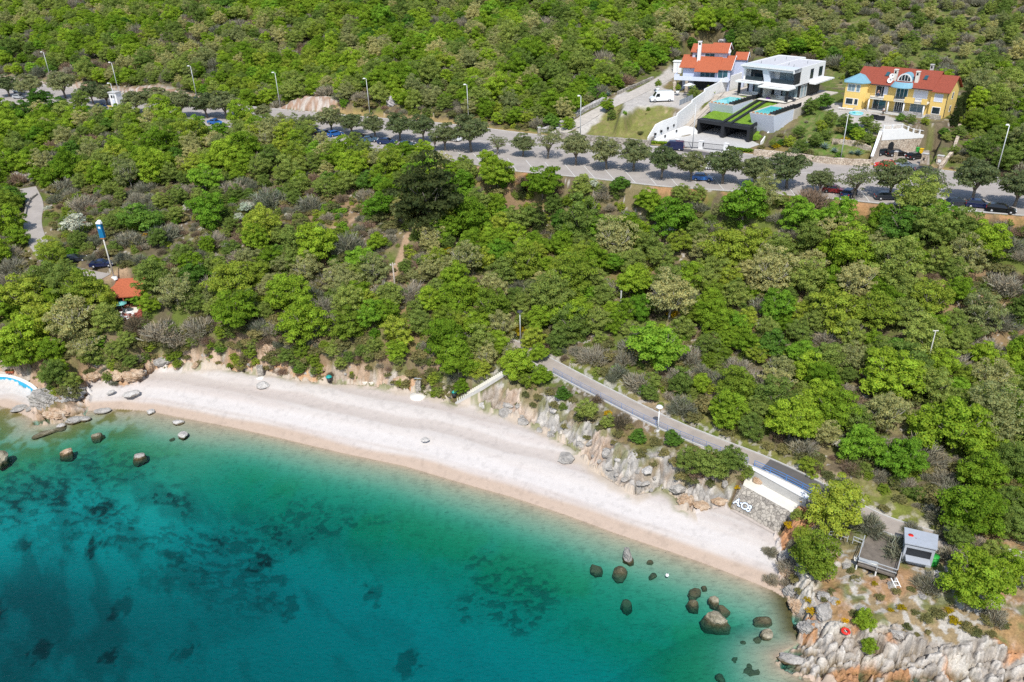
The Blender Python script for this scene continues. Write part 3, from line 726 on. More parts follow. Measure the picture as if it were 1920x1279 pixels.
def branchy(name, m_, spread=1.0, zc=1.1, nb=7, r0=.05, rz=.8, fork=2):
    b = MB()
    z0 = -.35
    top = zc - .15
    lean = rng.normal(0, .05, 2)
    b.tube([(0, 0, z0), (lean[0] * .5, lean[1] * .5, top * .35), (lean[0], lean[1], top * .75)], [r0 * 1.2, r0, r0 * .75], 6)
    for i in range(nb):
        an = 6.283 * i / nb + rng.uniform(-.4, .4); q = rng.uniform(.45, .8) * spread; h = zc + rng.uniform(-.15, .5) * rz
        s0 = top * rng.uniform(.35, .75)
        p0 = (lean[0], lean[1], s0); p1 = (math.cos(an) * q * .5, math.sin(an) * q * .5, s0 + (h - s0) * .45); p2 = (math.cos(an) * q, math.sin(an) * q, h)
        b.tube([p0, p1, p2], [r0 * .55, r0 * .4, r0 * .15], 5)
        for j in range(fork):
            a2 = an + rng.uniform(-.8, .8); q2 = q * rng.uniform(.9, 1.2)
            b.tube([p1, (math.cos(a2) * q2 * .8, math.sin(a2) * q2 * .8, h + rng.uniform(-.1, .15))], [r0 * .3, r0 * .1], 4)
    return b.mesh(name, m_)

def twigs(name, key, n=1500, zc=.75, rz=.75, ln=.42, wd=.02, leafkey=None, nleaf=0, leaf=.07):
    """a leafless bush: fine twigs fanning up and out from a few stems"""
    d = rng.normal(size=(n, 3)); d /= np.linalg.norm(d, axis=1, keepdims=True); d[:, 2] = np.abs(d[:, 2]) * .9 + .05
    az = np.arctan2(d[:, 1], d[:, 0]); cl = .55 + .45 * np.clip(np.sin(az * 3 + 1) * .5 + np.sin(az * 7) * .4 + .6, 0, 1)
    p = d * (rng.uniform(.15, 1, n) ** .55 * cl)[:, None]
    dirv = d + rng.normal(0, .5, (n, 3)) + [0, 0, .5]; dirv /= np.linalg.norm(dirv, axis=1, keepdims=True)
    nrm = np.cross(dirv, rng.normal(size=(n, 3)))
    size = np.full(n, wd) * rng.uniform(.6, 1.6, n)
    asp = rng.uniform(.5, 1.2, n) * ln / size
    C = p * [1, 1, rz] + [0, 0, .12]
    # a face's long side runs along dirv: b = cross(nrm, a), a = cross(nrm, t) -> choose t = dirv
    me = quads(name, C, nrm, size, tints(n, 1, .3), [LEAF[key]], asp, dirv)
    return me

# library: key -> (crown meshes, trunk meshes, part name of the leafy part)
LIB = {}
def lib(key, crowns, trunks): LIB[key] = (crowns, trunks)
TR = [branchy('trunk', BARK) for _ in range(3)]
TRP = [branchy('trunk', PALE_BARK, 1.0, 1.05, 9, .045, .8, 3) for _ in range(2)]
BUSHY = dict(zc=.92, lower=-.78, clr=(.13, .26))
lib('g', [crown('crown', 'g', 84, 160, rz=.98 + .05 * i, leaf=.052, **BUSHY) for i in range(5)], TR)
lib('v', [crown('crown', 'v', 80, 160, rz=.92 + .08 * i, leaf=.052, **BUSHY) for i in range(3)], TR)
lib('y', [crown('crown', 'y', 88, 130, rz=1.0 + .05 * i, leaf=.049, zc=.95, lower=-.72, clr=(.12, .24)) for i in range(4)], TR)
lib('o', [crown('crown', 'o', 96, 105, rz=1.0 + .05 * i, leaf=.047, zc=.97, lower=-.65, clr=(.11, .21), sparse=.4) for i in range(4)], TRP)
lib('k', [crown('crown', 'k', 88, 130, rz=.95 + .05 * i, leaf=.049, zc=.92, lower=-.78, clr=(.12, .24), sparse=.2) for i in range(5)], TR)
lib('d', [crown('crown', 'd', 80, 120, rz=.85, leaf=.062, zc=.85, lower=-.8, clr=(.14, .26)) for i in range(2)], TR)
lib('w', [crown('crown', 'w', 44, 60, rz=.8, leaf=.06, clr=(.14, .26), lower=-.3, sparse=.5)], TRP)
lib('c', [crown('crown', 'c', 90, 105, rz=1.12, zc=1.15, leaf=.055, clr=(.13, .26), lower=-.75, layer=True)], TR)
lib('h', [crown('crown', 'h', 60, 70, rz=2.4, zc=2.5, leaf=.10, clr=(.2, .32), cone=True)], TR)
lib('s', [crown('crown', 's', 26, 60, rz=.62, zc=.45, leaf=.12, clr=(.2, .36), lower=-.2, sparse=.5) for _ in range(2)], None)
lib('q', [crown('crown', 'q', 20, 40, rz=.62, zc=.45, leaf=.11, clr=(.15, .3), lower=-.2, sparse=.5)], None)
lib('b', [twigs('twigs', 'b', 1700, wd=.016 + .004 * i) for i in range(3)], [branchy('stems', PALE_BARK, 1.0, .62, 9, .022, .6, 3) for _ in range(2)])
lib('r', [twigs('twigs', 'r', 1400, wd=.02) for i in range(2)], [branchy('stems', BARK, 1.0, .62, 8, .022, .6, 3)])
# stone pines: flat-bottomed parasol on a bare forked stem
def pine_trunk():
    b = MB(); l = rng.normal(0, .05, 2)
    b.tube([(0, 0, -.2), (l[0] * .6, l[1] * .6, .3), (l[0], l[1], .62)], [.085, .07, .06], 7)
    for i in range(7):
        an = 6.283 * i / 7 + rng.uniform(-.3, .3); q = rng.uniform(.4, .75)
        p1 = (l[0] + math.cos(an) * q * .4, l[1] + math.sin(an) * q * .4, .62 + .38); p2 = (math.cos(an) * q, math.sin(an) * q, 1.28 + rng.uniform(0, .3))
        b.tube([(l[0], l[1], rng.uniform(.45, .6)), p1, p2], [.045, .035, .012], 5)
        for j in range(3):
            a2 = an + rng.uniform(-.7, .7); b.tube([p1, (math.cos(a2) * q * 1.1, math.sin(a2) * q * 1.1, 1.2 + rng.uniform(0, .4))], [.022, .008], 4)
    return b.mesh('trunk', BARK)
lib('p', [crown('crown', 'p', 95, 95, rz=.84, zc=1.26, leaf=.062, clr=(.14, .26), lower=-.55, flat=.7, sparse=.25) for _ in range(3)] + [crown('crown', 'p', 66, 50, rz=.84, zc=1.26, leaf=.055, clr=(.12, .22), lower=-.5, flat=.7, sparse=.6)], [pine_trunk() for _ in range(2)])
# ------------------------------------------------------------------ where the plants stand
# photo pixel of the crown's middle, crown radius in photo pixels, kind
TREES = """297 205 28 g;305 262 32 g;356 248 31 y;450 270 34 g;450 214 26 g;230 215 20 g;215 290 26 y;168 322 24 y;148 276 12 y;115 310 17 v;240 322 30 o;310 305 22 g;362 305 24 y;382 332 30 v;390 392 32 v;263 397 36 d
143 425 26 w;130 275 20 d;95 228 18 g;60 240 20 b;20 300 24 g;15 412 28 g;30 442 22 g;90 465 26 y;505 238 22 o;525 231 20 o;552 235 20 o;499 226 17 k;578 241 17 k;536 248 24 y;566 247 20 k;480 235 20 g;445 238 20 k;330 216 18 g;300 214 16 k;75 300 24 o;100 482 26 y;120 497 18 k;60 505 18 b;205 562 16 y;278 566 18 g;110 197 26 d;40 205 24 d;70 180 20 d;150 187 18 k;10 218 22 g;180 212 15 g;200 218 16 d;245 247 20 g;240 440 30 b;300 430 32 b;150 375 28 b;120 340 26 b;270 345 22 b;400 440 30 b;430 345 28 b
470 415 16 g;460 390 14 w;448 408 11 w;360 492 24 g;225 262 18 k;275 240 18 k;330 275 20 k;480 250 22 o;505 285 24 k;530 245 20 o
550 288 24 y;560 335 18 g;487 312 24 k;610 345 24 k;647 285 26 g;687 333 20 d;732 302 30 y;712 332 20 g;710 378 28 v;492 412 36 y;477 440 13 w;467 388 12 w;878 400 20 g;705 452 18 g;560 450 30 k;810 440 26 o;817 482 24 y;870 482 36 o;507 480 22 g;477 507 28 y;572 497 32 o;635 512 30 o;702 500 30 o
500 365 38 b;580 372 32 b;652 445 38 b;690 415 16 r;700 292 18 b;590 300 22 k;620 282 18 k;575 265 16 k;665 262 16 k;520 440 20 k
932 320 33 g;1017 340 32 g;1092 342 24 k;1115 350 10 w;1162 342 16 d;1265 400 38 v;1208 428 14 g;1253 432 14 w;1277 452 24 y;1092 405 46 k;1155 440 42 o;912 435 24 g;962 437 24 g;980 487 34 y;1070 515 46 y;1040 440 24 b;1085 455 24 k;877 545 28 g;922 570 34 y;1077 582 36 g;1172 582 22 g;1257 555 48 o;1330 562 26 g;1185 487 26 k;1290 517 30 g;1235 525 10 v;1200 515 20 y;1147 530 30 b;1240 480 26 k;1340 500 26 k;1000 545 26 o;1130 360 18 b;1180 400 24 b;1330 420 26 b;1310 380 20 b
1397 377 40 v;1375 388 10 w;1500 398 34 v;1570 397 34 v;1697 407 42 d;1765 402 34 v;1360 457 42 y;1412 450 40 y;1450 510 44 o;1562 432 30 o;1600 462 46 g;1520 490 34 o;1607 522 40 o;1682 490 44 k;1650 457 30 o;1460 570 34 v;1570 570 48 y;1500 580 24 y;1645 582 38 y;1747 555 40 y;1700 582 34 k;1387 605 22 v;1340 567 24 g;1372 517 24 y;1452 637 30 d;1352 657 20 y;1420 660 22 y;1550 625 28 b;1480 430 24 b;1500 620 24 k;1600 625 26 k
1802 540 28 g;1842 580 38 o;1815 472 34 o;1735 632 40 k;1682 690 54 g;1595 665 30 o;1520 685 32 g;1462 690 30 o;1900 672 28 g;1862 705 42 o;1890 520 40 b;1880 590 36 b;1850 645 36 b;1900 450 30 b;1880 425 24 b;1790 610 28 k;1760 480 26 k
1485 780 46 g;1540 735 34 g;1570 762 40 g;1460 715 34 o;1665 770 40 o;1752 722 36 k;1797 800 58 g;1740 792 34 g;1622 832 36 v;1690 852 40 v;1895 765 34 g;1822 955 50 g;1900 840 30 k;1610 790 30 k;1850 870 26 b;1770 890 26 b;1700 900 22 b;1895 935 30 k
1572 948 50 y;1531 1036 46 y;1508 1000 18 y;1480 985 10 q;1495 965 12 k;1488 1020 14 b;1476 1090 14 b;1800 1006 26 k;1835 1016 26 b;1870 1030 24 k;1770 1000 16 b;1660 955 10 s;690 562 26 y;725 580 24 g;835 592 26 y;895 605 28 g;1000 628 24 y;930 640 22 g;640 555 22 o;780 575 20 k;1010 660 18 g;470 230 20 y;560 262 20 g;620 275 18 k;400 262 20 o;520 275 18 y;740 285 18 g;820 300 16 k;330 235 20 g;870 305 14 y;1837 1083 56 g;1624 1160 20 g;1899 1060 34 g;1634 975 34 b;1693 1020 38 b;1712 985 22 b;1790 1030 30 b;1745 1085 32 b;1481 1058 24 b;1445 1030 16 b;1447 1083 16 b;1755 955 24 b;1870 1150 26 b;1630 1210 14 g
1235 640 48 v;1072 595 38 k;1367 760 36 g;1450 735 42 k;1317 715 18 g;1220 737 16 k;1340 592 32 g;1390 612 20 g;1112 655 34 b;1180 645 24 b;1297 660 30 b;1200 707 32 b;1282 752 34 b;1350 705 28 b;1160 690 24 b;1280 610 24 k;1410 800 24 k;1120 600 26 k;1330 640 24 k;1180 610 20 b;1250 710 20 b
360 505 28 d;430 522 44 y;440 580 42 g;537 545 40 g;567 595 44 g;645 600 34 y;690 587 28 v;745 615 30 y;330 545 36 o;370 600 36 b;330 622 30 b;485 605 20 b;745 655 20 g;505 610 22 b
537 665 18 k;587 672 14 y;470 662 12 y;475 645 13 k;440 672 10 y;395 645 10 y;412 652 10 d
837 633 38 g;858 669 34 g;900 690 20 y;972 677 32 g;1014 702 20 g;864 722 15 g;910 665 24 o;985 712 14 y;850 560 32 g;940 610 28 o;800 560 26 g;960 660 20 o;800 640 20 b;1000 560 26 b;860 600 24 y
47 547 42 y;150 534 38 y;178 556 32 y;131 594 48 o;37 622 42 g;160 642 32 o;47 657 34 g;19 663 28 g;110 687 17 g;262 550 22 v;300 612 36 b;234 634 18 k;130 712 18 k;170 665 24 k;75 590 36 y;95 650 26 g;8 560 30 g;200 690 14 b;85 705 14 k
1262 818 17 d;1197 815 15 d;1099 767 22 k;1056 734 15 d;1160 782 26 r;1334 868 32 k;1371 860 28 k;1296 858 26 k;1400 885 14 k;1140 790 14 k;1310 880 20 r;1120 745 14 r
1290 150 7 k;1240 108 12 v;1300 172 12 k;1330 168 9 y;1545 185 17 d;1520 200 15 k;1560 215 12 k;1600 238 14 d;1625 228 14 k;1585 225 13 k;1500 275 14 k;1530 262 14 k;1480 262 12 y;1710 222 9 k;1735 226 8 y;1690 218 9 d;1800 245 14 k;1770 245 9 d;1840 260 22 b;1790 280 10 k;1860 215 18 g;1880 290 22 k;1900 260 20 k;1075 205 5 d;1065 229 12 g;1138 195 13 g;1148 214 9 k;1455 275 9 q;1485 285 9 q;1465 265 8 d;1515 285 10 s;1550 250 12 k;1575 245 11 s;1610 250 13 g;1630 258 12 k;1540 235 11 y;1555 225 13 k;1500 245 12 k;1490 255 10 s;1615 270 10 s;1585 262 9 q;1640 240 11 k;1450 268 8 k;1498 292 8 s;1530 292 9 k;1575 290 9 d;1430 278 8 s;1790 300 12 s;1810 280 14 b;1830 300 14 k;1850 320 12 s;1775 255 9 k"""
BUSHES = """1502 939 9 q;1490 955 7 q;1520 1145 9 q;1540 1150 8 q;1690 1140 9 q;1715 1150 9 s;1735 1160 11 s;1760 1150 13 s;1790 1165 12 q;1810 1175 13 s;1830 1185 12 s;1780 1145 8 q;1850 1160 14 s;1600 1150 7 s;1585 1165 7 q;1580 1180 6 q;1670 1145 6 q;1650 1120 8 s;1605 1085 9 s;1595 1070 7 s;1680 1110 9 s;1710 1105 8 s;1700 1175 9 s;1690 1185 7 q;1740 1185 6 s;1720 1190 5 s;1560 1110 8 s;1545 1125 7 s;1570 1130 6 q;1500 1110 9 s;1515 1125 8 q;1490 1085 9 s;1655 1080 8 s;1640 1095 6 q;1860 1190 9 s;1880 1170 12 s
1030 735 10 s;1075 750 9 s;1110 780 12 s;1085 785 10 s;1130 800 10 s;1160 815 11 s;1040 760 10 s;1010 745 9 s;1180 800 9 s;1230 830 12 s;1245 850 10 s;1270 870 14 s;1300 900 12 s;1330 905 10 s;1280 895 12 s;1350 890 12 s;1385 895 8 s;1205 845 8 s;1150 830 7 s;1000 760 7 s;985 740 8 s;1380 915 7 q;1225 870 8 s;1100 820 7 s;970 760 6 s;1060 800 8 s;1140 775 8 q
640 690 9 s;600 690 9 y;560 690 10 d;530 692 14 r;500 690 7 s;455 690 8 s;430 685 6 y;410 680 6 s;375 680 7 s;350 670 8 s;320 665 8 k;390 660 8 s;290 670 8 s;690 690 8 s;728 703 8 s;660 705 7 s;740 715 8 s;760 725 8 s;800 735 8 s;815 735 9 y;712 684 9 b;730 690 9 r;770 700 10 s;620 700 8 r;260 690 9 s;230 690 10 k;210 680 12 k;190 675 12 k;170 695 11 s;310 690 5 s;480 680 8 y;515 675 9 k;555 655 9 k;640 665 10 b;610 655 9 s;670 680 8 s;580 640 9 b;440 650 8 s;420 630 9 r;380 640 9 b;350 640 10 k"""
PINES = """661 253 660 232 21;704 259 702 234 21;750 264 743 236 24;794 268 788 248 23;835 283 829 255 24;884 285 886 255 32;932 290 932 264 17;980 294 976 272 20;1027 298 1028 274 25;1080 310 1080 281 26;1137 318 1137 292 27;1188 320 1188 291 25
1240 336 1238 297 28;1297 339 1297 309 26;1354 345 1357 305 30;1413 354 1417 311 28;1475 354 1474 322 33;1535 363 1535 331 22;1600 372 1607 335 29;1667 372 1672 335 31;1736 380 1751 352 31;1822 378 1826 346 34;1901 388 1907 361 33
340 221 346 197 24;390 221 384 202 24;424 222 419 204 24;496 228 496 211 15;581 242 581 223 14;622 251 618 228 25;18 181 18 163 21;62 183 62 165 20;124 184 124 161 24;176 195 173 174 20;201 197 201 179 17;258 213 251 190 22;285 206 281 184 20;306 208 304 189 20"""

def parse(t): return [[float(a) if i < 99 and a.replace('.', '').replace('-', '').isdigit() else a for i, a in enumerate(e.split())] for e in t.replace("\n", ";").split(";") if e.strip()]

PLANTS = []      # dict(p, r, key, px, py, rpx)
def crown_mid(key): return {'b': .62, 'r': .62, 's': .35, 'q': .35, 'h': 2.4, 'w': .9, 'c': 1.1}.get(key, 1.0)
def put(px, py, rpx, key, rmin=.35):
    r = 2.5
    for _ in range(3):
        p = hit(px, py, crown_mid(key) * r)
        r = max(rmin, 1.08 * rpx * proj(p)[2] / F)
    g = float(gfast(p[0], p[1]))
    PLANTS.append(dict(p=np.array([p[0], p[1], g]), r=r, key=key, px=px, py=py, rpx=rpx, listed=True))
for px, py, rp, k in parse(TREES): put(px, py, rp, k)
# the trees standing right below the western half of the road
for k_, x_ in enumerate(range(-10, 900, 27)):
    ny = float(np.interp(x_, [q[0] for q in ROAD_NEAR], [q[1] for q in ROAD_NEAR]))
    if 385 < x_ < 425: continue
    put(x_ + rng.uniform(-6, 6), ny + (-5 if x_ < 560 else 12) + rng.uniform(-4, 5), rng.uniform(18, 26), 'gkyogkvo'[k_ % 8])
for k_ in range(110):
    x_ = rng.uniform(172, 850); fy = float(np.interp(x_, [q[0] for q in FOOT], [q[1] for q in FOOT])); up = rng.uniform(0, 1) ** 1.2
    if abs(x_ - 688) < 26 or abs(x_ - 618) < 12: up = max(up, .75)
    put(x_, fy - 6 - 70 * up, rng.uniform(7, 11) + 6 * up, 'sksbksysrs'[k_ % 10], .3)
BUSH_LIST_START = len(PLANTS)
for px, py, rp, k in parse(BUSHES): put(px, py, rp, k, .25)

# ---- filling: the rest of the wood, kept off everything that is open in the photo
OPEN_PX = [  # outlines on the ground, in photo pixels
 [(1030,268),(1075,215),(1165,165),(1250,118),(1300,100),(1420,106),(1560,128),(1600,150),(1830,165),(1815,240),(1800,325),(1400,298)],
 [(1470,1300),(1470,1010),(1560,930),(1640,960),(1800,1000),(1960,1030),(2000,1300)],
 [(880,760),(960,700),(1036,700),(1360,860),(1490,915),(1480,1010),(1200,930),(1000,800)],
 [(845,760),(850,740),(940,685),(965,700),(880,770)],
 [(190,610),(280,606),(276,545),(196,530)], [(35,380),(75,370),(110,470),(215,515),(225,540),(120,535),(50,450)],
 [(1500,900),(1545,895),(1640,930),(1740,960),(1740,990),(1560,960)], [(1720,950),(1760,950),(1750,1000),(1710,1000)],
 [(700,545),(745,430),(785,430),(740,550)],
]
SPARSE_PX = [([(60,370),(400,335),(700,360),(745,440),(640,470),(400,470),(230,520),(110,470)], .42, 'bbskr'),
 ([(1440,0),(1960,0),(1960,125),(1840,140),(1600,115),(1450,70)], .24, 'kbbo'), ([(1855,400),(1990,400),(1990,690),(1850,660)], .8, 'bbrk'),
 ([(1036,668),(1130,640),(1330,690),(1370,800),(1250,770)], .75, 'bbks'), ([(860,330),(1240,345),(1240,400),(900,400)], .5, 'bksr'),
 ([(250,600),(560,620),(900,680),(900,750),(700,722),(470,700),(280,690)], .3, 'bsr'), ([(1500,870),(1760,900),(1760,1000),(1560,940)], .25, 'sb'),
 ([(560,440),(780,400),(860,480),(760,560),(660,480)], .6, 'bokr')]
def pin(P, x, y):
    c = False; n = len(P)
    for i in range(n):
        (ax, ay), (bx, by) = P[i], P[(i + 1) % n]
        if (ay > y) != (by > y) and x < (bx - ax) * (y - ay) / (by - ay) + ax: c = not c
    return c
N_TRY = 84000
_az = rng.uniform(R_(-50), R_(50), N_TRY); _rd = np.sqrt(rng.uniform(88 ** 2, 490 ** 2, N_TRY))
_X = _rd * np.sin(_az); _Y = _rd * np.cos(_az); _Zg = gfast(_X, _Y)
_z, _dw, _dc, _rock, _pm, _cp, _S = ground(_X, _Y, True)
ok = (_dc > 3.0) & (_Zg > 2.0)
_df, _tf = poly_dist(road_far, _X, _Y); _dn, _tn = poly_dist(road_near, _X, _Y)
_inr = inside(road_poly, _X, _Y)
ok &= ~_inr & ~((_df < 5.0) & (_tf < 6.6)) & (_df > 3.2) & (_dn > np.where(_tn < 9, 1.2, 1.8))
for P, hw, bl in RIBS: ok &= poly_dist(P[:, :2], _X, _Y)[0] > hw + 2.2
_n1 = fbm(_X / 22, _Y / 22, 3, 401); _n2 = fbm(_X / 14 + 9, _Y / 14, 3, 403); _rnd = rng.random(N_TRY)
cell = {}
def cell_add(x, y, r): cell.setdefault((int(x // 6), int(y // 6)), []).append((x, y, r))
def cell_free(x, y, r, f):
    cx, cyy = int(x // 6), int(y // 6)
    for i in (-1, 0, 1):
        for j in (-1, 0, 1):
            for a, b, q in cell.get((cx + i, cyy + j), ()):
                if (a - x) ** 2 + (b - y) ** 2 < (f * (r + q)) ** 2: return False
    return True
for q in PLANTS: cell_add(q['p'][0], q['p'][1], q['r'])
PINE_T = []
for bx, by, cx, cyy, rp in parse(PINES):
    p = onground(bx, by); z = proj(p)[2]; PINE_T.append((p, 1.2 * rp * z / F, bx, by)); cell_add(p[0], p[1], 1.2)
FILL = []
for i in np.nonzero(ok)[0]:
    x, y = _X[i], _Y[i]
    r = float(np.clip(rng.lognormal(.98, .26), 1.5, 4.3))
    px, py, zz = proj((x, y, _Zg[i] + 1.5))
    gx, gy, _ = proj((x, y, _Zg[i]))
    bad = False
    for P in OPEN_PX:
        if pin(P, gx, gy): bad = True; break
    if bad: continue
    keys = None
    for P, dens, ks in SPARSE_PX:
        if pin(P, gx, gy):
            keys = ks
            if _rnd[i] > dens: bad = True
            break
    if bad: continue
    if keys: key = random.choice(keys); r *= .72 if key != 's' else .5
    else:
        a = _n1[i] + rng.normal(0, .09); b = _n2[i] + rng.normal(0, .08)
        if b > .66: key = random.choice('bbrk')
        elif a < .40: key = random.choice('gggvkgy')
        elif a < .48: key = random.choice('gkkgdb')
        elif a < .56: key = random.choice('kkogbg')
        else: key = random.choice('ookkbg')
    if gy > 640 and key in 'o' and random.random() < .5: key = 'g'
    if not cell_free(x, y, r, .52): continue
    cell_add(x, y, r)
    FILL.append(dict(p=np.array([x, y, _Zg[i]]), r=r, key=key, px=px, py=py - r * .9 * F / zz, rpx=r * F / zz, listed=False))

FAMILY = {'g': 'broadleaf_tree', 'v': 'broadleaf_tree', 'y': 'broadleaf_tree', 'o': 'broadleaf_tree', 'k': 'broadleaf_tree', 'd': 'broadleaf_tree', 'b': 'bare_shrub', 'r': 'bare_shrub', 'w': 'blossom_shrub', 's': 'scrub_bush', 'q': 'broom_bush', 'c': 'pine_tree', 'h': 'cypress_tree', 'p': 'stone_pine'}
CAT = {'broadleaf_tree': 'tree', 'bare_shrub': 'shrub', 'blossom_shrub': 'shrub', 'scrub_bush': 'bush', 'broom_bush': 'bush', 'pine_tree': 'tree', 'cypress_tree': 'tree', 'stone_pine': 'tree'}
GROUP = {'broadleaf_tree': 'broadleaf trees of the coastal wood', 'bare_shrub': 'leafless shrubs among the trees', 'blossom_shrub': 'white blossoming shrubs', 'scrub_bush': 'low bushes on the rocky slopes', 'broom_bush': 'yellow flowering bushes', 'stone_pine': 'parasol pines along the road'}
CAPN = {'broadleaf_tree': 292, 'bare_shrub': 120, 'scrub_bush': 130}
def inframe(q): return -10 < q['px'] < 1930 and -5 < q['py'] < 1285
fam = {}
for q in PLANTS: fam.setdefault(FAMILY[q['key']], []).append(q)
rest = []
for f in set(FAMILY.values()):
    have = fam.setdefault(f, [])
    cand = sorted([q for q in FILL if FAMILY[q['key']] == f], key=lambda q: -q['rpx'])
    room = CAPN.get(f, 0) - len(have)
    for q in cand:
        if room > 0 and inframe(q): have.append(q); room -= 1
        else: rest.append(q)

# ---- one real object with its parts per plant; labels come from what stands nearest in the picture
LANDMARKS = [(215,480,'the blue banner pole'),(240,575,'the beach tavern'),(740,530,'the wooden utility pole'),(905,722,'the beach stairs'),(1236,785,'the white promenade lamp'),(1440,880,'the concrete retaining wall'),
 (1425,960,'the graffiti'),(1727,1015,'the silver kiosk'),(1650,1040,'the wooden deck'),(1583,1194,'the red ring float'),(804,360,'the big dark pine'),(1320,125,'the pale blue villa'),(1470,150,'the white modern villa'),(1690,185,'the yellow villa'),
 (1240,182,'the white delivery van'),(1658,308,'the red hatchback'),(1563,355,'the maroon car'),(1316,332,'the blue car'),(222,190,'the white transformer kiosk'),(135,238,'the round stone mound by the car park'),(52,330,'the stone mound by the lane'),
 (525,165,'the stone outcrop above the road'),(735,190,'the pale boulder slide above the road'),(65,415,'the grey lane'),(40,715,'the turquoise wall'),(110,745,'the twin headland rocks'),(618,711,'the bin with a green lid near the slab'),(688,715,'the concrete slab'),
 (785,735,'the shower pillar'),(1742,668,'the slim lamp post in the wood'),(1163,575,'the short concrete post'),(1012,400,'the dark cone cypress'),(263,397,'the darkest round tree'),(960,650,'the top of the beach stairs'),(1110,730,'the upper promenade bend'),(1330,835,'the middle of the blue railing'),
 (1490,920,'the white ledge'),(60,110,'the westmost street lamp'),(366,150,'the street lamp over the reddish cutting'),(520,170,'the street lamp by the outcrop'),(690,180,'the street lamp by the boulder slide'),(877,190,'the street lamp by the roadside thicket'),
 (1086,215,'the street lamp at the gate wall'),(1580,265,'the garden pole'),(1880,285,'the eastmost street lamp'),(404,229,'the blue saloon'),(724,266,'the dark blue estate'),(1363,80,'the scree patch'),(1810,200,'the cypress hedge'),(1890,170,'the big grey boulder'),
 (1190,225,'the grass plot'),(1600,250,'the villa garden'),(1757,380,'the dark parked hatchback'),(1835,400,'the frothy white bush'),(240,570,'the orange tiled roof'),(1520,990,'the yellow broom'),(765,450,'the red soil track'),(640,425,'the narrow footpath'),(1300,940,'the ochre rock nose'),
 (1750,1225,'the ochre hollow'),(300,700,'the sea cave'),(1175,1045,'the tall sea rock'),(1250,1100,'the shallow water stones'),(150,120,'the reddish cutting'),(980,272,'the small roadside pine'),(1475,322,'the widest road pine'),(1660,60,'the hillside meadow'),(1900,860,'the grassy glade'),(1620,930,'the verge by the dark asphalt')]
WORD = {'g': 'bright green', 'v': 'vivid mid green', 'y': 'yellow green', 'o': 'pale olive', 'k': 'dull green', 'd': 'dark green', 'b': 'grey leafless', 'r': 'brown leafless', 'w': 'white blossoming', 's': 'scrubby olive', 'q': 'yellow flowering', 'c': 'big dark', 'h': 'narrow dark', 'p': 'parasol'}
NOUN = {'broadleaf_tree': 'tree', 'bare_shrub': 'shrub', 'blossom_shrub': 'shrub', 'scrub_bush': 'bush', 'broom_bush': 'bush', 'pine_tree': 'pine', 'cypress_tree': 'cypress', 'stone_pine': 'pine'}
ORD = ['nearest', 'second nearest', 'third nearest', 'fourth nearest', 'fifth nearest', 'sixth nearest', 'seventh nearest', 'eighth nearest', 'ninth nearest', 'tenth nearest', 'eleventh nearest', 'twelfth nearest', 'thirteenth nearest', 'fourteenth nearest', 'fifteenth nearest', 'sixteenth nearest', 'seventeenth nearest', 'eighteenth nearest', 'nineteenth nearest', 'twentieth nearest']
USED_LABELS = set()
LABEL_SKIP = {'the darkest round tree', 'the big dark pine', 'the dark cone cypress', 'the frothy white bush', 'the small roadside pine', 'the widest road pine', 'the yellow broom', 'the orange tiled roof', 'the top of the beach stairs', 'the cypress hedge'}
LM = [l for l in LANDMARKS if l[2] not in LABEL_SKIP]
def label_family(items, kindword):
    """'bright green tree, third nearest to the graffiti': counted over ALL plants of that look, nearest first in the picture"""
    by = {}
    for q in items: by.setdefault(q['key'], []).append(q)
    for key, L in by.items():
        order = {}
        D = np.array([[math.hypot(q['px'] - l[0], q['py'] - l[1]) for l in LM] for q in L])
        rank = D.argsort(0).argsort(0)
        for i, q in enumerate(L):
            best = None
            for j in D[i].argsort()[:7]:
                s = rank[i, j] * 60 + D[i, j]
                if rank[i, j] < len(ORD) and (best is None or s < best[0]): best = (s, j)
            j = best[1] if best else D[i].argmin()
            k = rank[i, j]
            t = f"{WORD[key]} {kindword}, " + (ORD[k] + " to " if k < len(ORD) else "farther out from ") + LM[j][2]
            if key in 'grvyokd' and kindword == 'tree': t = f"{WORD[key]} broadleaf {kindword}, " + (ORD[k] + " to " if k < len(ORD) else "well away from ") + LM[j][2]
            q['label'] = t
for f, L in fam.items():
    if L: label_family(L, NOUN[f])

def plant(q, i):
    f = FAMILY[q['key']]; crowns, trunks = LIB[q['key']]
    r = q['r']; h = rng.uniform(.92, 1.1)
    t = thing(f, q['label'], CAT[f], (q['p'][0], q['p'][1], q['p'][2] - .1 * r), rng.uniform(0, 6.28), GROUP.get(f), (r, r * rng.uniform(.92, 1.08), r * h))
    link('twigs' if f == 'bare_shrub' else 'crown', crowns[i % len(crowns)], t)
    if trunks: link('stems' if f == 'bare_shrub' else 'trunk', trunks[i % len(trunks)], t)
    return t
for f, L in fam.items():
    for i, q in enumerate(L): plant(q, int(rng.integers(0, 60)))
for i, (p, r, bx, by) in enumerate(PINE_T):
    q = dict(p=p, r=r, key='p', px=bx, py=by - 20)
    PINE_T[i] = (p, r, bx, by, q)
PINE_T.sort(key=lambda e: e[2])
NUMW = ['first', 'second', 'third', 'fourth', 'fifth', 'sixth', 'seventh', 'eighth', 'ninth', 'tenth', 'eleventh', 'twelfth', 'thirteenth', 'fourteenth', 'fifteenth', 'sixteenth', 'seventeenth', 'eighteenth', 'nineteenth']
NP = len(PINE_T)
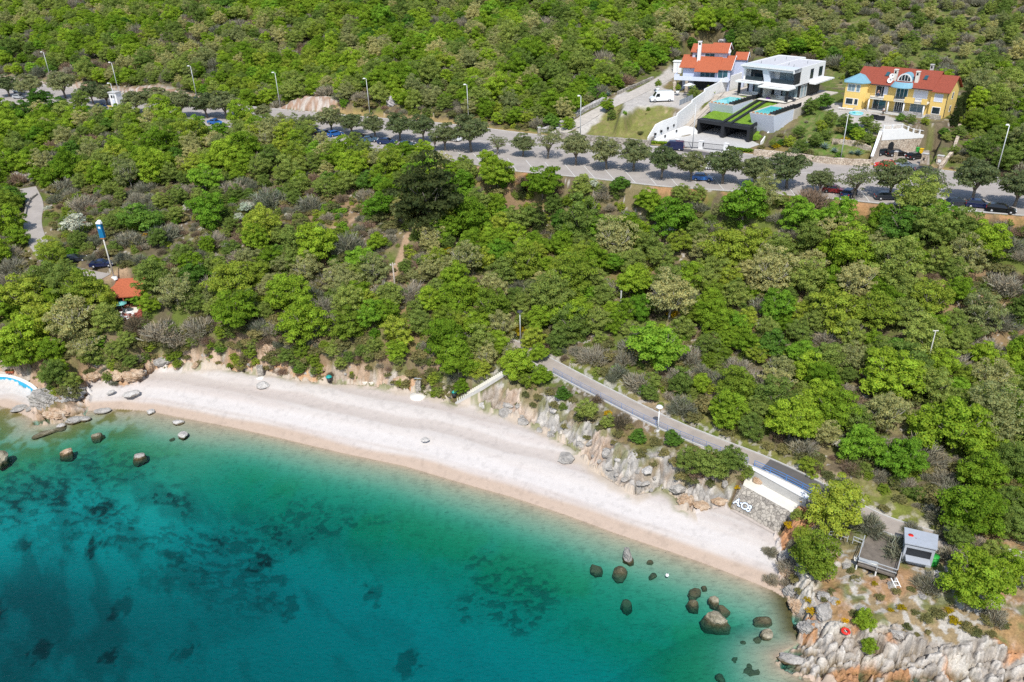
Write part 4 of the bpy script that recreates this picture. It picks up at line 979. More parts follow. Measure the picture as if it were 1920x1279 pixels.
for i, (p, r, bx, by, q) in enumerate(PINE_T):
    lab = f"parasol pine, {NUMW[i]} of the road row counted from its far western end" if i < NP // 2 else f"parasol pine, {NUMW[NP - 1 - i]} of the road row counted from its near eastern end"
    t = thing('stone_pine', lab, 'tree', (p[0], p[1], p[2] - .1), rng.uniform(0, 6.28), GROUP['stone_pine'], (r * rng.uniform(.88, 1.06), r * rng.uniform(.88, 1.06), r * rng.uniform(.86, .98) * (.88 if bx < 700 else 1)))
    t.rotation_euler = (rng.normal(0, .06), rng.normal(0, .06), t.rotation_euler[2])
    thin = 3 if int(bx) in (1600, 1736, 1027, 932) else i % 3
    link('crown', LIB['p'][0][thin], t); link('trunk', LIB['p'][1][i % 2], t)

def special(key, name, label, px, py, rpx, sz=1.0, n=1):
    r = 6.0
    for _ in range(4):
        p = hit(px, py, crown_mid(key) * r * sz); r = rpx * proj(p)[2] / F
    t = thing(name, label, 'tree', (p[0], p[1], float(gfast(p[0], p[1])) - .2), 1.0, None, (r, r, r * sz))
    link('crown', LIB[key][0][0], t); link('trunk', TR[0], t)
special('c', 'pine_tree', 'biggest pine of the slope, dark brownish green with layered boughs', 804, 358, 70, .95)
special('h', 'cypress_tree', 'dark cone shaped conifer standing alone in the middle of the wood', 1012, 405, 17, .62)
special('h', 'cypress_tree', 'small dark conifer squeezed between two bright green trees under the road', 980, 352, 11, .7)
CYP = [(1786,222),(1793,212),(1800,202),(1808,192),(1815,182),(1822,172)]
for i, (x, y) in enumerate(CYP):
    p = onground(x, y + 14); r = 1.0
    t = thing('cypress_tree', ['cypress at the garden end of the hedge beside the yellow villa', 'second cypress from the garden end of the hedge', 'third cypress from the garden end of the hedge', 'third cypress from the uphill end of the hedge', 'second cypress from the uphill end of the hedge', 'cypress at the uphill end of the hedge beside the yellow villa'][i], 'tree', (p[0], p[1], p[2] - .2), i, 'cypress hedge beside the yellow villa', (1.1, 1.1, 1.25))
    link('crown', LIB['h'][0][0], t); link('trunk', TR[0], t)

# ---- the uncountable rest of the wood: one object per kind, its plants set out by geometry nodes
def scatter(name, label, cat, items, keys):
    protos = bpy.data.collections.new(name + "_plants"); idx = {}
    n = 0
    for key in keys:
        idx[key] = []
        for m in LIB[key][0]:
            o = bpy.data.objects.new(f"plant_{n:03d}", m); protos.objects.link(o); idx[key].append(n); n += 1
    items = [q for q in items if q['key'] in keys]
    me = bpy.data.meshes.new(name)
    me.from_pydata([tuple(q['p']) for q in items], [], [])
    a = me.attributes.new("pick", 'INT', 'POINT'); a.data.foreach_set("value", [random.choice(idx[q['key']]) for q in items])
    a = me.attributes.new("turn", 'FLOAT_VECTOR', 'POINT'); a.data.foreach_set("vector", np.array([[rng.normal(0, .05), rng.normal(0, .05), rng.uniform(0, 6.28)] for q in items], np.float32).ravel())
    a = me.attributes.new("size", 'FLOAT_VECTOR', 'POINT'); a.data.foreach_set("vector", np.array([[q['r'], q['r'] * rng.uniform(.88, 1.1), q['r'] * rng.uniform(.9, 1.15)] for q in items], np.float32).ravel())
    o = bpy.data.objects.new(name, me); COL.objects.link(o); o["kind"] = "stuff"; tag(o, label, cat)
    g = bpy.data.node_groups.new(name, 'GeometryNodeTree')
    g.interface.new_socket(name="Geometry", in_out='INPUT', socket_type='NodeSocketGeometry')
    g.interface.new_socket(name="Geometry", in_out='OUTPUT', socket_type='NodeSocketGeometry')
    N = g.nodes.new
    gi = N("NodeGroupInput"); go = N("NodeGroupOutput"); ip = N("GeometryNodeInstanceOnPoints"); ci = N("GeometryNodeCollectionInfo")
    ci.inputs['Collection'].default_value = protos; ci.inputs['Separate Children'].default_value = True; ci.inputs['Reset Children'].default_value = True
    ip.inputs['Pick Instance'].default_value = True
    def attr(nm, ty):
        k = N("GeometryNodeInputNamedAttribute"); k.data_type = ty; k.inputs['Name'].default_value = nm; return k.outputs['Attribute']
    L = g.links.new
    L(gi.outputs[0], ip.inputs['Points']); L(ci.outputs[0], ip.inputs['Instance']); L(attr("pick", 'INT'), ip.inputs['Instance Index'])
    L(attr("turn", 'FLOAT_VECTOR'), ip.inputs['Rotation']); L(attr("size", 'FLOAT_VECTOR'), ip.inputs['Scale'])
    L(ip.outputs[0], go.inputs[0])
    md = o.modifiers.new("plants", 'NODES'); md.node_group = g
    return o
scatter('broadleaf_forest', 'far broadleaf wood covering the hillside', 'forest', rest, 'gvyokd')
scatter('bare_scrubland', 'distant grey leafless scrub between the trees', 'scrub', rest, 'br')
# undergrowth in every gap
ug = []
_az = rng.uniform(R_(-47), R_(47), 40000); _rd = np.sqrt(rng.uniform(85 ** 2, 330 ** 2, 40000)); _X = _rd * np.sin(_az); _Y = _rd * np.cos(_az)
_z, _dw, _dc, _rock, _pm, _cp, _S = ground(_X, _Y, True); _Zg = gfast(_X, _Y)
_df, _tf = poly_dist(road_far, _X, _Y); _dn, _tn = poly_dist(road_near, _X, _Y)
ok = (_dc > .6) & (_Zg > 1.2) & ~inside(road_poly, _X, _Y) & ((_df > 5) | (_tf > 6.6)) & (_df > 1.5) & (_dn > .7) & ((_rock < .8) | (_X < -8))
for P, hw, bl in RIBS: ok &= poly_dist(P[:, :2], _X, _Y)[0] > hw + .9
for P, alt, bl in FLATS: ok &= ~inside(P, _X, _Y)
_nn = fbm(_X / 5, _Y / 5, 3, 505)
for i in np.nonzero(ok)[0]:
    gx, gy, zz = proj((_X[i], _Y[i], _Zg[i]))
    p = .75
    if pin(OPEN_PX[0], gx, gy): p = .07
    elif pin(OPEN_PX[1], gx, gy): p = .22 if _nn[i] > .5 else .05
    elif pin(OPEN_PX[2], gx, gy): p = .35
    elif _rock[i] > .3: p = .75 if _dc[i] > 2 else .35
    elif any(pin(P, gx, gy) for P in OPEN_PX[3:6]): p = 0
    elif any(pin(P, gx, gy) for P in OPEN_PX[6:]): p = .12
    elif pin(SPARSE_PX[1][0], gx, gy): p = .25
    if rng.random() > p: continue
    key = random.choice('ssssskbrvy' if _nn[i] > .5 else 'ssbbrskky')
    if rng.random() < .006: key = 'w'
    if rng.random() < .006: key = 'q'
    r = float(np.clip(rng.lognormal(-.15, .38), .3, 1.9))
    if p < .4: r *= .55
    ug.append(dict(p=np.array([_X[i], _Y[i], _Zg[i] - .1 * r - (.5 * r if key in 'kvy' else 0)]), r=r, key=key))
scatter('undergrowth', 'low scrub and brambles filling the gaps of the wood', 'undergrowth', ug, 'skbrwqvy')
print("plants", {f: len(L) for f, L in fam.items()}, "rest", len(rest), "fill", len(FILL), "undergrowth", len(ug))
# ------------------------------------------------------------------ materials of built things
WHITE = mat('white_paint', (.80, .80, .79), .6, .05, 1.5)
OFFW = mat('pale_render', (.62, .66, .76), .7, .05, 1.2)
BLUEW = mat('pale_blue_render', (.50, .55, .70), .75, .06, 1.0)
YEL = mat('yellow_render', (.80, .57, .19), .75, .06, 1.0)
TILE = mat('orange_roof_tiles', (.45, .125, .058), .8, .22, 4, .3, 14)
TILE2 = mat('red_roof_tiles', (.31, .075, .045), .8, .22, 4, .3, 14)
BLUEROOF = mat('blue_grey_roof', (.19, .37, .46), .6, .12, 3)
CONC = mat('concrete', (.50, .49, .47), .85, .12, 1.2, .1, 8)
PALEC = mat('pale_concrete', (.72, .69, .62), .85, .08, .8)
ASPH = mat('pale_asphalt', (.37, .335, .305), .9, .12, .35, .1, 12)  # one even pale warm grey for road and lane
DARKA = mat('new_asphalt', (.115, .108, .105), .9, .12, .6, .1, 12)
PATHM = mat('worn_path', (.36, .315, .275), .9, .14, .5, .1, 12)
GRAV = mat('gravel', (.47, .43, .38), .95, .18, .8, .3, 8)
PAV = mat('stone_paving', (.52, .47, .41), .85, .12, 1.0)
BLACK = mat('black_panel', (.022, .024, .028), .5, .2, 3)
DARKM = mat('dark_metal', (.05, .05, .055), .5, .2, 3)
STEEL = mat('galvanised_steel', (.55, .57, .58), .45, .08, 3, metal=.3)
BLUEM = mat('blue_paint', (.06, .22, .55), .5, .1, 3)
GREYBLUE = mat('faded_blue_paint', (.17, .26, .46), .6, .15, 2)
TURQ = mat('turquoise_paint', (.03, .42, .66), .6, .12, 1.0)
TEAL = mat('teal_plastic', (.02, .30, .28), .5, .1, 3)
WOODD = mat('weathered_deck', (.17, .145, .12), .9, .3, 1.2, .2, 9)
REDW = mat('red_brown_wood', (.30, .085, .06), .8, .25, 2)
WOODP = mat('grey_wood_pole', (.42, .36, .30), .9, .2, 3)
SILV = mat('silver_sheet', (.47, .50, .55), .45, .08, 2.0, metal=.15)
RED = mat('red_paint', (.65, .03, .02), .5, .05, 2)
GREENP = mat('green_plastic', (.03, .33, .05), .5, .1, 3)
SAND = mat('cream_canvas', (.74, .66, .50), .9, .05, 1)
ORNG = mat('ochre_steel', (.42, .19, .08), .8, .2, 2)
TURF = mat('roof_turf', (.17, .30, .025), .95, .35, 2.2, .8, 9)
POOLT = mat('pool_tile', (.25, .60, .62), .4, .06, 2)
YPLAST = mat('yellow_plastic', (.75, .48, .02), .5, .05, 3)
SKIN = mat('skin', (.55, .33, .24), .6, .05, 3)
def stonewall_mat(name, a, b, sc):
    m = mat(name, a, .9, .2, 2.5)
    n = m.node_tree; bs = n.nodes["Principled BSDF"]; tc = [k for k in n.nodes if k.type == 'TEX_COORD'][0]
    vo = n.nodes.new("ShaderNodeTexVoronoi"); vo.inputs['Scale'].default_value = sc
    ve = n.nodes.new("ShaderNodeTexVoronoi"); ve.feature = 'DISTANCE_TO_EDGE'; ve.inputs['Scale'].default_value = sc
    for v in (vo, ve): n.links.new(tc.outputs['Object'], v.inputs['Vector'])
    rp = n.nodes.new("ShaderNodeValToRGB"); rp.color_ramp.elements[0].color = (*a, 1); rp.color_ramp.elements[1].color = (*b, 1)
    sp = n.nodes.new("ShaderNodeSeparateColor"); n.links.new(vo.outputs['Color'], sp.inputs[0]); n.links.new(sp.outputs[0], rp.inputs[0])
    st = n.nodes.new("ShaderNodeMapRange"); st.inputs[1].default_value = .0; st.inputs[2].default_value = .09; st.inputs[3].default_value = .32; st.inputs[4].default_value = 1
    n.links.new(ve.outputs['Distance'], st.inputs[0])
    mx = n.nodes.new("ShaderNodeVectorMath"); mx.operation = 'SCALE'; n.links.new(rp.outputs[0], mx.inputs[0]); n.links.new(st.outputs[0], mx.inputs['Scale'])
    n.links.new(mx.outputs[0], bs.inputs['Base Color'])
    bp = n.nodes.new("ShaderNodeBump"); bp.inputs['Strength'].default_value = .6; bp.inputs['Distance'].default_value = .1
    n.links.new(ve.outputs['Distance'], bp.inputs['Height']); n.links.new(bp.outputs[0], bs.inputs['Normal'])
    return m
SWALL = stonewall_mat('rubble_stone', (.26, .235, .205), (.47, .43, .37), 2.2)
SWALLW = stonewall_mat('warm_rubble_stone', (.42, .33, .25), (.66, .57, .46), 2.6)
DRYST = stonewall_mat('dry_stone', (.33, .31, .30), (.60, .57, .55), 3.0)
def glassmat(name, c):
    m = mat(name, c, .08, .25, .6); m.node_tree.nodes["Principled BSDF"].inputs['Specular IOR Level'].default_value = .6; return m
GLASS = glassmat('dark_glass', (.02, .035, .045)); GLASST = glassmat('teal_glass', (.03, .10, .13)); GLASSP = glassmat('pale_glass', (.22, .30, .34))
def poolwater():
    m = bpy.data.materials.new('pool_water'); m.use_nodes = True; b = m.node_tree.nodes["Principled BSDF"]
    b.inputs['Base Color'].default_value = (.10, .55, .56, 1); b.inputs['Roughness'].default_value = .05; return m
POOLW = poolwater()

for m_, ax in ((TILE, 'x'), (TILE2, 'x')):
    n = m_.node_tree; bs = n.nodes["Principled BSDF"]; tc = [k for k in n.nodes if k.type == 'TEX_COORD'][0]
    wv = n.nodes.new("ShaderNodeTexWave"); wv.inputs['Scale'].default_value = 1.7; wv.inputs['Distortion'].default_value = .6; wv.inputs['Detail'].default_value = 2; wv.bands_direction = 'Y'
    n.links.new(tc.outputs['Object'], wv.inputs['Vector']); src = bs.inputs['Base Color'].links[0].from_socket
    mr = n.nodes.new("ShaderNodeMapRange"); mr.inputs[3].default_value = .72; mr.inputs[4].default_value = 1.12; n.links.new(wv.outputs[1], mr.inputs[0])
    sc_ = n.nodes.new("ShaderNodeVectorMath"); sc_.operation = 'SCALE'; n.links.new(src, sc_.inputs[0]); n.links.new(mr.outputs[0], sc_.inputs['Scale']); n.links.new(sc_.outputs[0], bs.inputs['Base Color'])
def strct(o): o["kind"] = "structure"; return o
# ---- roads and paths, each a sheet a little above the ground it lies on
def resample(P, n):
    P = np.asarray(P, float); d = np.r_[0, np.cumsum(np.linalg.norm(np.diff(P[:, :2], axis=0), axis=1))]
    t = np.linspace(0, d[-1], n); return np.stack([np.interp(t, d, P[:, k]) for k in range(P.shape[1])], 1)
def smooth(P, it=2):
    P = np.asarray(P, float)
    for _ in range(it):
        Q = [P[0]]
        for a, b in zip(P[:-1], P[1:]): Q += [a * .75 + b * .25, a * .25 + b * .75]
        P = np.array(Q + [P[-1]])
    return P
def offset(P, d):
    P = np.asarray(P, float); T = np.gradient(P[:, :2], axis=0); T /= np.linalg.norm(T, axis=1, keepdims=True) + 1e-9
    Q = P.copy(); Q[:, 0] += -T[:, 1] * d; Q[:, 1] += T[:, 0] * d; return Q
def sheet(name, A, B, m, nx=1):
    v = []; f = []; n = len(A)
    for i in range(n):
        for k in range(nx + 1): v.append(tuple(A[i] + (B[i] - A[i]) * k / nx))
    for i in range(n - 1):
        for k in range(nx): f.append((i * (nx + 1) + k, i * (nx + 1) + k + 1, (i + 1) * (nx + 1) + k + 1, (i + 1) * (nx + 1) + k))
    return strct(MB().add(v, f).build(name, m))
def strip(mb, P, w, h, z0=-.1):
    """a band of width w and height h along a line"""
    A = offset(P, w / 2); B = offset(P, -w / 2); n = len(P)
    v = []; 
    for i in range(n): v += [(A[i][0], A[i][1], P[i][2] + z0), (A[i][0], A[i][1], P[i][2] + h), (B[i][0], B[i][1], P[i][2] + h), (B[i][0], B[i][1], P[i][2] + z0)]
    f = [(i * 4 + k, i * 4 + (k + 1) % 4, i * 4 + 4 + (k + 1) % 4, i * 4 + 4 + k) for i in range(n - 1) for k in range(4)]
    f += [(0, 1, 2, 3), tuple(4 * n - 1 - k for k in range(4))]
    mb.add(v, f); return mb
RF = resample(np.c_[road_far, np.full(len(road_far), RALT)], 160); RN = resample(np.c_[road_near, np.full(len(road_near), RALT)], 160)
sheet('road', RF, RN, ASPH, 6)
strct(strip(MB(), offset(RF, -.15), .22, .13).build('kerb', CONC)); strct(strip(MB(), offset(RN, .2), .22, .13).build('kerb', CONC))
mk = MB()
for i in range(40, 158, 2):
    a = RN[i]; b = RN[i] + (RF[i] - RN[i]) * .27
    mk.bar((a[0] * .97 + b[0] * .03, a[1] * .97 + b[1] * .03, RALT + .004), (b[0], b[1], RALT + .004), .12, .008)
LA = RN + (RF - RN) * .62 + [0, 0, .006]
for i in range(2, 156, 3):
    mk.bar(LA[i], LA[i + 1], .12, .008)
MARK = mat('road_paint', (.62, .62, .60), .8, .15, 3)
strct(mk.build('road_marking', MARK))
pr = smooth(np.array([at(*p) for p in PROM]), 2)
def seg(P, i0, i1): return P[i0:i1]
pr = resample(pr, 120)
_pxs = np.array([proj(p)[0] for p in pr])
i1 = int(np.argmax(_pxs > 1432)); i2 = int(np.argmax(_pxs > 1545))
def ribbon(name, P, hw, m): return sheet(name, offset(P, hw), offset(P, -hw), m, 2)
ribbon('footpath', pr[:i1 + 1], 1.45, PATHM); ribbon('footpath', pr[i1:i2 + 1] + [0, 0, .003], 1.45, DARKA); ribbon('footpath', pr[i2:], 1.45, PATHM)
strct(strip(MB(), offset(pr, 1.55), .2, .14).build('kerb', CONC)); strct(strip(MB(), offset(pr, -1.6), .3, .10, -.5).build('kerb', CONC))
ln = resample(smooth(np.array([at(*p) for p in LANE]), 2), 40); ribbon('lane', ln, 1.75, ASPH)
dr = resample(smooth(np.array([at(*p) for p in DRIVE]), 2), 40); ribbon('driveway', dr, 2.1, GRAV)

# ---- blue railing of the promenade
def railing(name, label, cat, P, step, h, m, rails, pw=.06, group=None):
    P = np.asarray(P, float); L = np.linalg.norm(np.diff(P[:, :2], axis=0), axis=1).sum(); n = max(2, int(L / step) + 1)
    Q = resample(P, n); t = thing(name, label, cat, Q[0], 0, group)
    o = Vector(Q[0])
    for p in Q:
        q = Vector(p) - o; MB().bar(q + Vector((0, 0, -.15)), q + Vector((0, 0, h)), pw).build('post', m, t)
    R = resample(P, n * 3)
    for z in rails:
        b = MB()
        for a, c in zip(R[:-1], R[1:]): b.bar(Vector(a) - o + Vector((0, 0, z)), Vector(c) - o + Vector((0, 0, z)), pw * .9)
        b.build('rail', m, t)
    return t
rl = offset(pr, -1.62)
_rx = np.array([proj(p)[0] for p in rl])
j0 = int(np.argmax(_rx > 1034)); j1 = int(np.argmax(_rx > 1406)); j2 = int(np.argmax(_rx > 1536))
railing('railing', 'faded blue metal railing along the sea side of the promenade above the grey rocks', 'railing', rl[j0:j1], 2.0, 1.1, GREYBLUE, (.35, .72, 1.08), .05)
railing('railing', 'bright blue metal railing on top of the white concrete retaining wall', 'railing', rl[j1:j2], 1.9, 1.1, BLUEM, (.35, .70, 1.08), .06)

# ---- white retaining wall, its ledge and the rubble wall with graffiti
A, B = at(1402, 874, 5.0), at(1512, 935, 4.85); A2, B2 = at(1418, 871, 5.0), at(1533, 932, 4.85)
t = thing('retaining_wall', 'white concrete retaining wall under the dark asphalt stretch of the promenade', 'wall', (0, 0, 0))
lo = 2.9
MB().hexa([(*A[:2], lo), (*B[:2], lo), (*B2[:2], lo), (*A2[:2], lo)], [A - [0, 0, .12], B - [0, 0, .12], B2 - [0, 0, .12], A2 - [0, 0, .12]]).build('wall_face', CONC, t)
ex = (A - A2) * .08; ex[2] = 0
MB().hexa([A + ex - [0, 0, .115], B + ex - [0, 0, .115], B2 - [0, 0, .115], A2 - [0, 0, .115]], [A + ex, B + ex, B2, A2]).build('coping', WHITE, t)
E_, F_ = at(1392, 912, 3.3), at(1482, 962, 3.3); G_, H_ = at(1369, 949, 1.2), at(1457, 1000, 1.0)
t = thing('ledge', 'pale concrete ledge between the retaining wall and the rubble wall', 'ledge', (0, 0, 0))
MB().hexa([(*E_[:2], 1.5), (*F_[:2], 1.5), (*B[:2], 1.5), (*A[:2], 1.5)], [E_, F_, (*B[:2], 3.3), (*A[:2], 3.3)]).build('slab', PALEC, t)
t = thing('rubble_wall', 'grey rubble stone wall with white graffiti at the end of the beach', 'wall', (0, 0, 0))
nrm = np.cross(H_ - G_, E_ - G_); nrm = nrm / np.linalg.norm(nrm); nrm = nrm if nrm[1] < 0 else -nrm
back = np.array([0, 1.2, 0])
n_ = 14; mb = MB(); vv = []; ff = []
for j in range(7):
    for i in range(n_ + 1):
        s, u = i / n_, j / 6
        p = (G_ * (1 - s) + H_ * s) * (1 - u) + (E_ * (1 - s) + F_ * s) * u
        vv.append(p + nrm * rng.uniform(-.05, .06) - np.array([0, 0, .6]) * (j == 0))
for j in range(6):
    for i in range(n_): k = j * (n_ + 1) + i; ff.append((k, k + 1, k + n_ + 2, k + n_ + 1))
mb.add(vv, ff); top = [E_ + [0, 0, .0], F_, F_ + back, E_ + back]
mb.add([E_ + [0, 0, .02], F_ + [0, 0, .02], F_ + back * .3 + [0, 0, .02], E_ + back * .3 + [0, 0, .02]], [(0, 1, 2, 3)])
mb.add([G_ - [0, 0, .6], E_, E_ + back, G_ + back - [0, 0, .6]], [(0, 1, 2, 3)]); mb.add([H_ - [0, 0, .6], F_, F_ + back, H_ + back - [0, 0, .6]], [(0, 1, 2, 3)])
mb.build('stonework', SWALL, t)
def lettering(txt, size, m, off, parent, M):
    c = bpy.data.curves.new('lettering', 'FONT'); c.body = txt; c.size = size; c.offset = off; c.extrude = .01; c.space_character = .92
    o = bpy.data.objects.new('lettering', c); COL.objects.link(o)
    dg = bpy.context.evaluated_depsgraph_get(); me = bpy.data.meshes.new_from_object(o.evaluated_get(dg)); bpy.data.objects.remove(o)
    me.materials.clear(); me.materials.append(m); return me
ux = (H_ - G_) / np.linalg.norm(H_ - G_); uy = np.cross(nrm, ux); uy = uy / np.linalg.norm(uy)
if uy[2] < 0: uy = -uy
gp = G_ + ux * .15 + uy * .55 + nrm * .10
MG = Matrix(((ux[0], uy[0], nrm[0], gp[0]), (ux[1], uy[1], nrm[1], gp[1]), (ux[2], uy[2], nrm[2], gp[2]), (0, 0, 0, 1)))
GRB = mat('graffiti_black', (.015, .015, .02), .7, .1, 3); GRW = mat('graffiti_white', (.66, .74, .86), .7, .06, 2)
g1 = link('graffiti', lettering('A:C8', 1.3, GRB, .10, t, MG), t, 'black outlined pale lettering sprayed on the wall'); g1.matrix_world = MG
g2 = link('lettering', lettering('A:C8', 1.3, GRW, .035, t, MG), g1); g2.location = (0, 0, .025)

# ---- beach stairs
S0, S1 = at(857, 753, 1.3), at(950, 697, 6.6)
d = (S1 - S0); Lh = math.hypot(d[0], d[1]); ang = math.atan2(d[1], d[0])
t = thing('stairs', 'white stone stairs climbing from the beach to the promenade', 'stairs', S0, ang)
ns = 26; mb = MB()
for k in range(ns): mb.box(Lh * k / ns, Lh * (k + 1) / ns, -.75, .95, d[2] * k / ns - .9, d[2] * (k + 1) / ns)
mb.build('steps', mat('white_step_stone', (.66, .64, .58), .85, .12, 3), t)
MB().prof([(-.3, -.8), (-.3, .35), (Lh, d[2] + .35), (Lh + .4, d[2] + .35), (Lh + .4, d[2] - 2.2), (Lh, d[2] - 2.4)], -1.0, -.752).build('side_wall', CONC, t)

# ---- rocks
def rockmat(name, c1, c2, wet=(.10, .075, .035), hw=.22):
    m = mat(name, c1, .9, .25, 1.1, .7, 5, col2=c2)
    n = m.node_tree; b = n.nodes["Principled BSDF"]; src = b.inputs['Base Color'].links[0].from_socket
    g = n.nodes.new("ShaderNodeNewGeometry"); sp = n.nodes.new("ShaderNodeSeparateXYZ"); n.links.new(g.outputs['Position'], sp.inputs[0])
    nz = n.nodes.new("ShaderNodeTexNoise"); nz.inputs['Scale'].default_value = 2.2; n.links.new(g.outputs['Position'], nz.inputs['Vector'])
    ad = n.nodes.new("ShaderNodeMath"); ad.operation = 'MULTIPLY_ADD'; ad.inputs[1].default_value = .35; n.links.new(nz.outputs[0], ad.inputs[0]); n.links.new(sp.outputs[2], ad.inputs[2])
    mr = n.nodes.new("ShaderNodeMapRange"); mr.inputs[1].default_value = hw + .08; mr.inputs[2].default_value = hw + .28; n.links.new(ad.outputs[0], mr.inputs[0])
    mx = n.nodes.new("ShaderNodeMix"); mx.data_type = 'RGBA'; mx.inputs['A'].default_value = (*wet, 1)
    n.links.new(mr.outputs[0], mx.inputs[0]); n.links.new(src, mx.inputs['B']); n.links.new(mx.outputs['Result'], b.inputs['Base Color'])
    # fine cracks
    vo = n.nodes.new("ShaderNodeTexVoronoi"); vo.feature = 'DISTANCE_TO_EDGE'; vo.inputs['Scale'].default_value = 1.6
    tc = [k for k in n.nodes if k.type == 'TEX_COORD'][0]; n.links.new(tc.outputs['Object'], vo.inputs['Vector'])
    return m
LIME = rockmat('limestone', (.28, .265, .245), (.50, .47, .43)); LIMEW = rockmat('white_limestone', (.48, .455, .43), (.66, .63, .59)); OCHR = rockmat('ochre_limestone', (.42, .25, .13), (.60, .48, .36)); SEAR = rockmat('weedy_rock', (.16, .14, .08), (.46, .41, .31), (.10, .09, .05), .22)
LILAC = rockmat('loose_stone', (.40, .37, .37), (.62, .58, .58))
def rockmesh(name, sx, sy, sz, m, seed, sub=3, planes=13, rough=.06):
    r = np.random.default_rng(seed)
    bm = bmesh.new(); bmesh.ops.create_icosphere(bm, subdivisions=sub, radius=1.0)
    pn = r.normal(size=(planes, 3)); pn /= np.linalg.norm(pn, axis=1, keepdims=True); ph_ = r.uniform(.62, .98, planes)
    for v in bm.verts:
        q = np.array(v.co); dt = pn @ q; k = dt > .05
        rad = min(1.08, (ph_[k] / dt[k]).min()) if k.any() else 1
        rad += rough * (math.sin(q[0] * 7 + seed) * math.sin(q[1] * 8 + seed * 2) + .6 * math.sin(q[2] * 15 + q[0] * 11 + seed)) + r.normal(0, rough * .25)
        v.co = Vector((q[0] * rad * sx, q[1] * rad * sy, q[2] * rad * sz))
    me = bpy.data.meshes.new(name); bm.to_mesh(me); bm.free(); me.materials.append(m); return me
ROCKN = [0]
def rock(name, label, cat, px, py, rpx, fx=1.0, fz=.7, m=None, rz=0.0, sink=.35, alt=None, group=None, sub=3, rough=.06):
    if m is SEAR and alt is not None: rpx *= .86; alt -= .12 if alt <= 0 else 0
    p = at(px, py, alt) if alt is not None else hit(px, py, .1)
    z = proj(p)[2]; r = rpx * z / F; g = float(gfast(p[0], p[1])) if alt is None else alt
    ROCKN[0] += 1
    me_ = rockmesh(name, r * fx, r, r * fz, m or LIME, ROCKN[0], sub, 13, rough); bed = float(gfast(p[0], p[1])); z_ = g + r * fz * (1 - 2 * sink) * .5
    if alt is not None and bed < -.3 and z_ - bed > r * fz * .9:     # a rock in the water stands on the sea floor
        k_ = (z_ - bed + .25) / (r * fz)
        for v_ in me_.vertices:
            if v_.co.z < 0: f_ = -v_.co.z / (r * fz); v_.co.z *= k_; v_.co.x *= 1 + .6 * f_; v_.co.y *= 1 + .6 * f_
    o = link(name, me_); o.location = (p[0], p[1], g + r * fz * (1 - 2 * sink) * .5); o.rotation_euler = (0, 0, rz)
    return tag(o, label, cat, group)
rock('headland_rock', 'big pale rock of the headland pair, on the side of the turquoise wall', 'rock', 88, 757, 26, 1.15, .95, LIME, .4, .25, .7, sub=5, rough=.09)
rock('headland_rock', 'big pale rock of the headland pair, on the side of the beach', 'rock', 134, 748, 25, 1.1, .95, LIME, 1.4, .25, .8, sub=5, rough=.09)
rock('headland_rock', 'ochre lower rock at the sea foot of the headland pair', 'rock', 108, 776, 17, 1.5, .6, OCHR, .2, .3, .3, sub=4, rough=.1)
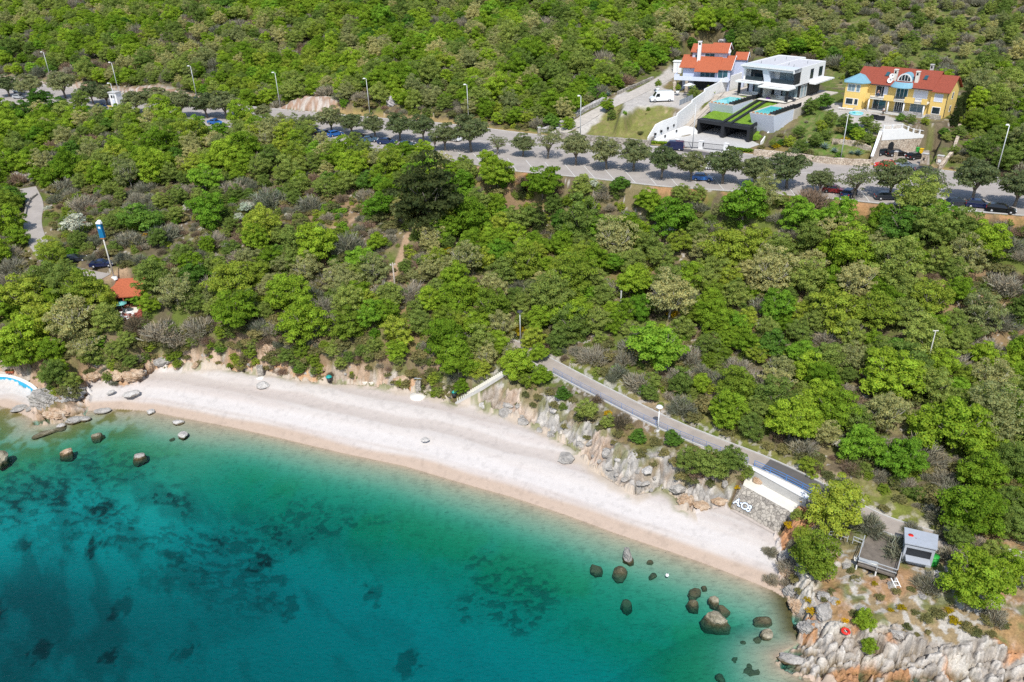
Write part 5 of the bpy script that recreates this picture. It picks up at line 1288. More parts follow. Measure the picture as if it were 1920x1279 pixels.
for args in [('boulder','pale flat boulder lying in front of the turquoise wall','boulder',36,768,12,1.2,.5,LIME,.3,.3,.15),('boulder','small pale boulder at the waterline beside the headland pair','boulder',58,768,8,1.2,.6,LIME,1.1,.3,.2),
 ('boulder','round boulder at the sea foot of the headland pair','boulder',139,788,12,1.3,.6,LIME,.5,.3,.15),('boulder','low wet boulder just off the headland pair','boulder',158,787,8,1.4,.5,LIME,.1,.3,.05),('boulder','small white boulder just off the headland pair','boulder',114,800,7,1.2,.6,LIMEW,.5,.3,.05),('boulder','grey boulder lying on the wet pebbles','boulder',192,771,9,1.6,.5,LIME,.2,.3,.2),
 ('boulder','long slab rock in the water off the headland pair','boulder',88,813,12,2.4,.4,SEAR,.7,.3,-.05),('boulder','brown rock awash off the headland pair','boulder',112,806,9,1.6,.5,SEAR,.3,.35,-.1),('boulder','flat ochre rock alone in the shallows','boulder',182,817,9,1.3,.5,SEAR,.5,.35,.05),('boulder','ochre rock alone in deeper green water','boulder',126,848,9,1.3,.6,OCHR,.6,.4,.0),
 ('boulder','pale round rock alone in deeper green water','boulder',260,856,9,1.2,.7,LIME,.2,.4,.05),('boulder','white boulder on the wet sand edge','boulder',283,773,8,1.2,.6,LIMEW,.1,.35,.15),('boulder','white boulder in the first shallow water','boulder',335,792,9,1.3,.5,LIMEW,-.4,.35,.05),('boulder','tallest white boulder standing in the shallows','boulder',343,818,10,1.0,.9,LIMEW,.3,.35,.05),('boulder','dark submerged rock beside the tallest white boulder','boulder',324,824,7,1.0,.6,SEAR,.3,.6,-.35),
 ('boulder','dark rock cut by the frame at the west edge of the sea','boulder',-4,862,20,1.0,.8,SEAR,.3,.35,.3),
 ('boulder','white flat boulder on the dry pebbles by the sea cave','boulder',245,740,13,1.3,.5,LIMEW,.2,.35,1.2),('boulder','small white rock beside the sea cave','boulder',208,736,6,1.5,.5,LIMEW,.9,.35,1.2),('boulder','pale boulder below the small stone pillar','boulder',493,724,11,1.1,.6,LIMEW,.3,.35,1.5),('boulder','big round boulder with a green bush against it','boulder',581,703,15,1.0,.85,LIME,.3,.3,1.6),
 ('boulder','white boulder by the foot of the stairs','boulder',907,762,9,1.0,.7,LIMEW,.4,.3,1.8),('boulder','flat grey rock bedded in the pebbles','boulder',1060,858,17,1.0,.35,LIME,.7,.35,1.6),('boulder','low pale stone in the middle of the beach','boulder',797,824,7,1.3,.3,LIMEW,.2,.4,1.5),
 ('boulder','tall pointed pale rock rising from the water','boulder',1176,1046,12,.8,1.5,LIME,.6,.2,.2),('boulder','dark submerged rock touching the tall pointed rock','boulder',1162,1072,15,1.0,.6,SEAR,.8,.5,-.15),('boulder','dark round submerged rock nearest the open sea from the tall pointed rock','boulder',1117,1067,13,1.0,.6,SEAR,.2,.6,-.5),('boulder','small brown stone in the shallows by the tall pointed rock','boulder',1219,1053,5,1.3,.5,SEAR,.2,.5,-.05),('boulder','grey submerged stone in the shallows','boulder',1224,1079,8,1.1,.5,SEAR,.9,.7,-.4),
 ('boulder','black submerged rock in deeper green water','boulder',1175,1131,10,1.0,.6,SEAR,.9,.6,-.8),('boulder','dark wide rock among the shallow water stones','boulder',1305,1111,12,1.3,.5,SEAR,.5,.55,-.2),('boulder','smallest rock of the shallow water stones','boulder',1320,1102,6,1.0,.6,SEAR,.3,.5,-.1),('boulder','rock with a pale top nearest the open sea among the shallow water stones','boulder',1299,1131,10,1.2,.6,SEAR,-.7,.4,.0),('boulder','round rock with a pale top among the shallow water stones','boulder',1339,1125,11,1.1,.6,SEAR,.2,.4,.05),('boulder','dark oblong rock among the shallow water stones','boulder',1357,1144,12,1.3,.5,SEAR,-.5,.5,-.1),
 ('boulder','biggest of the shallow water stones with a pale flat top','boulder',1344,1162,20,1.4,.6,SEAR,-.45,.35,.1),('boulder','dark round rock off the cape corner','boulder',1431,1164,14,1.2,.5,SEAR,.1,.45,-.1),('boulder','pale topped rock off the cape corner','boulder',1438,1189,13,1.2,.6,SEAR,-.3,.35,.1),('boulder','black submerged rock off the cape corner','boulder',1422,1203,13,1.0,.5,SEAR,.4,.6,-.5),('boulder','upright black submerged rock by the cape','boulder',1393,1207,9,.8,.8,SEAR,.4,.6,-.7),('boulder','black submerged rock farther out from the cape','boulder',1381,1241,11,1.0,.6,SEAR,.4,.6,-.9),('boulder','widest black submerged rock at the foot of the cape','boulder',1420,1262,30,1.3,.45,SEAR,.1,.6,-.9),('boulder','black submerged rock at the lower edge of the picture','boulder',1351,1272,11,.9,.6,SEAR,.2,.6,-1.0),
 ('boulder','long pale spur rock lying in front of the cape','boulder',1488,1238,15,2.0,.6,LIME,-.35,.3,.15)]: rock(*args)
for args in [('boulder','grey boulder under the bare cliff shrub','boulder',1543,1118,12,.9,.7,LIME,.7,.3),('boulder','grey boulder beside the small lone cape tree','boulder',1618,1143,10,1.2,.7,LIME,.1,.3),('boulder','long grey boulder on the cape grass edge','boulder',1683,1187,13,1.5,.6,LIME,-.3,.3),('boulder','grey boulder next to the deck ladder','boulder',1673,1097,9,1.2,.6,LIME,.6,.3),('boulder','grey boulder on the slope under the deck','boulder',1603,1088,9,1.3,.6,LIME,.3,.3),
 ('boulder','grey boulder against the leaning yellow green tree','boulder',1588,1062,9,1.3,.6,LIME,.3,.3),('boulder','flat grey boulder on the bare soil of the cape','boulder',1565,1128,7,1.2,.6,LIME,.3,.3),('boulder','pale boulder beside the yellow broom','boulder',1486,961,9,.9,.8,LIME,.3,.3),('boulder','rounded grey boulder on the scrub above the ochre rock nose','boulder',1360,908,8,.8,1.0,LIME,.3,.25),('boulder','reddish boulder perched over the concrete ledge','boulder',1424,902,10,1.2,.8,OCHR,.2,.25),
 ('boulder','big grey boulder above the parking lot at the eastern edge','boulder',1893,172,36,1.4,.42,LILAC,.2,.3),('stone_mound','round mound of loose pale stones by the western car park','stones',135,240,25,1.1,.62,LILAC,.2,.3),('stone_mound','pale stone mound among trees by the grey lane','stones',50,334,24,1.1,.55,LIME,.2,.3),('boulder_slide','pale boulder slide between trees above the road','stones',736,192,15,1.0,.8,LILAC,.2,.3),('stone_outcrop','pale stone outcrop above the road behind a street lamp','rock',528,165,18,1.4,.45,LILAC,-.5,.3),('scree_patch','grey scree patch on the hill behind the pale blue villa','stones',1362,84,15,.8,.5,LILAC,.9,.35)]: rock(*args, sub=4, rough=.09)
for args in [('cliff_rock','ochre rock nose jutting onto the beach below the scrub','rock',1287,938,15,1.2,.8,OCHR,.5,.25),('cliff_rock','ochre overhanging rock between the rock nose and the rubble wall','rock',1313,948,12,1.4,.6,OCHR,-.2,.25),('cliff_rock','low ochre rock against the start of the rubble wall','rock',1346,940,11,1.6,.6,OCHR,.1,.25),
 ('cliff_rock','ochre cliff rock at the headland end of the sea cave','rock',182,706,13,1.4,.9,OCHR,.2,.25),('cliff_rock','ochre cliff rock over the sea cave','rock',214,708,15,1.6,.8,OCHR,-.2,.25),('cliff_rock','ochre cliff rock beside the sea cave on the beach side','rock',250,704,14,1.4,.9,OCHR,.4,.25),('cliff_rock','upright ochre cliff rock where the beach widens','rock',282,688,13,.9,1.2,OCHR,.2,.25),('cliff_rock','grey brown cliff rock above the widening beach','rock',305,680,12,1.3,.8,LIME,.2,.25),('cliff_rock','bright ochre bank rock among the cliff bushes','rock',505,655,13,.9,.9,OCHR,.2,.3),('cliff_rock','ochre bank rock nearest the concrete slab','rock',637,668,10,1.3,.8,OCHR,.5,.3),('cliff_rock','ochre bank rock nearest the shower pillar','rock',752,712,10,1.5,.6,OCHR,.1,.3),
 ('cliff_rock','dark stained rock at the inner corner of the beach','rock',1473,1045,14,.9,1.0,LIME,.3,.25),('cliff_rock','ochre stained rock at the inner corner of the beach','rock',1474,1075,13,.9,1.0,OCHR,.9,.25),('cliff_rock','grey rock at the waterline corner of the cape','rock',1482,1110,14,.9,1.0,LIME,.1,.25),('cliff_rock','ochre rock face of the cape above the dark water','rock',1490,1140,14,.9,1.1,OCHR,.6,.25),('cliff_rock','big white grey rock on the cape corner','rock',1516,1178,19,1.2,.8,LIME,.2,.25)]: rock(*args, sub=4, rough=.1)
# loose boulders on the grey rock face and under the ochre cliff
k = 0
for i in range(900):
    if k >= 62: break
    if rng.random() < .55: px, py = rng.uniform(930, 1290), 0; py = np.interp(px, [930, 1035, 1112, 1190, 1290], [772, 812, 868, 905, 935]) - abs(rng.normal(4, 22)) + 6; m = LIME if rng.random() < .8 else LIMEW
    elif rng.random() < .5: px = rng.uniform(175, 700); py = np.interp(px, [175, 230, 290, 420, 560, 700], [708, 716, 694, 684, 702, 714]) - abs(rng.normal(0, 13)); m = OCHR if rng.random() < .65 else LIME
    else: px, py = rng.uniform(1500, 1920), rng.uniform(1085, 1150); m = LIME if rng.random() < .6 else LIMEW
    p = hit(px, py)
    if p[2] < .25: continue
    r = float(np.clip(rng.lognormal(-.8, .45), .2, 1.0)); k += 1
    ROCKN[0] += 1
    o = link('loose_boulder', rockmesh('loose_boulder', r * rng.uniform(.9, 1.5), r, r * rng.uniform(.5, .9), m, ROCKN[0], 3, 12, .08)); o.location = (p[0], p[1], float(gfast(p[0], p[1])) + .1 * r); o.rotation_euler = (rng.normal(0, .2), rng.normal(0, .2), rng.uniform(0, 6))
    where = 'of the grey rock face above the beach' if 930 <= px <= 1300 else ('of the ochre cliff foot' if px < 930 else 'of the cape rocks')
    cm = {'limestone': 'grey', 'white_limestone': 'white', 'ochre_limestone': 'ochre'}[m.name]
    D = sorted((math.hypot(px - l[0], py - l[1]), l[2]) for l in LM)
    o['_px'] = float(px); o['_py'] = float(py); tag(o, f"{cm} loose boulder {where}", 'boulder', 'loose boulders on the shore rocks')
lb = [o for o in COL.objects if o.name.startswith('loose_boulder')]
by = {}
for o in lb: by.setdefault(o['label'], []).append(o)
for lab, L in by.items():
    D = np.array([[math.hypot(o['_px'] - l[0], o['_py'] - l[1]) for l in LM] for o in L]); rk = D.argsort(0).argsort(0)
    for i, o in enumerate(L):
        b = min((rk[i, j] * 60 + D[i, j], j) for j in D[i].argsort()[:6] if rk[i, j] < len(ORD)) if (rk[i, D[i].argsort()[:6]] < len(ORD)).any() else None
        j = b[1] if b else int(D[i].argmin())
        o['label'] = lab.replace(' of the grey rock face above the beach', '').replace(' of the ochre cliff foot', '').replace(' of the cape rocks', '') + ', ' + (ORD[rk[i, j]] if rk[i, j] < len(ORD) else 'farther from') + (' to ' if rk[i, j] < len(ORD) else ' ') + LM[j][2]
        del o['_px'], o['_py']

# ---- small things on the beach
p = at(785, 741, 1.6)
t = thing('shower_pillar', 'rough stone shower pillar on a round pale base at the back of the beach', 'shower', p, R_(-8))
MB().lathe([(0, .28), (1.35, .28), (1.38, 0), (1.38, -.4)], 18, (0, -.5, 0)).build('base', PALEC, t)
b_ = MB()
for z in range(6): b_.box(-.42 + rng.uniform(-.05, .05), .42 + rng.uniform(-.05, .05), .05, .75, .28 + z * .36, .28 + (z + 1) * .36 - .004)
b_.build('pillar', SWALL, t)
b_ = MB(); b_.tube([(0, .4, 2.4), (0, .4, 3.1), (.5, .2, 3.2)], .05); b_.tube([(0, .4, 3.1), (-.5, .2, 3.2)], .05); b_.tube([(-.7, .4, 3.0), (.7, .4, 3.0)], .05); b_.build('shower_pipe', STEEL, t)
p = at(490, 706, 1.5)
t = thing('stone_pillar', 'small stone pillar standing under the cliff at the western part of the beach', 'pillar', p, .2)
b_ = MB()
for z in range(6): b_.box(-.5 + rng.uniform(-.06, .06), .5 + rng.uniform(-.06, .06), -.35, .35, -.2 + z * .4, -.2 + (z + 1) * .4 - .004)
b_.build('stonework', SWALL, t)
MB().lathe([(0, .2), (.9, .15), (1.1, -.2)], 9, (0, -.5, 0)).build('footing', PALEC, t)
for (px, py, lab) in ((618, 716, 'dark round bin with a teal lid near the concrete slab'), (852, 744, 'dark round bin with a teal lid at the foot of the stairs')):
    p = at(px, py, 1.7); t = thing('litter_bin', lab, 'bin', p, .3, 'teal lidded bins on the beach')
    MB().lathe([(0, 0), (.34, 0), (.42, .95), (0, .95)], 14).build('drum', DARKM, t)
    MB().lathe([(0, 1.32), (.3, 1.28), (.55, 1.05), (.55, .98), (0, .98)], 14).build('lid', TEAL, t)
p = at(688, 716, 1.75); t = thing('concrete_slab', 'pale rectangular concrete slab bedded at the back of the beach', 'slab', p, R_(-14))
MB().box(-1.6, 1.6, -.55, .55, -.3, .22).build('slab_top', PALEC, t)
MB().box(-1.5, 1.5, -.5, .5, -.7, -.304).build('footing', CONC, t)
# turquoise wall of the small western beach
W = np.array([at(x, y, .7) for x, y in [(-120,716),(-40,716),(0,715),(24,716),(46,724),(62,733),(71,741),(74,748)]])
W = resample(smooth(W, 2), 30)
t = thing('beach_wall', 'turquoise painted wall curving round the small western beach', 'wall', (0, 0, 0))
strip(MB(), W, .35, 1.15, -.5).build('wall_face', TURQ, t); strip(MB(), W + [0, 0, 1.155], .6, .16, 0).build('coping', WHITE, t)
TB = offset(W[:16], 2.8) ; tb = MB()
o_ = sheet('terrace', offset(W, .3)[:18] + [0, 0, 1.2], offset(W, 3.4)[:18] + [0, 0, 1.5], PAV, 2)
for i in range(3):
    p = at(14 + i * 5, 700, 2.3); t = thing('plant_pot', ['terracotta pot on the terrace above the turquoise wall, farthest from the trees', 'middle terracotta pot above the turquoise wall', 'terracotta pot above the turquoise wall, nearest the trees'][i], 'pot', p, 0, 'terracotta pots above the turquoise wall')
    MB().lathe([(0, 0), (.2, 0), (.3, .5), (.24, .5), (.2, .42), (0, .42)], 10).build('pot', TILE, t); link('shoot', LIB['s'][0][0], t).scale = (.35, .35, .35); t.children[-1].location = (0, 0, .4)
# buoy, ring float
p = at(1251, 1079, 0); t = thing('buoy', 'tiny white buoy floating on the shallow green water', 'buoy', p); MB().lathe([(0, -.25), (.2, -.1), (.24, .05), (.14, .25), (0, .3)], 10).build('float', WHITE, t); MB().tube([(0, 0, .28), (0, 0, .42)], .04).build('ring_eye', DARKM, t)
p = onground(1583, 1195); o = MB()
for i in range(20):
    pass
o.lathe([(.36 + .14 * math.cos(a), .14 + .14 * math.sin(a)) for a in np.linspace(0, 2 * math.pi, 11)], 22)
t = thing('ring_float', 'red ring float lying on the cape rocks', 'float', (p[0], p[1], p[2] + .75), 0); o.build('ring', RED, t)
b_ = MB(); b_.tube([(.1, -.5, .2), (.0, 0, .16), (-.1, .5, .2)], .03); b_.build('rope', WHITE, t)
# ------------------------------------------------------------------ buildings
def win(par, x0, x1, z0, z1, y, face='f', frame=WHITE, glass=GLASS, mull=1, fw_=.09, d=.05, label=None):
    """a window on a wall: frame bars standing proud, a pane inside; face f = -y, r = +x, l = -x"""
    b = MB(); w = fw_
    def bx(a0, a1, c0, c1, t0, t1):
        if face == 'f': b_.box(a0, a1, y - t1, y - t0, c0, c1)
        elif face == 'r': b_.box(y + t0, y + t1, a0, a1, c0, c1)
        else: b_.box(y - t1, y - t0, a0, a1, c0, c1)
    b_ = b
    bx(x0 - w, x0 + .02, z0 - w, z1 + w, -.02, d); bx(x1 - .02, x1 + w, z0 - w, z1 + w, -.02, d)
    bx(x0 + .022, x1 - .022, z0 - w, z0 + .02, -.02, d); bx(x0 + .022, x1 - .022, z1 - .02, z1 + w, -.02, d)
    for k in range(1, mull + 1):
        c = x0 + (x1 - x0) * k / (mull + 1); bx(c - .035, c + .035, z0 + .022, z1 - .022, 0, d - .01)
    f = b.build('window', frame, par, label)
    b_ = MB(); bx(x0 + .004, x1 - .004, z0 + .004, z1 - .004, -.01, .018); b_.build('pane', glass, f)
    return f
def roofslab(mb, P, th=.18):
    """a sloping slab over four corner points"""
    return mb.hexa([(p[0], p[1], p[2] - th) for p in P], P)
def gable(mb, a0, a1, b0, b1, ez, rz, rb=None, th=.18):
    rb = (b0 + b1) / 2 if rb is None else rb
    roofslab(mb, [(a0, b0, ez), (a1, b0, ez), (a1, rb, rz), (a0, rb, rz)], th); roofslab(mb, [(a0, rb, rz), (a1, rb, rz), (a1, b1, ez), (a0, b1, ez)], th)
def chimney(par, a, b, z0, z1, s=.7, m=WHITE, label=None):
    c = MB().box(a - s / 2, a + s / 2, b - s / 2, b + s / 2, z0, z1).build('chimney', m, par, label)
    MB().box(a - s / 2 - .08, a + s / 2 + .08, b - s / 2 - .08, b + s / 2 + .08, z1 + .002, z1 + .14).build('cap', m, c)
    MB().box(a - s * .28, a + s * .28, b - s / 2 - .012, b - s / 2 + .01, z1 - .75, z1 - .2).build('flue_opening', BLACK, c)
    return c
def dish(par, a, b, z, r=.5):
    o = MB().lathe([(r, .14), (r * .7, .05), (0, 0), (0, -.03), (r * .72, .02), (r, .11)], 14).build('satellite_dish', WHITE, par)
    o.location = (a, b, z); o.rotation_euler = (R_(72), 0, R_(10)); return o

# ======== white modern villa and its plot (frame FM: a along the front, b uphill, z from the court)
ML = (*FM.o[:2], 25.3)
strct(MB().prism([(-5.2, 16.8), (17.6, 16.8), (17.6, 36), (-4.2, 36)], 5.6, 6.14).build('terrace', PAV)).matrix_world = Matrix.Translation(ML) @ Matrix.Rotation(FM.ang, 4, 'Z')
v = thing('villa', 'white modern flat roofed villa with black glazing and two pools in front', 'house', ML, FM.ang, None, (.86, 1.0, 1.035))
# upper storey: floor, walls, roof; two loggias cut into the front
F0, ZB, ZF, ZT = 17.6, 9.35, 9.75, 13.3
MB().box(.4, 16.6, F0, 33.4, ZB, ZF - .002).build('floor_slab', WHITE, v)
b = MB()
b.box(.4, 1.0, F0 + .5, 36, ZF, ZT - .9)                       # far side wall
b.box(16.0, 16.6, F0 + 3.0, 33.4, ZF, ZT - .9)                  # near side wall
b.box(1.0, 16.0, 32.8, 33.4, ZF, ZT - .9)
b.box(1.0, 16.0, F0 + 2.6, F0 + 2.9, ZF, ZT - .9)               # back of the loggias
b.build('wall', WHITE, v)
b = MB()
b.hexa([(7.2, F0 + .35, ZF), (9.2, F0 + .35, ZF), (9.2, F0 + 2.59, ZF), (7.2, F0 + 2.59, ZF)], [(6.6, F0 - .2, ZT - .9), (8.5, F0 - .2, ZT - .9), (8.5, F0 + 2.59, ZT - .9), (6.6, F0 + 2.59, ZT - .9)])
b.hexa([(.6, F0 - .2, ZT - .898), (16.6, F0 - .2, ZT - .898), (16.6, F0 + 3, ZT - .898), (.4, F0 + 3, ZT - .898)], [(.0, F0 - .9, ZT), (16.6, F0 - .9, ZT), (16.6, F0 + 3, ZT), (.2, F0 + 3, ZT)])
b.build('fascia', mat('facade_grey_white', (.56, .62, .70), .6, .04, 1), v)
b = MB(); b.prism([(.25, F0 - .6), (16.35, F0 - .6), (16.35, 33.1), (8.6, 33.1), (8.6, 35.9), (.6, 35.9)], ZT - .5, ZT - .12)
rf = b.build('roof', mat('roof_gravel', (.52, .52, .54), .9, .12, 1.5), v)
b = MB()
for q in (((16.36, F0 - .88), (16.6, 33.4)), ((8.6, 33.12), (16.35, 33.4)), ((.2, 35.92), (8.85, 36.2)), ((8.61, 33.41), (8.85, 35.91)), ((8.3, F0 - .55), (8.5, 33.1))): b.box(q[0][0], q[1][0], q[0][1], q[1][1], ZT - .9, ZT + (.02 if q[0][0] != 8.3 else -.05))
b.hexa([(.0, F0 - .88, ZT - .4), (.24, F0 - .88, ZT - .4), (.6, 36.2, ZT - .4), (.2, 36.2, ZT - .4)], [(.0, F0 - .88, ZT + .02), (.24, F0 - .88, ZT + .02), (.6, 36.2, ZT + .02), (.2, 36.2, ZT + .02)])
b.box(.25, 16.35, F0 - .88, F0 - .62, ZT - .3, ZT + .015)
b.build('parapet', WHITE, v)
for (a, c) in ((3.2, 22), (4.4, 27), (5.6, 31), (11.2, 23), (13.6, 21.5), (14.0, 28)):
    MB().tube([(a, c, ZT - .2), (a, c, ZT + .45), (a + .18, c - .1, ZT + .55)], .09, 7).build('roof_vent', STEEL, v)
win(v, 1.5, 6.2, ZF + .05, ZT - 1.0, F0 + 2.59, 'f', BLACK, GLASS, 2, .08)
win(v, 10.6, 15.6, ZF + .05, ZT - 1.0, F0 + 2.59, 'f', BLACK, GLASSP, 2, .08)
MB().box(1.2, 6.6, F0 + .25, F0 + .3, ZF + .05, ZF + .95).build('balustrade', GLASS, v); MB().box(9.3, 15.9, F0 + .25, F0 + .3, ZF + .05, ZF + .95).build('balustrade', GLASS, v)
MB().box(16.02, 16.5, F0 + .35, F0 + 2.98, ZF, ZT - .9).build('corner_panel', BLACK, v)
for c0, c1 in ((F0 + 8.0, F0 + 9.5), (F0 + 12.6, F0 + 14.4)): win(v, c0, c1, ZF + .5, ZT - .7 if 0 else ZT - 1.0, 16.6, 'r', BLACK, GLASS, 0, .08)
# canopies
b = MB(); b.box(-.6, 6.9, F0 - 1.9, F0 + .4, ZB + .02, ZF - .05); b.build('canopy', WHITE, v)
b = MB(); b.box(7.6, 17.0, F0 - 3.2, F0 + .4, ZB - .35, ZF - .42); b.build('canopy', WHITE, v)
b = MB(); b.box(16.62, 18.6, F0 + 8, 33.6, ZB - .35, ZF - .42); b.box(15, 18.6, 33.42, 36, ZB - .35, ZF - .42); b.build('side_canopy', WHITE, v)
MB().box(.6, 5.6, F0 - 1.2, F0 - .85, ZF - .06, ZF - .042).build('canopy_slot', BLACK, v); MB().box(9.2, 14.6, F0 - 2.3, F0 - 1.95, ZF - .43, ZF - .412).build('canopy_slot', BLACK, v)
# ground storey
b = MB(); b.box(-.3, 16.0, F0 + 4.2, 33, 6.14, ZB - .36); b.build('ground_storey', BLACK, v)
MB().box(7.3, 7.6, F0 + .2, F0 + 4.19, 6.15, ZB - .36).build('party_wall', WHITE, v); MB().box(8.6, 10.6, F0 + 4.0, F0 + 4.18, 6.15, ZB - .5).build('wall_panel', OFFW, v)
MB().box(.4, 1.6, F0 + 4.0, F0 + 4.18, 6.15, ZB - .5).build('wall_panel', OFFW, v)
win(v, 2.0, 6.6, 6.2, 9.0, F0 + 4.19, 'f', BLACK, GLASSP, 2, .06); win(v, 11.0, 15.6, 6.2, 8.9, F0 + 4.19, 'f', BLACK, GLASSP, 3, .06)
win(v, F0 + 5.0, F0 + 6.4, 6.2, 8.9, 16.0, 'r', WHITE, GLASSP, 0, .1); win(v, F0 + 6.9, F0 + 8.1, 6.2, 8.9, 16.0, 'r', WHITE, GLASSP, 0, .1)
for a, c in ((-.35, F0 + .1), (7.0, F0 - .4), (16.1, F0 - 2.2)): MB().box(a - .3, a + .3, c - .3, c + .3, 6.1, ZB - .36).build('column', BLACK, v)
MB().box(-.8, 6.9, F0 - .2, F0 + 4.1, 6.145, 6.32).build('deck', PALEC, v); MB().box(7.65, 16.4, F0 - 2.9, F0 + 4.1, 6.145, 6.30).build('deck', PALEC, v)
def sofa(a, c, rz, label, m=WHITE):
    w = FM.w(a, c); t = thing('garden_sofa', label, 'sofa', (w[0], w[1], 25.3 + 6.32), FM.ang + rz)
    MB().box(-.9, .9, -.4, .4, 0, .38).build('seat', m, t); MB().box(-.9, .9, .3, .45, .382, .8).build('backrest', m, t)
    for s in (-1, 1): MB().box(s * .9 - .08, s * .9 + .08, -.4, .29, .384, .6).build('armrest', m, t)
sofa(3.2, F0 + 1.6, .2, 'white garden sofa under the far canopy of the modern villa'); sofa(10.8, F0 + .6, -.3, 'white garden sofa in the middle of the near canopy of the modern villa'); sofa(13.6, F0 + 1.2, 2.8, 'dark garden sofa by the near column of the modern villa', mat('dark_cushion', (.06, .065, .08), .8, .1))
PURP = mat('purple_cushion', (.16, .06, .26), .8, .1)
w_ = FM.w(8.6, F0 - 1.2); t = thing('pouffe', 'purple pouffe on the deck of the modern villa', 'pouffe', (w_[0], w_[1], 31.62), 0); MB().lathe([(0, .5), (.45, .48), (.62, .25), (.5, 0), (0, 0)], 14).build('cushion', PURP, t); MB().lathe([(0, .53), (.06, .52), (.07, .5)], 8).build('button', PURP, t)
# garage with turf roof
g = thing('garage', 'black framed double garage with a sloping turf roof under the pools', 'garage', ML, FM.ang)
zt = lambda y: 3.3 + (y + 1) * .155
b = MB()
for a0, a1 in ((0, .7), (6.6, 7.4), (13.4, 14.1)): b.box(a0, a1, -1.3, .5, -.1, 2.75)
b.box(0, 14.1, -1.3, .5, 2.752, 3.5)
b.build('front_frame', BLACK, g)
b = MB(); b.box(.05, 14.05, 6.4, 6.6, 0, 3.0); b.box(.05, .2, .51, 6.39, 0, 2.9); b.box(13.9, 14.05, .51, 6.39, 0, 2.9); b.box(6.9, 7.1, .51, 6.39, 0, 2.9); b.build('bay_wall', DARKM, g)
MB().box(.2, 13.9, .3, 6.38, .02, .05).build('bay_floor', CONC, g)
MB().profx([(.502, 2.8), (17, 5.4), (17, zt(17)), (.502, zt(.5))], 0.02, 14.05).build('roof_slab', CONC, g)
def turf(a0, a1, y0, y1):
    n = 26; vs = []; fs = []
    for j in range(n + 1):
        for i in range(9):
            y = y0 + (y1 - y0) * j / n; a = a0 + (a1 - a0) * i / 8; vs.append((a, y, zt(y) + .05 + rng.uniform(0, .14) * (0 < i < 8)))
    for j in range(n):
        for i in range(8): k = j * 9 + i; fs.append((k, k + 1, k + 10, k + 9))
    return MB().add(vs, fs).build('turf', TURF, g)
turf(.1, 6.55, .4, 17); turf(7.0, 8.3, .4, 17); turf(9.0, 14.0, .4, 17)
MB().hexa([(14.1, .5, .2), (16.9, .9, .6), (16.9, 8, 4.2), (14.1, 8, 4.5)], [(14.1, .5, 1.3), (16.9, .9, 1.4), (16.9, 8, 4.6), (14.1, 8, 4.7)]).build('turf', TURF, g)
for a0, a1 in ((6.3, 7.0), (8.3, 9.0)): MB().profx([(-1.25, 3.4), (17.2, 5.9), (17.2, zt(17.2) + .45), (-1.25, zt(-1.2) + .35)], a0, a1).build('fin_wall', BLACK, g)
MB().profx([(-1.2, 3.4), (4.5, 3.6), (4.5, 4.6), (-1.2, 4.0)], 14.0, 14.3).build('fin_wall', BLACK, g)
MB().profx([(-1.0, -.3), (9, -.3), (9, 4.9), (6, 4.6), (-1.0, .6)], 16.9, 17.15).build('side_wall', WHITE, g)
def pool(a0, a1, b0, b1, z, label):
    t = thing('swimming_pool', label, 'pool', ML, FM.ang, 'raised pools of the white modern villa')
    lw = .35
    b = MB(); b.hexa([(a0 + .6, b0 + 1.6, z - 4.4), (a1 - .1, b0 + 1.6, z - 4.4), (a1, b1, z - 4.4), (a0, b1, z - 4.4)], [(a0, b0, z - .002), (a1, b0, z - .002), (a1, b1, z - .002), (a0, b1, z - .002)])
    b.build('basin', OFFW, t)
    b = MB(); b.box(a0, a1, b0, b0 + .5, z, z + .12); b.box(a0, a0 + .45, b0 + .5, b1, z, z + .12); b.box(a1 - 1.9, a1, b0 + .5, b1, z, z + .12); b.box(a0 + .45, a1 - 1.9, b1 - .5, b1, z, z + .12); b.build('rim', PAV, t)
    MB().box(a0 + .45, a1 - 1.9, b0 + .5, b1 - .5, z + .002, z + .06).build('water', POOLW, t)
    b = MB()
    for k in range(9):
        y = b0 + .9 + (b1 - b0 + 2.4) * k / 9; b.hexa([(a1 - 1.6, y, z + .14), (a1 - .1, y, z + .14), (a1 - .1, y + .9, z + .14), (a1 - 1.6, y + .9, z + .14)], [(a1 - 1.6, y + .35, z + .62), (a1 - .1, y + .35, z + .62), (a1 - .1, y + 1.0, z + .2), (a1 - 1.6, y + 1.0, z + .2)])
    b.box(a1 - .09, a1 - .03, b0 + .8, b1 + 3.6, z + .1, z + .95)
    b.build('louvre_screen', BLACK, t)
    b = MB()
    for k in range(5): b.box(a0 + .6 + k * 1.0, a0 + 1.1 + k * 1.0, b0 + .05, b0 + .35, z + .122, z + .32)
    b.build('planter_row', ORNG, t)
    return t
pool(-.9, 5.7, 4.6, 14.2, 6.3, 'raised turquoise pool of the white modern villa on the side of the white boundary wall')
pool(12.5, 18.5, .6, 10.4, 6.25, 'raised turquoise pool of the white modern villa on the side of the villa garden')
strct(MB().prism([(12.4, 10.4), (18.6, 10.4), (18.6, 16.81), (12.4, 16.81)], 3.0, 6.13).build('terrace', PAV)).matrix_world = Matrix.Translation(ML) @ Matrix.Rotation(FM.ang, 4, 'Z')
strct(MB().prism([(-5.2, 14.2), (5.8, 14.2), (5.8, 16.81), (-5.2, 16.81)], 3.0, 6.13).build('terrace', PAV)).matrix_world = Matrix.Translation(ML) @ Matrix.Rotation(FM.ang, 4, 'Z')
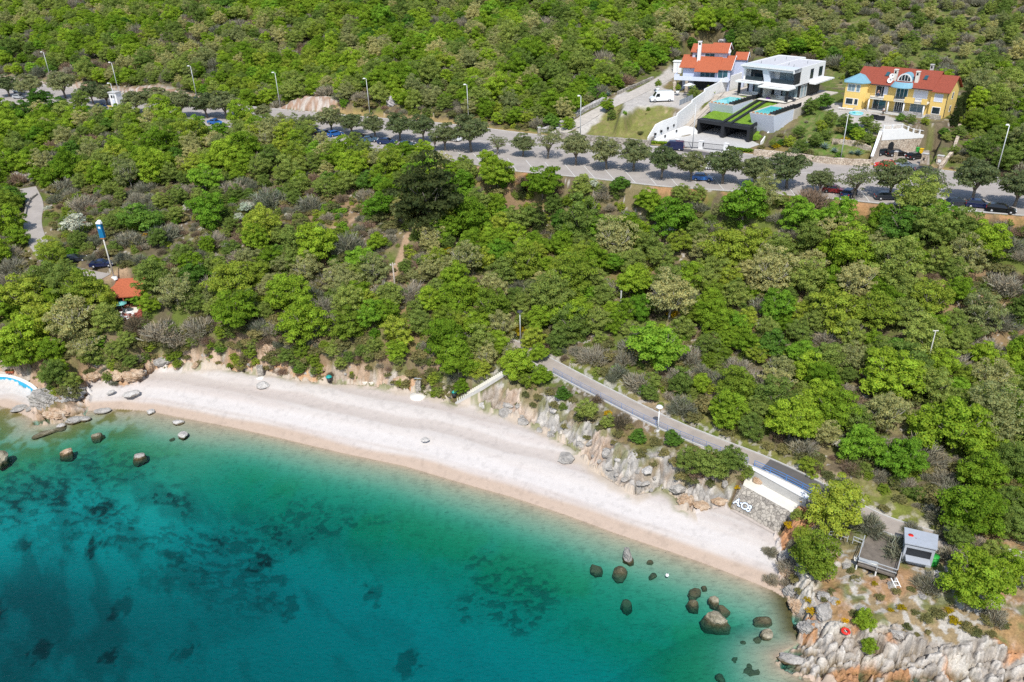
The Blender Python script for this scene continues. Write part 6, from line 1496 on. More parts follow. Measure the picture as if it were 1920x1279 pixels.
# court, garden steps, boundary wall
strct(MB().prism([(-4.0, -14.6), (16.5, -13.6), (16.9, -1.2), (14.3, .4), (-.2, .4), (-2.6, -3)], -.2, .03).build('court', CONC)).matrix_world = Matrix.Translation(ML) @ Matrix.Rotation(FM.ang, 4, 'Z')
strct(MB().prism([(-5.4, -17.6), (14.0, -17.4), (14.6, -14.8), (-4.4, -14.8)], -.2, .022).build('court_apron', DARKA)).matrix_world = Matrix.Translation(ML) @ Matrix.Rotation(FM.ang, 4, 'Z')
t = thing('garden_steps', 'long stone garden steps climbing beside the white boundary wall', 'steps', ML, FM.ang); b = MB()
for k in range(34):
    y = -4.5 + k * .62; a = -2.2 - 2.4 * k / 34; zz = .3 + (5.9 - .3) * k / 33; b.box(a - 1.0, a + 1.25, y, y + .62, zz - 2.5, zz)
b.build('tread', PAV, t)
b = MB()
for k in range(33):
    y = -4.5 + k * .62; a = -2.2 - 2.4 * k / 34; zz = .3 + (5.9 - .3) * k / 33; b.bar((a + 1.2, y, zz + .9), (a + 1.13, y + .62, zz + 1.06), .07)
b.build('handrail', DARKM, t)
t = thing('boundary_wall', 'tall white stepped boundary wall between the pale blue villa and the modern villa', 'wall', ML, FM.ang)
WP = [(-4.6, -14.9, .9), (-4.2, -12.5, 3.6), (-3.8, -10.5, 4.1), (-3.3, -5.2, 4.5), (-3.35, -5.1, 5.0), (-4.6, 3, 6.2), (-4.65, 3.1, 6.7), (-5.6, 10, 7.6), (-5.65, 10.1, 8.2), (-6.2, 18.6, 8.9), (-6.2, 18.7, 9.4), (-5.6, 31, 10.0)]
b = MB()
for p, q in zip(WP[:-1], WP[1:]): b.hexa([(p[0] - .15, p[1], -1), (p[0] + .15, p[1], -1), (q[0] + .15, q[1] - .002, -1), (q[0] - .15, q[1] - .002, -1)], [(p[0] - .15, p[1], p[2]), (p[0] + .15, p[1], p[2]), (q[0] + .15, q[1] - .002, q[2]), (q[0] - .15, q[1] - .002, q[2])])
b.build('wall_face', WHITE, t)
for k, (y, zz) in enumerate(((-13.2, 1.3), (-11.0, 1.6), (-8.6, 1.9), (-6.4, 2.2))): MB().box(-3.9 + k * .14, -3.5 + k * .14, y - .2, y + .2, zz, zz + .5).build('wall_lamp', BLACK, t)
t = thing('ramp_wall', 'low white curved wall inside the gate of the modern villa', 'wall', ML, FM.ang)
RW = [(-3.2, -14.2, .7), (-2.6, -11, 1.2), (-1.8, -7.5, 1.9), (-.9, -4.5, 2.3), (-.1, -2.2, 1.6), (.3, -1.0, .4)]
for p, q in zip(RW[:-1], RW[1:]): pass
b = MB()
for p, q in zip(RW[:-1], RW[1:]): b.hexa([(p[0] - .12, p[1], -.3), (p[0] + .12, p[1], -.3), (q[0] + .12, q[1] - .002, -.3), (q[0] - .12, q[1] - .002, -.3)], [(p[0] - .12, p[1], p[2]), (p[0] + .12, p[1], p[2]), (q[0] + .12, q[1] - .002, q[2]), (q[0] - .12, q[1] - .002, q[2])])
b.build('wall_face', WHITE, t)
for p in RW[1:3]: MB().box(p[0] + .122, p[0] + .3, p[1] - .2, p[1] + .2, p[2] - .6, p[2] - .1).build('wall_lamp', BLACK, t)
GP = [at(1269, 276, 25.3), at(1314, 279, 25.3), at(1361, 284, 25.3)]
for p, l in zip(GP, ('white gate pillar next to the low curved white wall', 'white gate pillar between the two sliding gates', 'white gate pillar at the garden end of the sliding gates')):
    t = thing('gate_pillar', l, 'pillar', p, FM.ang, 'white gate pillars of the modern villa'); MB().box(-.5, .5, -.35, .35, -.2, 1.75).build('shaft', WHITE, t); MB().box(-.56, .56, -.41, .41, 1.752, 1.85).build('cap', WHITE, t); MB().box(.502, .53, -.25, .25, .6, 1.5).build('meter_box', BLACK, t)
for p, q, l in ((GP[0], GP[1], 'dark sliding gate next to the low curved white wall'), (GP[1], GP[2], 'dark sliding gate at the garden end of the court')):
    t = thing('sliding_gate', l, 'gate', p, 0, 'sliding gates of the modern villa'); d = Vector(q) - Vector(p); u = d.normalized()
    b = MB()
    for z in (.15, 1.35): b.bar(u * .55 + Vector((0, 0, z)), d - u * .55 + Vector((0, 0, z)), .09)
    b.build('gate_frame', DARKM, t); b = MB()
    for k in range(22): c = u * .6 + (d - u * 1.2) * (k / 21); b.bar(c + Vector((0, 0, .2)), c + Vector((0, 0, 1.3)), .035)
    b.build('bar_panel', DARKM, t)
def hedge(x0, y0, x1, y1, alt, lab, key='g', h=.7):
    P, Q = at(x0, y0, alt), at(x1, y1, alt); n = 1500
    c = P[None] + (Q - P)[None] * rng.random(n)[:, None]; c[:, :2] += rng.uniform(-.45, .45, (n, 2)); c[:, 2] += rng.random(n) ** .5 * h
    o = link('hedge', quads('hedge', c - P, rng.normal(size=(n, 3)) + [0, -.3, 1], rng.uniform(.12, .25, n), tints(n, 1.0), [LEAF[key]])); o.location = tuple(P); tag(o, lab, 'hedge', 'clipped road hedges'); return o
hedge(1218, 270, 1250, 272, 25.3, 'low bright hedge beside the dark blue van at the court entrance'); hedge(1365, 281, 1409, 286, 25.3, 'low bright hedge between the court gate and the rubble garden wall')

# ======== pale blue villa
OB = at(1276, 167, 31.3); ABL = R_(-24)
v = thing('villa', 'pale blue villa with orange tiled roofs on two levels and a tall white chimney', 'house', (OB[0], OB[1], 31.3), ABL)
b = MB(); b.box(0, 12.5, 1.6, 10, -.5, 5.7); b.box(8.6, 12.5, .4, 1.598, -.3, 5.6); b.build('wall', BLUEW, v)
b = MB(); b.box(1.6, 10.6, 4.6, 10.4, 5.5, 9.2); b.build('upper_wall', BLUEW, v, 'pale blue upper storey set back over the lower roof')
for a in (12.5,): b = MB(); b.profx([(1.0, 5.69), (10.4, 5.69), (5.6, 7.95)], 12.3, 12.498); b.build('gable_wall', BLUEW, v)
b = MB(); b.profx([(4.7, 9.19), (10.3, 9.19), (7.5, 10.75)], 10.4, 10.598); b.build('gable_wall', BLUEW, v)
b = MB(); b.box(12.51, 15.3, 6.6, 11, -.5, 7.2); b.profx([(6.6, 7.2), (11, 7.2), (8.8, 8.5)], 15.1, 15.3); b.build('side_wing', BLUEW, v)
b = MB(); roofslab(b, [(-.9, .6, 5.5), (4.6, .6, 5.5), (4.6, 5.6, 8.0), (-.9, 5.6, 8.0)]); roofslab(b, [(3.4, -1.2, 4.95), (9.6, -1.2, 4.95), (9.6, 4.8, 7.95), (3.4, 4.8, 7.95)], .2); roofslab(b, [(9.0, -.1, 5.45), (12.9, -.1, 5.45), (12.9, 5.6, 8.1), (9.0, 5.6, 8.1)]); roofslab(b, [(-.9, 5.6, 8.0), (12.9, 5.6, 8.1), (12.9, 10.8, 5.6), (-.9, 10.8, 5.5)])
b.build('roof', TILE, v, 'lower orange tiled roof')
b = MB(); gable(b, 1.1, 6.6, 4.1, 10.8, 8.95, 10.6, 7.4); gable(b, 6.3, 11.0, 3.8, 11.0, 9.05, 10.95, 7.5); b.build('roof', TILE, v, 'upper orange tiled roof')
b = MB(); gable(b, 12.3, 15.7, 6.2, 11.4, 7.15, 8.65, 8.8); b.build('roof', TILE, v, 'small orange roof of the side wing')
for z0, z1, e0, e1, y0, y1, x in ((5.4, 8.15, -.25, 5.6, 0, 0, 12.905), (8.98, 11.0, 3.75, 7.5, 0, 0, 11.005), (7.1, 8.7, 6.15, 8.8, 0, 0, 15.705)):
    bb = MB(); bb.bar((x, e0, z0 - .1), (x, e1, z1 - .08), .12, .22); bb.bar((x, e1 + .01, z1 - .08), (x, 2 * e1 - e0, z0 - .1), .12, .22); bb.build('verge_board', WHITE, v)
chimney(v, 3.6, 3.3, 6.4, 11.6, .85)
b = MB(); b.box(-1.6, 12.6, -1.6, 1.598, 2.55, 2.85); b.box(-.2, 12.6, -1.6, -1.4, 2.852, 3.55); b.box(-1.6, -.21, -1.6, -1.4, 2.852, 4.0); b.box(-1.6, -1.42, -1.39, 1.598, 2.852, 4.0); b.build('balcony', OFFW, v)
for a in (-1.3, 1.8): MB().box(a - .35, a + .35, -1.5, -.8, -.5, 2.548).build('stone_column', SWALLW, v)
MB().box(3.0, 11.5, 1.52, 1.59, 0, 2.4).build('garage_shade', BLACK, v)  # flat black sheet painted in for the shade inside the garage
win(v, 4.6, 8.4, 2.95, 4.9, 1.59, 'f', OFFW, GLASST, 2, .1); win(v, 9.4, 11.9, 2.95, 5.1, .39, 'f', OFFW, GLASST, 1, .12)
win(v, 4.9, 7.4, 6.5, 8.6, 4.59, 'f', OFFW, GLASST, 1, .08); win(v, 2.3, 3.0, 6.9, 8.2, 4.59, 'f', OFFW, GLASST, 0, .06); win(v, 8.6, 9.6, 6.7, 8.4, 4.59, 'f', OFFW, OFFW, 0, .05, label='closed pale shutter')
win(v, 6.2, 6.7, 6.8, 8.4, 10.6, 'r', OFFW, GLASST, 0, .05); win(v, 8.0, 8.6, 6.8, 8.4, 10.6, 'r', OFFW, GLASST, 0, .05); win(v, 8.4, 9.0, 4.6, 6.2, 15.3, 'r', OFFW, GLASST, 0, .05); win(v, 4.6, 5.2, 4.2, 5.4, 12.5, 'r', OFFW, GLASST, 0, .05)
dish(v, 10.9, 5.4, 9.2, .55)
MB().box(9.4, 11.9, -1.1, -.6, 2.852, 3.4).build('planter', TILE, v)
def fromlocal(o, a, x, y): return (o[0] + math.cos(a) * x - math.sin(a) * y, o[1] + math.sin(a) * x + math.cos(a) * y)
def potted(px, py, alt, lab, key='q', r=1.0):
    p = at(px, py, alt); t = thing('potted_shrub', lab, 'plant', p, 0); MB().lathe([(0, 0), (.35, 0), (.5, .8), (.42, .8), (.38, .7), (0, .7)], 12).build('pot', WHITE, t); c = link('foliage', LIB[key][0][0], t); c.scale = (r, r, r * 1.1); c.location = (0, 0, .7)
potted(1233, 170, 31, 'yellowish potted shrub between the van and the driveway', 'y', 1.1); potted(1270, 176, 31, 'yellowish potted shrub beside the garden parasol', 'y', .9)
p = at(1291, 177, 31); t = thing('garden_parasol', 'white square garden parasol in front of the pale blue villa', 'parasol', p, .3); MB().tube([(0, 0, 0), (0, 0, 2.5)], .05).build('pole', STEEL, t); MB().lathe([(0, 2.9), (1.75, 2.35), (1.75, 2.25), (0, 2.7)], 4).build('canopy', WHITE, t); MB().box(-.35, .35, -.35, .35, -.05, .12).build('foot', CONC, t)
p = at(1288, 179, 31); t = thing('garden_table', 'dark garden table under the white square parasol', 'table', p, .2); MB().box(-.8, .8, -.5, .5, .7, .76).build('tabletop', DARKM, t)
for s in ((-.7, -.4), (.7, -.4), (.7, .4), (-.7, .4)): MB().box(s[0] - .04, s[0] + .04, s[1] - .04, s[1] + .04, 0, .698).build('leg', DARKM, t)
p = at(1271, 130, 32.4); t = thing('garden_shed', 'small white flat roofed shed behind the pale blue villa', 'shed', p, ABL); b = MB(); b.box(-1.2, 1.2, -.9, .9, -1, 2.2); b.build('wall', WHITE, t); MB().box(-1.4, 1.4, -1.1, 1.1, 2.202, 2.4).build('roof', WHITE, t); MB().box(-.1, .1, -.93, -.88, -.5, 2.0).build('door', OFFW, t)
CV = [at(x, y, 34.2) for x, y in ((1352, 143.5), (1364, 147.5), (1403, 134), (1400, 127), (1385, 128))]
t = thing('pergola', 'cream canvas pergola between the pale blue villa and the white boundary wall', 'pergola', (0, 0, 0)); b = MB(); b.prism([(p[0], p[1]) for p in CV], 34.1, 34.25); b.build('canvas', SAND, t)
for p in CV: MB().bar((p[0], p[1], 30.8), (p[0], p[1], 34.098), .16).build('post', ORNG, t)
b = MB(); b.prism([(p[0] * .98 + CV[2][0] * .02, p[1] * .98 + CV[2][1] * .02) for p in CV[:2]] + [tuple(CV[2][:2])], 30.8, 33.6); b.build('screen', ORNG, t)
def fence(name, label, cat, pts, h, m, group=None, th=.08):
    t = thing(name, label, cat, (0, 0, 0), 0, group); P = np.array([onground(x, y) for x, y in pts]); Q = resample(P, max(3, int(len(P) * 4)))
    for p in Q[::2]: MB().bar((p[0], p[1], p[2] - .3), (p[0], p[1], p[2] + h + .05), .1).build('post', m, t)
    b = MB()
    for p, q in zip(Q[:-1], Q[1:]): b.hexa([(p[0], p[1], p[2] + .1), (q[0], q[1], q[2] + .1), (q[0], q[1] + th, q[2] + .1), (p[0], p[1] + th, p[2] + .1)], [(p[0], p[1], p[2] + h), (q[0], q[1], q[2] + h), (q[0], q[1] + th, q[2] + h), (p[0], p[1] + th, p[2] + h)])
    b.build('panel', m, t); return t
fence('garden_fence', 'grey panel fence beside the parked white van plot', 'fence', [(1274, 198), (1290, 191), (1306, 184)], 1.3, mat('grey_panel', (.30, .33, .36), .7, .1))

# ======== yellow villa (frame FY)
YL = (*FY.o[:2], 31.0)
v = thing('villa', 'yellow villa with red tiled roof, half round dormer and blue grey corner turret', 'house', YL, FY.ang, None, (.95, 1, 1))
T8 = [(0, 1.4), (.9, -.8), (4.7, -.8), (5.7, .6), (5.7, 5.5), (0, 5.5)]
MB().prism(T8, -.6, 6.0).build('turret', YEL, v)
c8 = (2.85, 1.9, 7.6); P8 = [(-.5, 1.2), (.6, -1.4), (5.0, -1.4), (6.2, .3), (6.2, 5.2), (-.5, 5.2)]
b = MB(); n8 = len(P8); b.add([(p[0], p[1], 5.95) for p in P8] + [c8] + [(p[0], p[1], 5.75) for p in P8], [(i, (i + 1) % n8, n8) for i in range(n8)] + [(i + n8 + 1, (i + 1) % n8 + n8 + 1, (i + 1) % n8, i) for i in range(n8)] + [tuple(range(n8 + 1, 2 * n8 + 1))]); b.build('turret_roof', BLUEROOF, v)
b = MB(); b.box(5.702, 20.5, 1.3, 9.4, -.6, 5.9); b.build('wall', YEL, v); b = MB(); b.box(20.502, 24.0, .6, 8.6, -.6, 5.7); b.profx([(.6, 5.7), (8.6, 5.7), (4.6, 8.2)], 23.8, 24.0); b.build('wing', YEL, v)
b = MB(); roofslab(b, [(2.2, 1.6, 6.3), (6.6, .9, 6.0), (6.6, 5.2, 8.7), (2.2, 5.2, 8.7)]); roofslab(b, [(2.2, 5.2, 8.7), (6.6, 5.2, 8.7), (6.6, 10.2, 5.8), (2.2, 10.2, 5.8)]); gable(b, 6.4, 20.7, .2, 10.2, 5.75, 9.05, 5.2, .22); b.build('roof', TILE2, v)
b = MB(); roofslab(b, [(20.6, -.1, 5.55), (24.6, -.1, 5.55), (24.6, 4.6, 8.45), (20.6, 4.6, 8.45)]); roofslab(b, [(20.6, 4.6, 8.45), (24.6, 4.6, 8.45), (24.6, 9.3, 5.5), (20.6, 9.3, 5.5)]); b.build('wing_roof', TILE2, v)
MB().bar((6.4, .12, 5.7), (20.7, .12, 5.7), .14).build('gutter', DARKM, v); MB().bar((24.06, .55, -.5), (24.06, .55, 5.5), .1).build('downpipe', DARKM, v)
# balcony
b = MB(); b.box(6.3, 20.4, -1.3, 1.298, 2.72, 2.98); b.build('balcony', PALEC, v)
for a0, a1 in ((6.3, 7.3), (10.6, 12.9), (15.4, 17.6), (19.2, 20.4)): MB().box(a0, a1, -1.45, -1.22, 2.75, 3.95).build('parapet', YEL, v)
for a0, a1 in ((7.32, 10.58), (12.92, 15.38), (17.62, 19.18)):
    b = MB(); b.box(a0, a1, -1.36, -1.3, 3.75, 3.83); b.box(a0, a1, -1.36, -1.3, 3.05, 3.11)
    for k in range(int((a1 - a0) / .22)): b.box(a0 + k * .22, a0 + k * .22 + .03, -1.35, -1.31, 3.112, 3.748)
    b.build('balustrade', DARKM, v)
for a in (7.2, 11.8, 15.4, 19.9): MB().tube([(a, -1.1, -.4), (a, -1.1, 2.718)], [.2, .16], 10).build('column', WHITE, v)
MB().box(5.8, 20.4, -1.5, 1.29, -.6, .02).build('plinth', CONC, v); MB().box(15.6, 19.7, -1.5, -1.25, .022, .95).build('patio_wall', DRYST, v); MB().box(20.6, 24, -1.2, -.95, -.6, .8).build('patio_wall', SWALL, v)
b = MB()
for k in range(4): b.box(11.8 - k * .15, 15.0 + k * .15, -1.9 - k * .4, -1.502, -.6, -.05 - k * .16 + .0)
b.build('front_steps', CONC, v)
for a0, a1, z0, z1, y, g_, fr_, mu in ((1.5, 3.2, 3.9, 5.4, -.8, GLASSP, WHITE, 1), (3.6, 4.4, 3.9, 5.4, -.8, GLASSP, WHITE, 0), (1.5, 3.2, .9, 2.2, -.8, GLASS, WHITE, 0), (3.6, 4.4, .9, 2.2, -.8, GLASS, WHITE, 0), (7.6, 10.2, 3.0, 5.3, 1.29, GLASS, WHITE, 1), (8.8, 10.4, .1, 2.3, 1.29, GLASST, WHITE, 0), (7.4, 8.7, .1, 2.3, 1.29, GLASS, WHITE, 0), (12.4, 14.9, 3.0, 5.2, 1.29, GLASST, WHITE, 2), (12.6, 14.6, .1, 2.3, 1.29, GLASS, WHITE, 3), (16.4, 19.4, 3.0, 5.2, 1.29, OFFW, WHITE, 0), (16.2, 19.3, .3, 2.3, 1.29, GLASSP, WHITE, 1), (21.3, 23.0, 3.4, 4.9, .59, OFFW, WHITE, 0), (21.3, 23.0, .7, 2.1, .59, GLASS, WHITE, 0)):
    win(v, a0, a1, z0, z1, y, 'f', fr_, g_, mu, .12)
win(v, 4.0, 5.0, 3.6, 4.9, 24.0, 'r', WHITE, GLASS, 0, .1); win(v, 4.0, 5.0, .8, 2.0, 24.0, 'r', WHITE, GLASS, 0, .1)
win(v, 2.2, 3.6, 3.9, 5.4, 0, 'l', WHITE, GLASST, 0, .1); win(v, 2.2, 3.6, .9, 2.3, 0, 'l', WHITE, GLASST, 0, .1)
MB().box(9.4, 10.4, 1.2, 1.26, 3.0, 5.3).build('shutter', OFFW, v)
# dormer: half barrel, glazed front, skirt roof below
b = MB(); n = 14; R1 = 1.75
arc = [(13.6 + R1 * math.cos(a), 6.75 + R1 * .98 * math.sin(a)) for a in np.linspace(0, math.pi, n + 1)]
b.prof(arc, 1.6, 6.6); dm = b.build('dormer', BLUEROOF, v)
b = MB(); b.prof([(13.6 + (R1 - .05) * math.cos(a), 6.75 + (R1 - .05) * math.sin(a)) for a in np.linspace(0, math.pi, n + 1)], 1.5, 1.597); b.build('dormer_face', WHITE, dm)
b = MB(); b.prof([(13.6 + (R1 - .45) * math.cos(a), 6.95 + (R1 - .5) * math.sin(a)) for a in np.linspace(0, math.pi, n + 1)], 1.44, 1.497); b.build('dormer_glass', GLASS, dm)
b = MB()
for a in (12.9, 13.6, 14.3): b.box(a - .05, a + .05, 1.38, 1.437, 6.95, 8.35)
b.build('dormer_bar', WHITE, dm)
b = MB(); A_ = [(13.6 + 2.0 * math.cos(a), 1.3 + -1.0 * math.sin(a), 6.7) for a in np.linspace(math.pi, 0, 11)]; B_ = [(13.6 + 2.7 * math.cos(a), 1.0 - 2.2 * math.sin(a), 5.75) for a in np.linspace(math.pi, 0, 11)]
b.add(A_ + B_ + [(p[0], p[1], p[2] - .15) for p in B_], [(i, i + 1, 12 + i, 11 + i) for i in range(10)] + [(11 + i, 12 + i, 23 + i, 22 + i) for i in range(10)] + [tuple(range(22, 33))]); b.build('dormer_skirt', BLUEROOF, v)
chimney(v, 11.2, 2.0, 6.4, 9.0, .75, PALEC); chimney(v, 16.2, 2.0, 6.4, 9.0, .75, PALEC); chimney(v, 17.6, 6.6, 7.2, 10.0, .7, CONC)
dish(v, 10.6, 1.4, 7.7, .55); dish(v, 10.5, .9, 6.8, .6)
for a in (9.0, 17.8):
    o = MB().hexa([(a - .4, 2.6, 7.42), (a + .4, 2.6, 7.42), (a + .4, 3.6, 8.08), (a - .4, 3.6, 8.08)], [(a - .4, 2.55, 7.5), (a + .4, 2.55, 7.5), (a + .4, 3.55, 8.16), (a - .4, 3.55, 8.16)]).build('skylight', GLASST, v)
    MB().hexa([(a - .5, 2.5, 7.3), (a + .5, 2.5, 7.3), (a + .5, 2.54, 7.33), (a - .5, 2.54, 7.33)], [(a - .5, 2.5, 7.48), (a + .5, 2.5, 7.48), (a + .5, 2.54, 7.5), (a - .5, 2.54, 7.5)]).build('sill', DARKM, o)
# terrace things
def ylocal(a, b_, z=0): w = FY.w(a, b_); return (w[0], w[1], 31.0 + z)
t = thing('paddling_pool', 'small light blue paddling pool on the terrace of the yellow villa', 'pool', ylocal(6.0, -5.6, -.12), FY.ang); MB().lathe([(1.5, 0), (1.6, .3), (1.45, .32), (1.4, .1)], 20).build('ring', mat('light_blue_vinyl', (.30, .62, .70), .5, .06), t); MB().lathe([(0, .24), (1.44, .24)], 20).build('water', POOLW, t)
for i, (a, b_) in enumerate(((1.6, -2.6), (3.4, -2.4))):
    t = thing('sun_lounger', ['white sun lounger under the corner turret', 'white and blue sun lounger by the turret steps'][i], 'sun lounger', ylocal(a, b_, -.1), FY.ang + .2); MB().box(-.9, .5, -.3, .3, .28, .36).build('bed', WHITE, t); MB().hexa([(.5, -.3, .3), (1.0, -.3, .65), (1.0, .3, .65), (.5, .3, .3)], [(.5, -.3, .36), (.96, -.3, .72), (.96, .3, .72), (.5, .3, .36)]).build('backrest', WHITE if i == 0 else BLUEM, t)
    for sx in (-.8, .4):
        for sy in (-.25, .25): MB().box(sx - .03, sx + .03, sy - .03, sy + .03, 0, .278).build('leg', WHITE, t)
for i, (a, b_) in enumerate(((11.0, -8.2), (12.6, -8.6))):
    t = thing('garden_sofa', ['black garden sofa at the edge of the yellow villa terrace, nearer the paddling pool', 'black garden sofa at the edge of the yellow villa terrace, nearer the white stairs'][i], 'sofa', ylocal(a, b_, -.1), FY.ang + .3 * i); MB().box(-.8, .8, -.4, .4, 0, .4).build('seat', BLACK, t); MB().box(-.8, .8, .3, .45, .402, .85).build('backrest', BLACK, t)
    for s in (-1, 1): MB().box(s * .8 - .07, s * .8 + .07, -.4, .29, .404, .62).build('armrest', BLACK, t)
# parking court of the yellow villa: stone back wall with arched door, white stair wall above
strct(MB().prism([tuple(FY.w(*q)) for q in ((16.4, -17.0), (22.8, -4.6), (27.3, -18.9), (17.4, -24.3))], 25.0, 25.345).build('court', PATHM))
t = thing('court_wall', 'rubble stone wall with arched door and white stair band above the parking court', 'wall', YL, FY.ang)
p0 = Vector((16.3, -17.2, 0)); p1 = Vector((23.2, -4.4, 0)); u = (p1 - p0).normalized(); nn = Vector((u.y, -u.x, 0)); L = (p1 - p0).length
MW = Matrix(((u.x, -nn.x, 0, p0.x), (u.y, -nn.y, 0, p0.y), (0, 0, 1, -5.7), (0, 0, 0, 1)))
def cw(mb, name, m, par=t): o = mb.build(name, m, par); o.matrix_parent_inverse = Matrix(); o.matrix_local = MW; return o
cw(MB().prof([(0, -.3), (L, -.3), (L, 2.5), (0, 3.3)], 0, .8), 'stonework', SWALLW)
cw(MB().prof([(0, 3.302), (L, 2.502), (L + .4, 2.75), (L * .82, 3.25), (L * .62, 3.9), (L * .5, 4.5), (L * .40, 5.2), (0, 5.5)], -.06, .5), 'stair_band', WHITE)
cw(MB().prof([(2.2, -.2), (3.7, -.2), (3.7, 2.0), (3.5, 2.5), (2.95, 2.75), (2.4, 2.5), (2.2, 2.0)], -.05, -.002), 'arched_door', BLACK)
for k, (x, z) in enumerate(((.3, 5.5), (2.6, 5.4), (5.2, 5.3), (7.0, 4.6), (8.6, 3.95), (10.4, 3.5), (12.4, 3.1), (L, 2.75))): cw(MB().box(x - .12, x + .12, .1, .34, z - .3, z + 1.0), 'baluster', WHITE)
b = MB(); XZ = [(.3, 6.3), (5.2, 6.15), (8.6, 4.75), (L, 3.55)]
for p, q in zip(XZ[:-1], XZ[1:]): b.bar((p[0], .22, p[1]), (q[0], .22, q[1]), .1)
cw(b, 'handrail', WHITE)
for k in range(3): pass
t2 = thing('court_side_wall', 'white topped stone wall sloping down beside the parking court', 'wall', YL, FY.ang)
MB().hexa([(16.3, -17.3, -6), (16.6, -17.3, -6), (17.7, -24.4, -6), (17.3, -24.4, -6)], [(15.7, -17.3, -.6), (16.2, -17.3, -.6), (17.6, -24.4, -4.2), (17.2, -24.4, -4.2)]).build('stonework', SWALLW, t2)
MB().hexa([(15.6, -17.3, -.595), (16.25, -17.3, -.595), (17.68, -24.5, -4.195), (17.12, -24.5, -4.195)], [(15.6, -17.3, -.4), (16.25, -17.3, -.4), (17.68, -24.5, -4.0), (17.12, -24.5, -4.0)]).build('coping', WHITE, t2)
for (px, py, l, hgt, wd) in ((1677, 304, 'slim stone gate pillar between the red hatchback and the silver car', 2.2, .55), (1731, 309, 'square stone pillar with a dark niche at the court entrance', 2.3, 1.1), (1760, 312, 'stone pillar with a white letterbox beside the court gate', 2.2, 1.2)):
    p = at(px, py, 25.3); t = thing('stone_pillar', l, 'pillar', p, FY.ang); MB().box(-wd / 2, wd / 2, -.4, .4, -.2, hgt).build('shaft', SWALLW, t); MB().box(-wd / 2 - .06, wd / 2 + .06, -.46, .46, hgt + .002, hgt + .1).build('cap', CONC, t)
    if wd > 1.15: MB().box(-.3, .3, -.46, -.41, .9, 1.5).build('letterbox', WHITE, t)
    elif wd > 1: MB().box(-.15, .15, -.43, -.402, 1.0, 1.6).build('niche', BLACK, t)
for (px, py, m_, l) in ((1727, 288, YPLAST, 'yellow wheeled bin at the back of the parking court'), (1720, 286, GREENP, 'green wheeled bin at the back of the parking court')):
    p = at(px, py, 25.35); t = thing('wheeled_bin', l, 'bin', p, FY.ang); MB().hexa([(-.25, -.25, .08), (.25, -.25, .08), (.25, .25, .08), (-.25, .25, .08)], [(-.32, -.32, 1.0), (.32, -.32, 1.0), (.32, .32, 1.0), (-.32, .32, 1.0)]).build('bin_body', m_, t); MB().box(-.36, .36, -.38, .36, 1.002, 1.1).build('lid', m_, t)
    for s in (-.26, .26): MB().lathe([(0, -.04), (.1, -.04), (.1, .04), (0, .04)], 10).build('wheel', DARKM, t).matrix_local = Matrix.Translation((s, .26, .1)) @ Matrix.Rotation(R_(90), 4, 'Y')
# rubble and dry stone walls along the road and the plots
def stonewall(lab, pts, alt, h, m=SWALL, th=.5, name='stone_wall'):
    P = np.array([at(x, y, alt) if alt else onground(x, y) for x, y in pts]); P = resample(P, 24)
    if not alt: P[:, 2] = gfast(P[:, 0], P[:, 1])
    A = offset(P, th / 2); B = offset(P, -th / 2); v_ = []
    for i in range(len(P)): v_ += [(A[i][0], A[i][1], P[i][2] - .6), (A[i][0], A[i][1], P[i][2] + h + rng.uniform(-.08, .08)), (B[i][0], B[i][1], P[i][2] + h + rng.uniform(-.08, .08)), (B[i][0], B[i][1], P[i][2] - .6)]
    f_ = [(i * 4 + k, i * 4 + (k + 1) % 4, i * 4 + 4 + (k + 1) % 4, i * 4 + 4 + k) for i in range(len(P) - 1) for k in range(4)] + [(0, 1, 2, 3), tuple(4 * len(P) - 1 - k for k in range(4))]
    o = MB().add(v_, f_).build(name, m); return tag(o, lab, 'wall')
stonewall('rubble garden wall along the road below the villa garden', [(1413, 291), (1480, 297), (1557, 307), (1632, 311)], 25.3, 1.25, SWALLW, .6)
stonewall('rubble wall along the road below the grass plot', [(1050, 258), (1088, 262), (1150, 268), (1217, 274)], 25.4, 1.3)
stonewall('short stone wall climbing beside the grass plot to the white boundary wall', [(1217, 274), (1226, 262), (1240, 246)], 0, 1.1)
stonewall('long dry stone wall on the wood side of the gravel driveway', [(1017, 249), (1050, 236), (1090, 212), (1132, 190)], 0, 1.0, DRYST, 1.0)
stonewall('low stone kerb wall on the upper part of the gravel driveway', [(1158, 177), (1190, 163), (1225, 148)], 0, .7, SWALL, .5)
stonewall('upper garden wall behind the agaves', [(1560, 268), (1600, 272), (1632, 286)], 0, .9, SWALLW, .5)
stonewall('dry stone wall climbing past the garden of the yellow villa', [(1762, 318), (1785, 290), (1795, 262), (1798, 240)], 0, .9, SWALLW, .6)
stonewall('low wall on the outer bend of the grey lane', [(47, 410), (50, 392), (58, 376), (70, 366)], 0, .5, SWALL, .35)
for (px, py, lab) in ((1011, 253, 'slim stone gate post at the dry stone wall end of the driveway gate'), (1046, 254, 'slim stone gate post at the grass plot end of the driveway gate')):
    p = at(px, py, 25.4); t = thing('gate_post', lab, 'post', p, .2); MB().box(-.35, .35, -.35, .35, -.3, 1.8).build('shaft', SWALL, t); MB().box(-.4, .4, -.4, .4, 1.802, 1.9).build('cap', CONC, t)
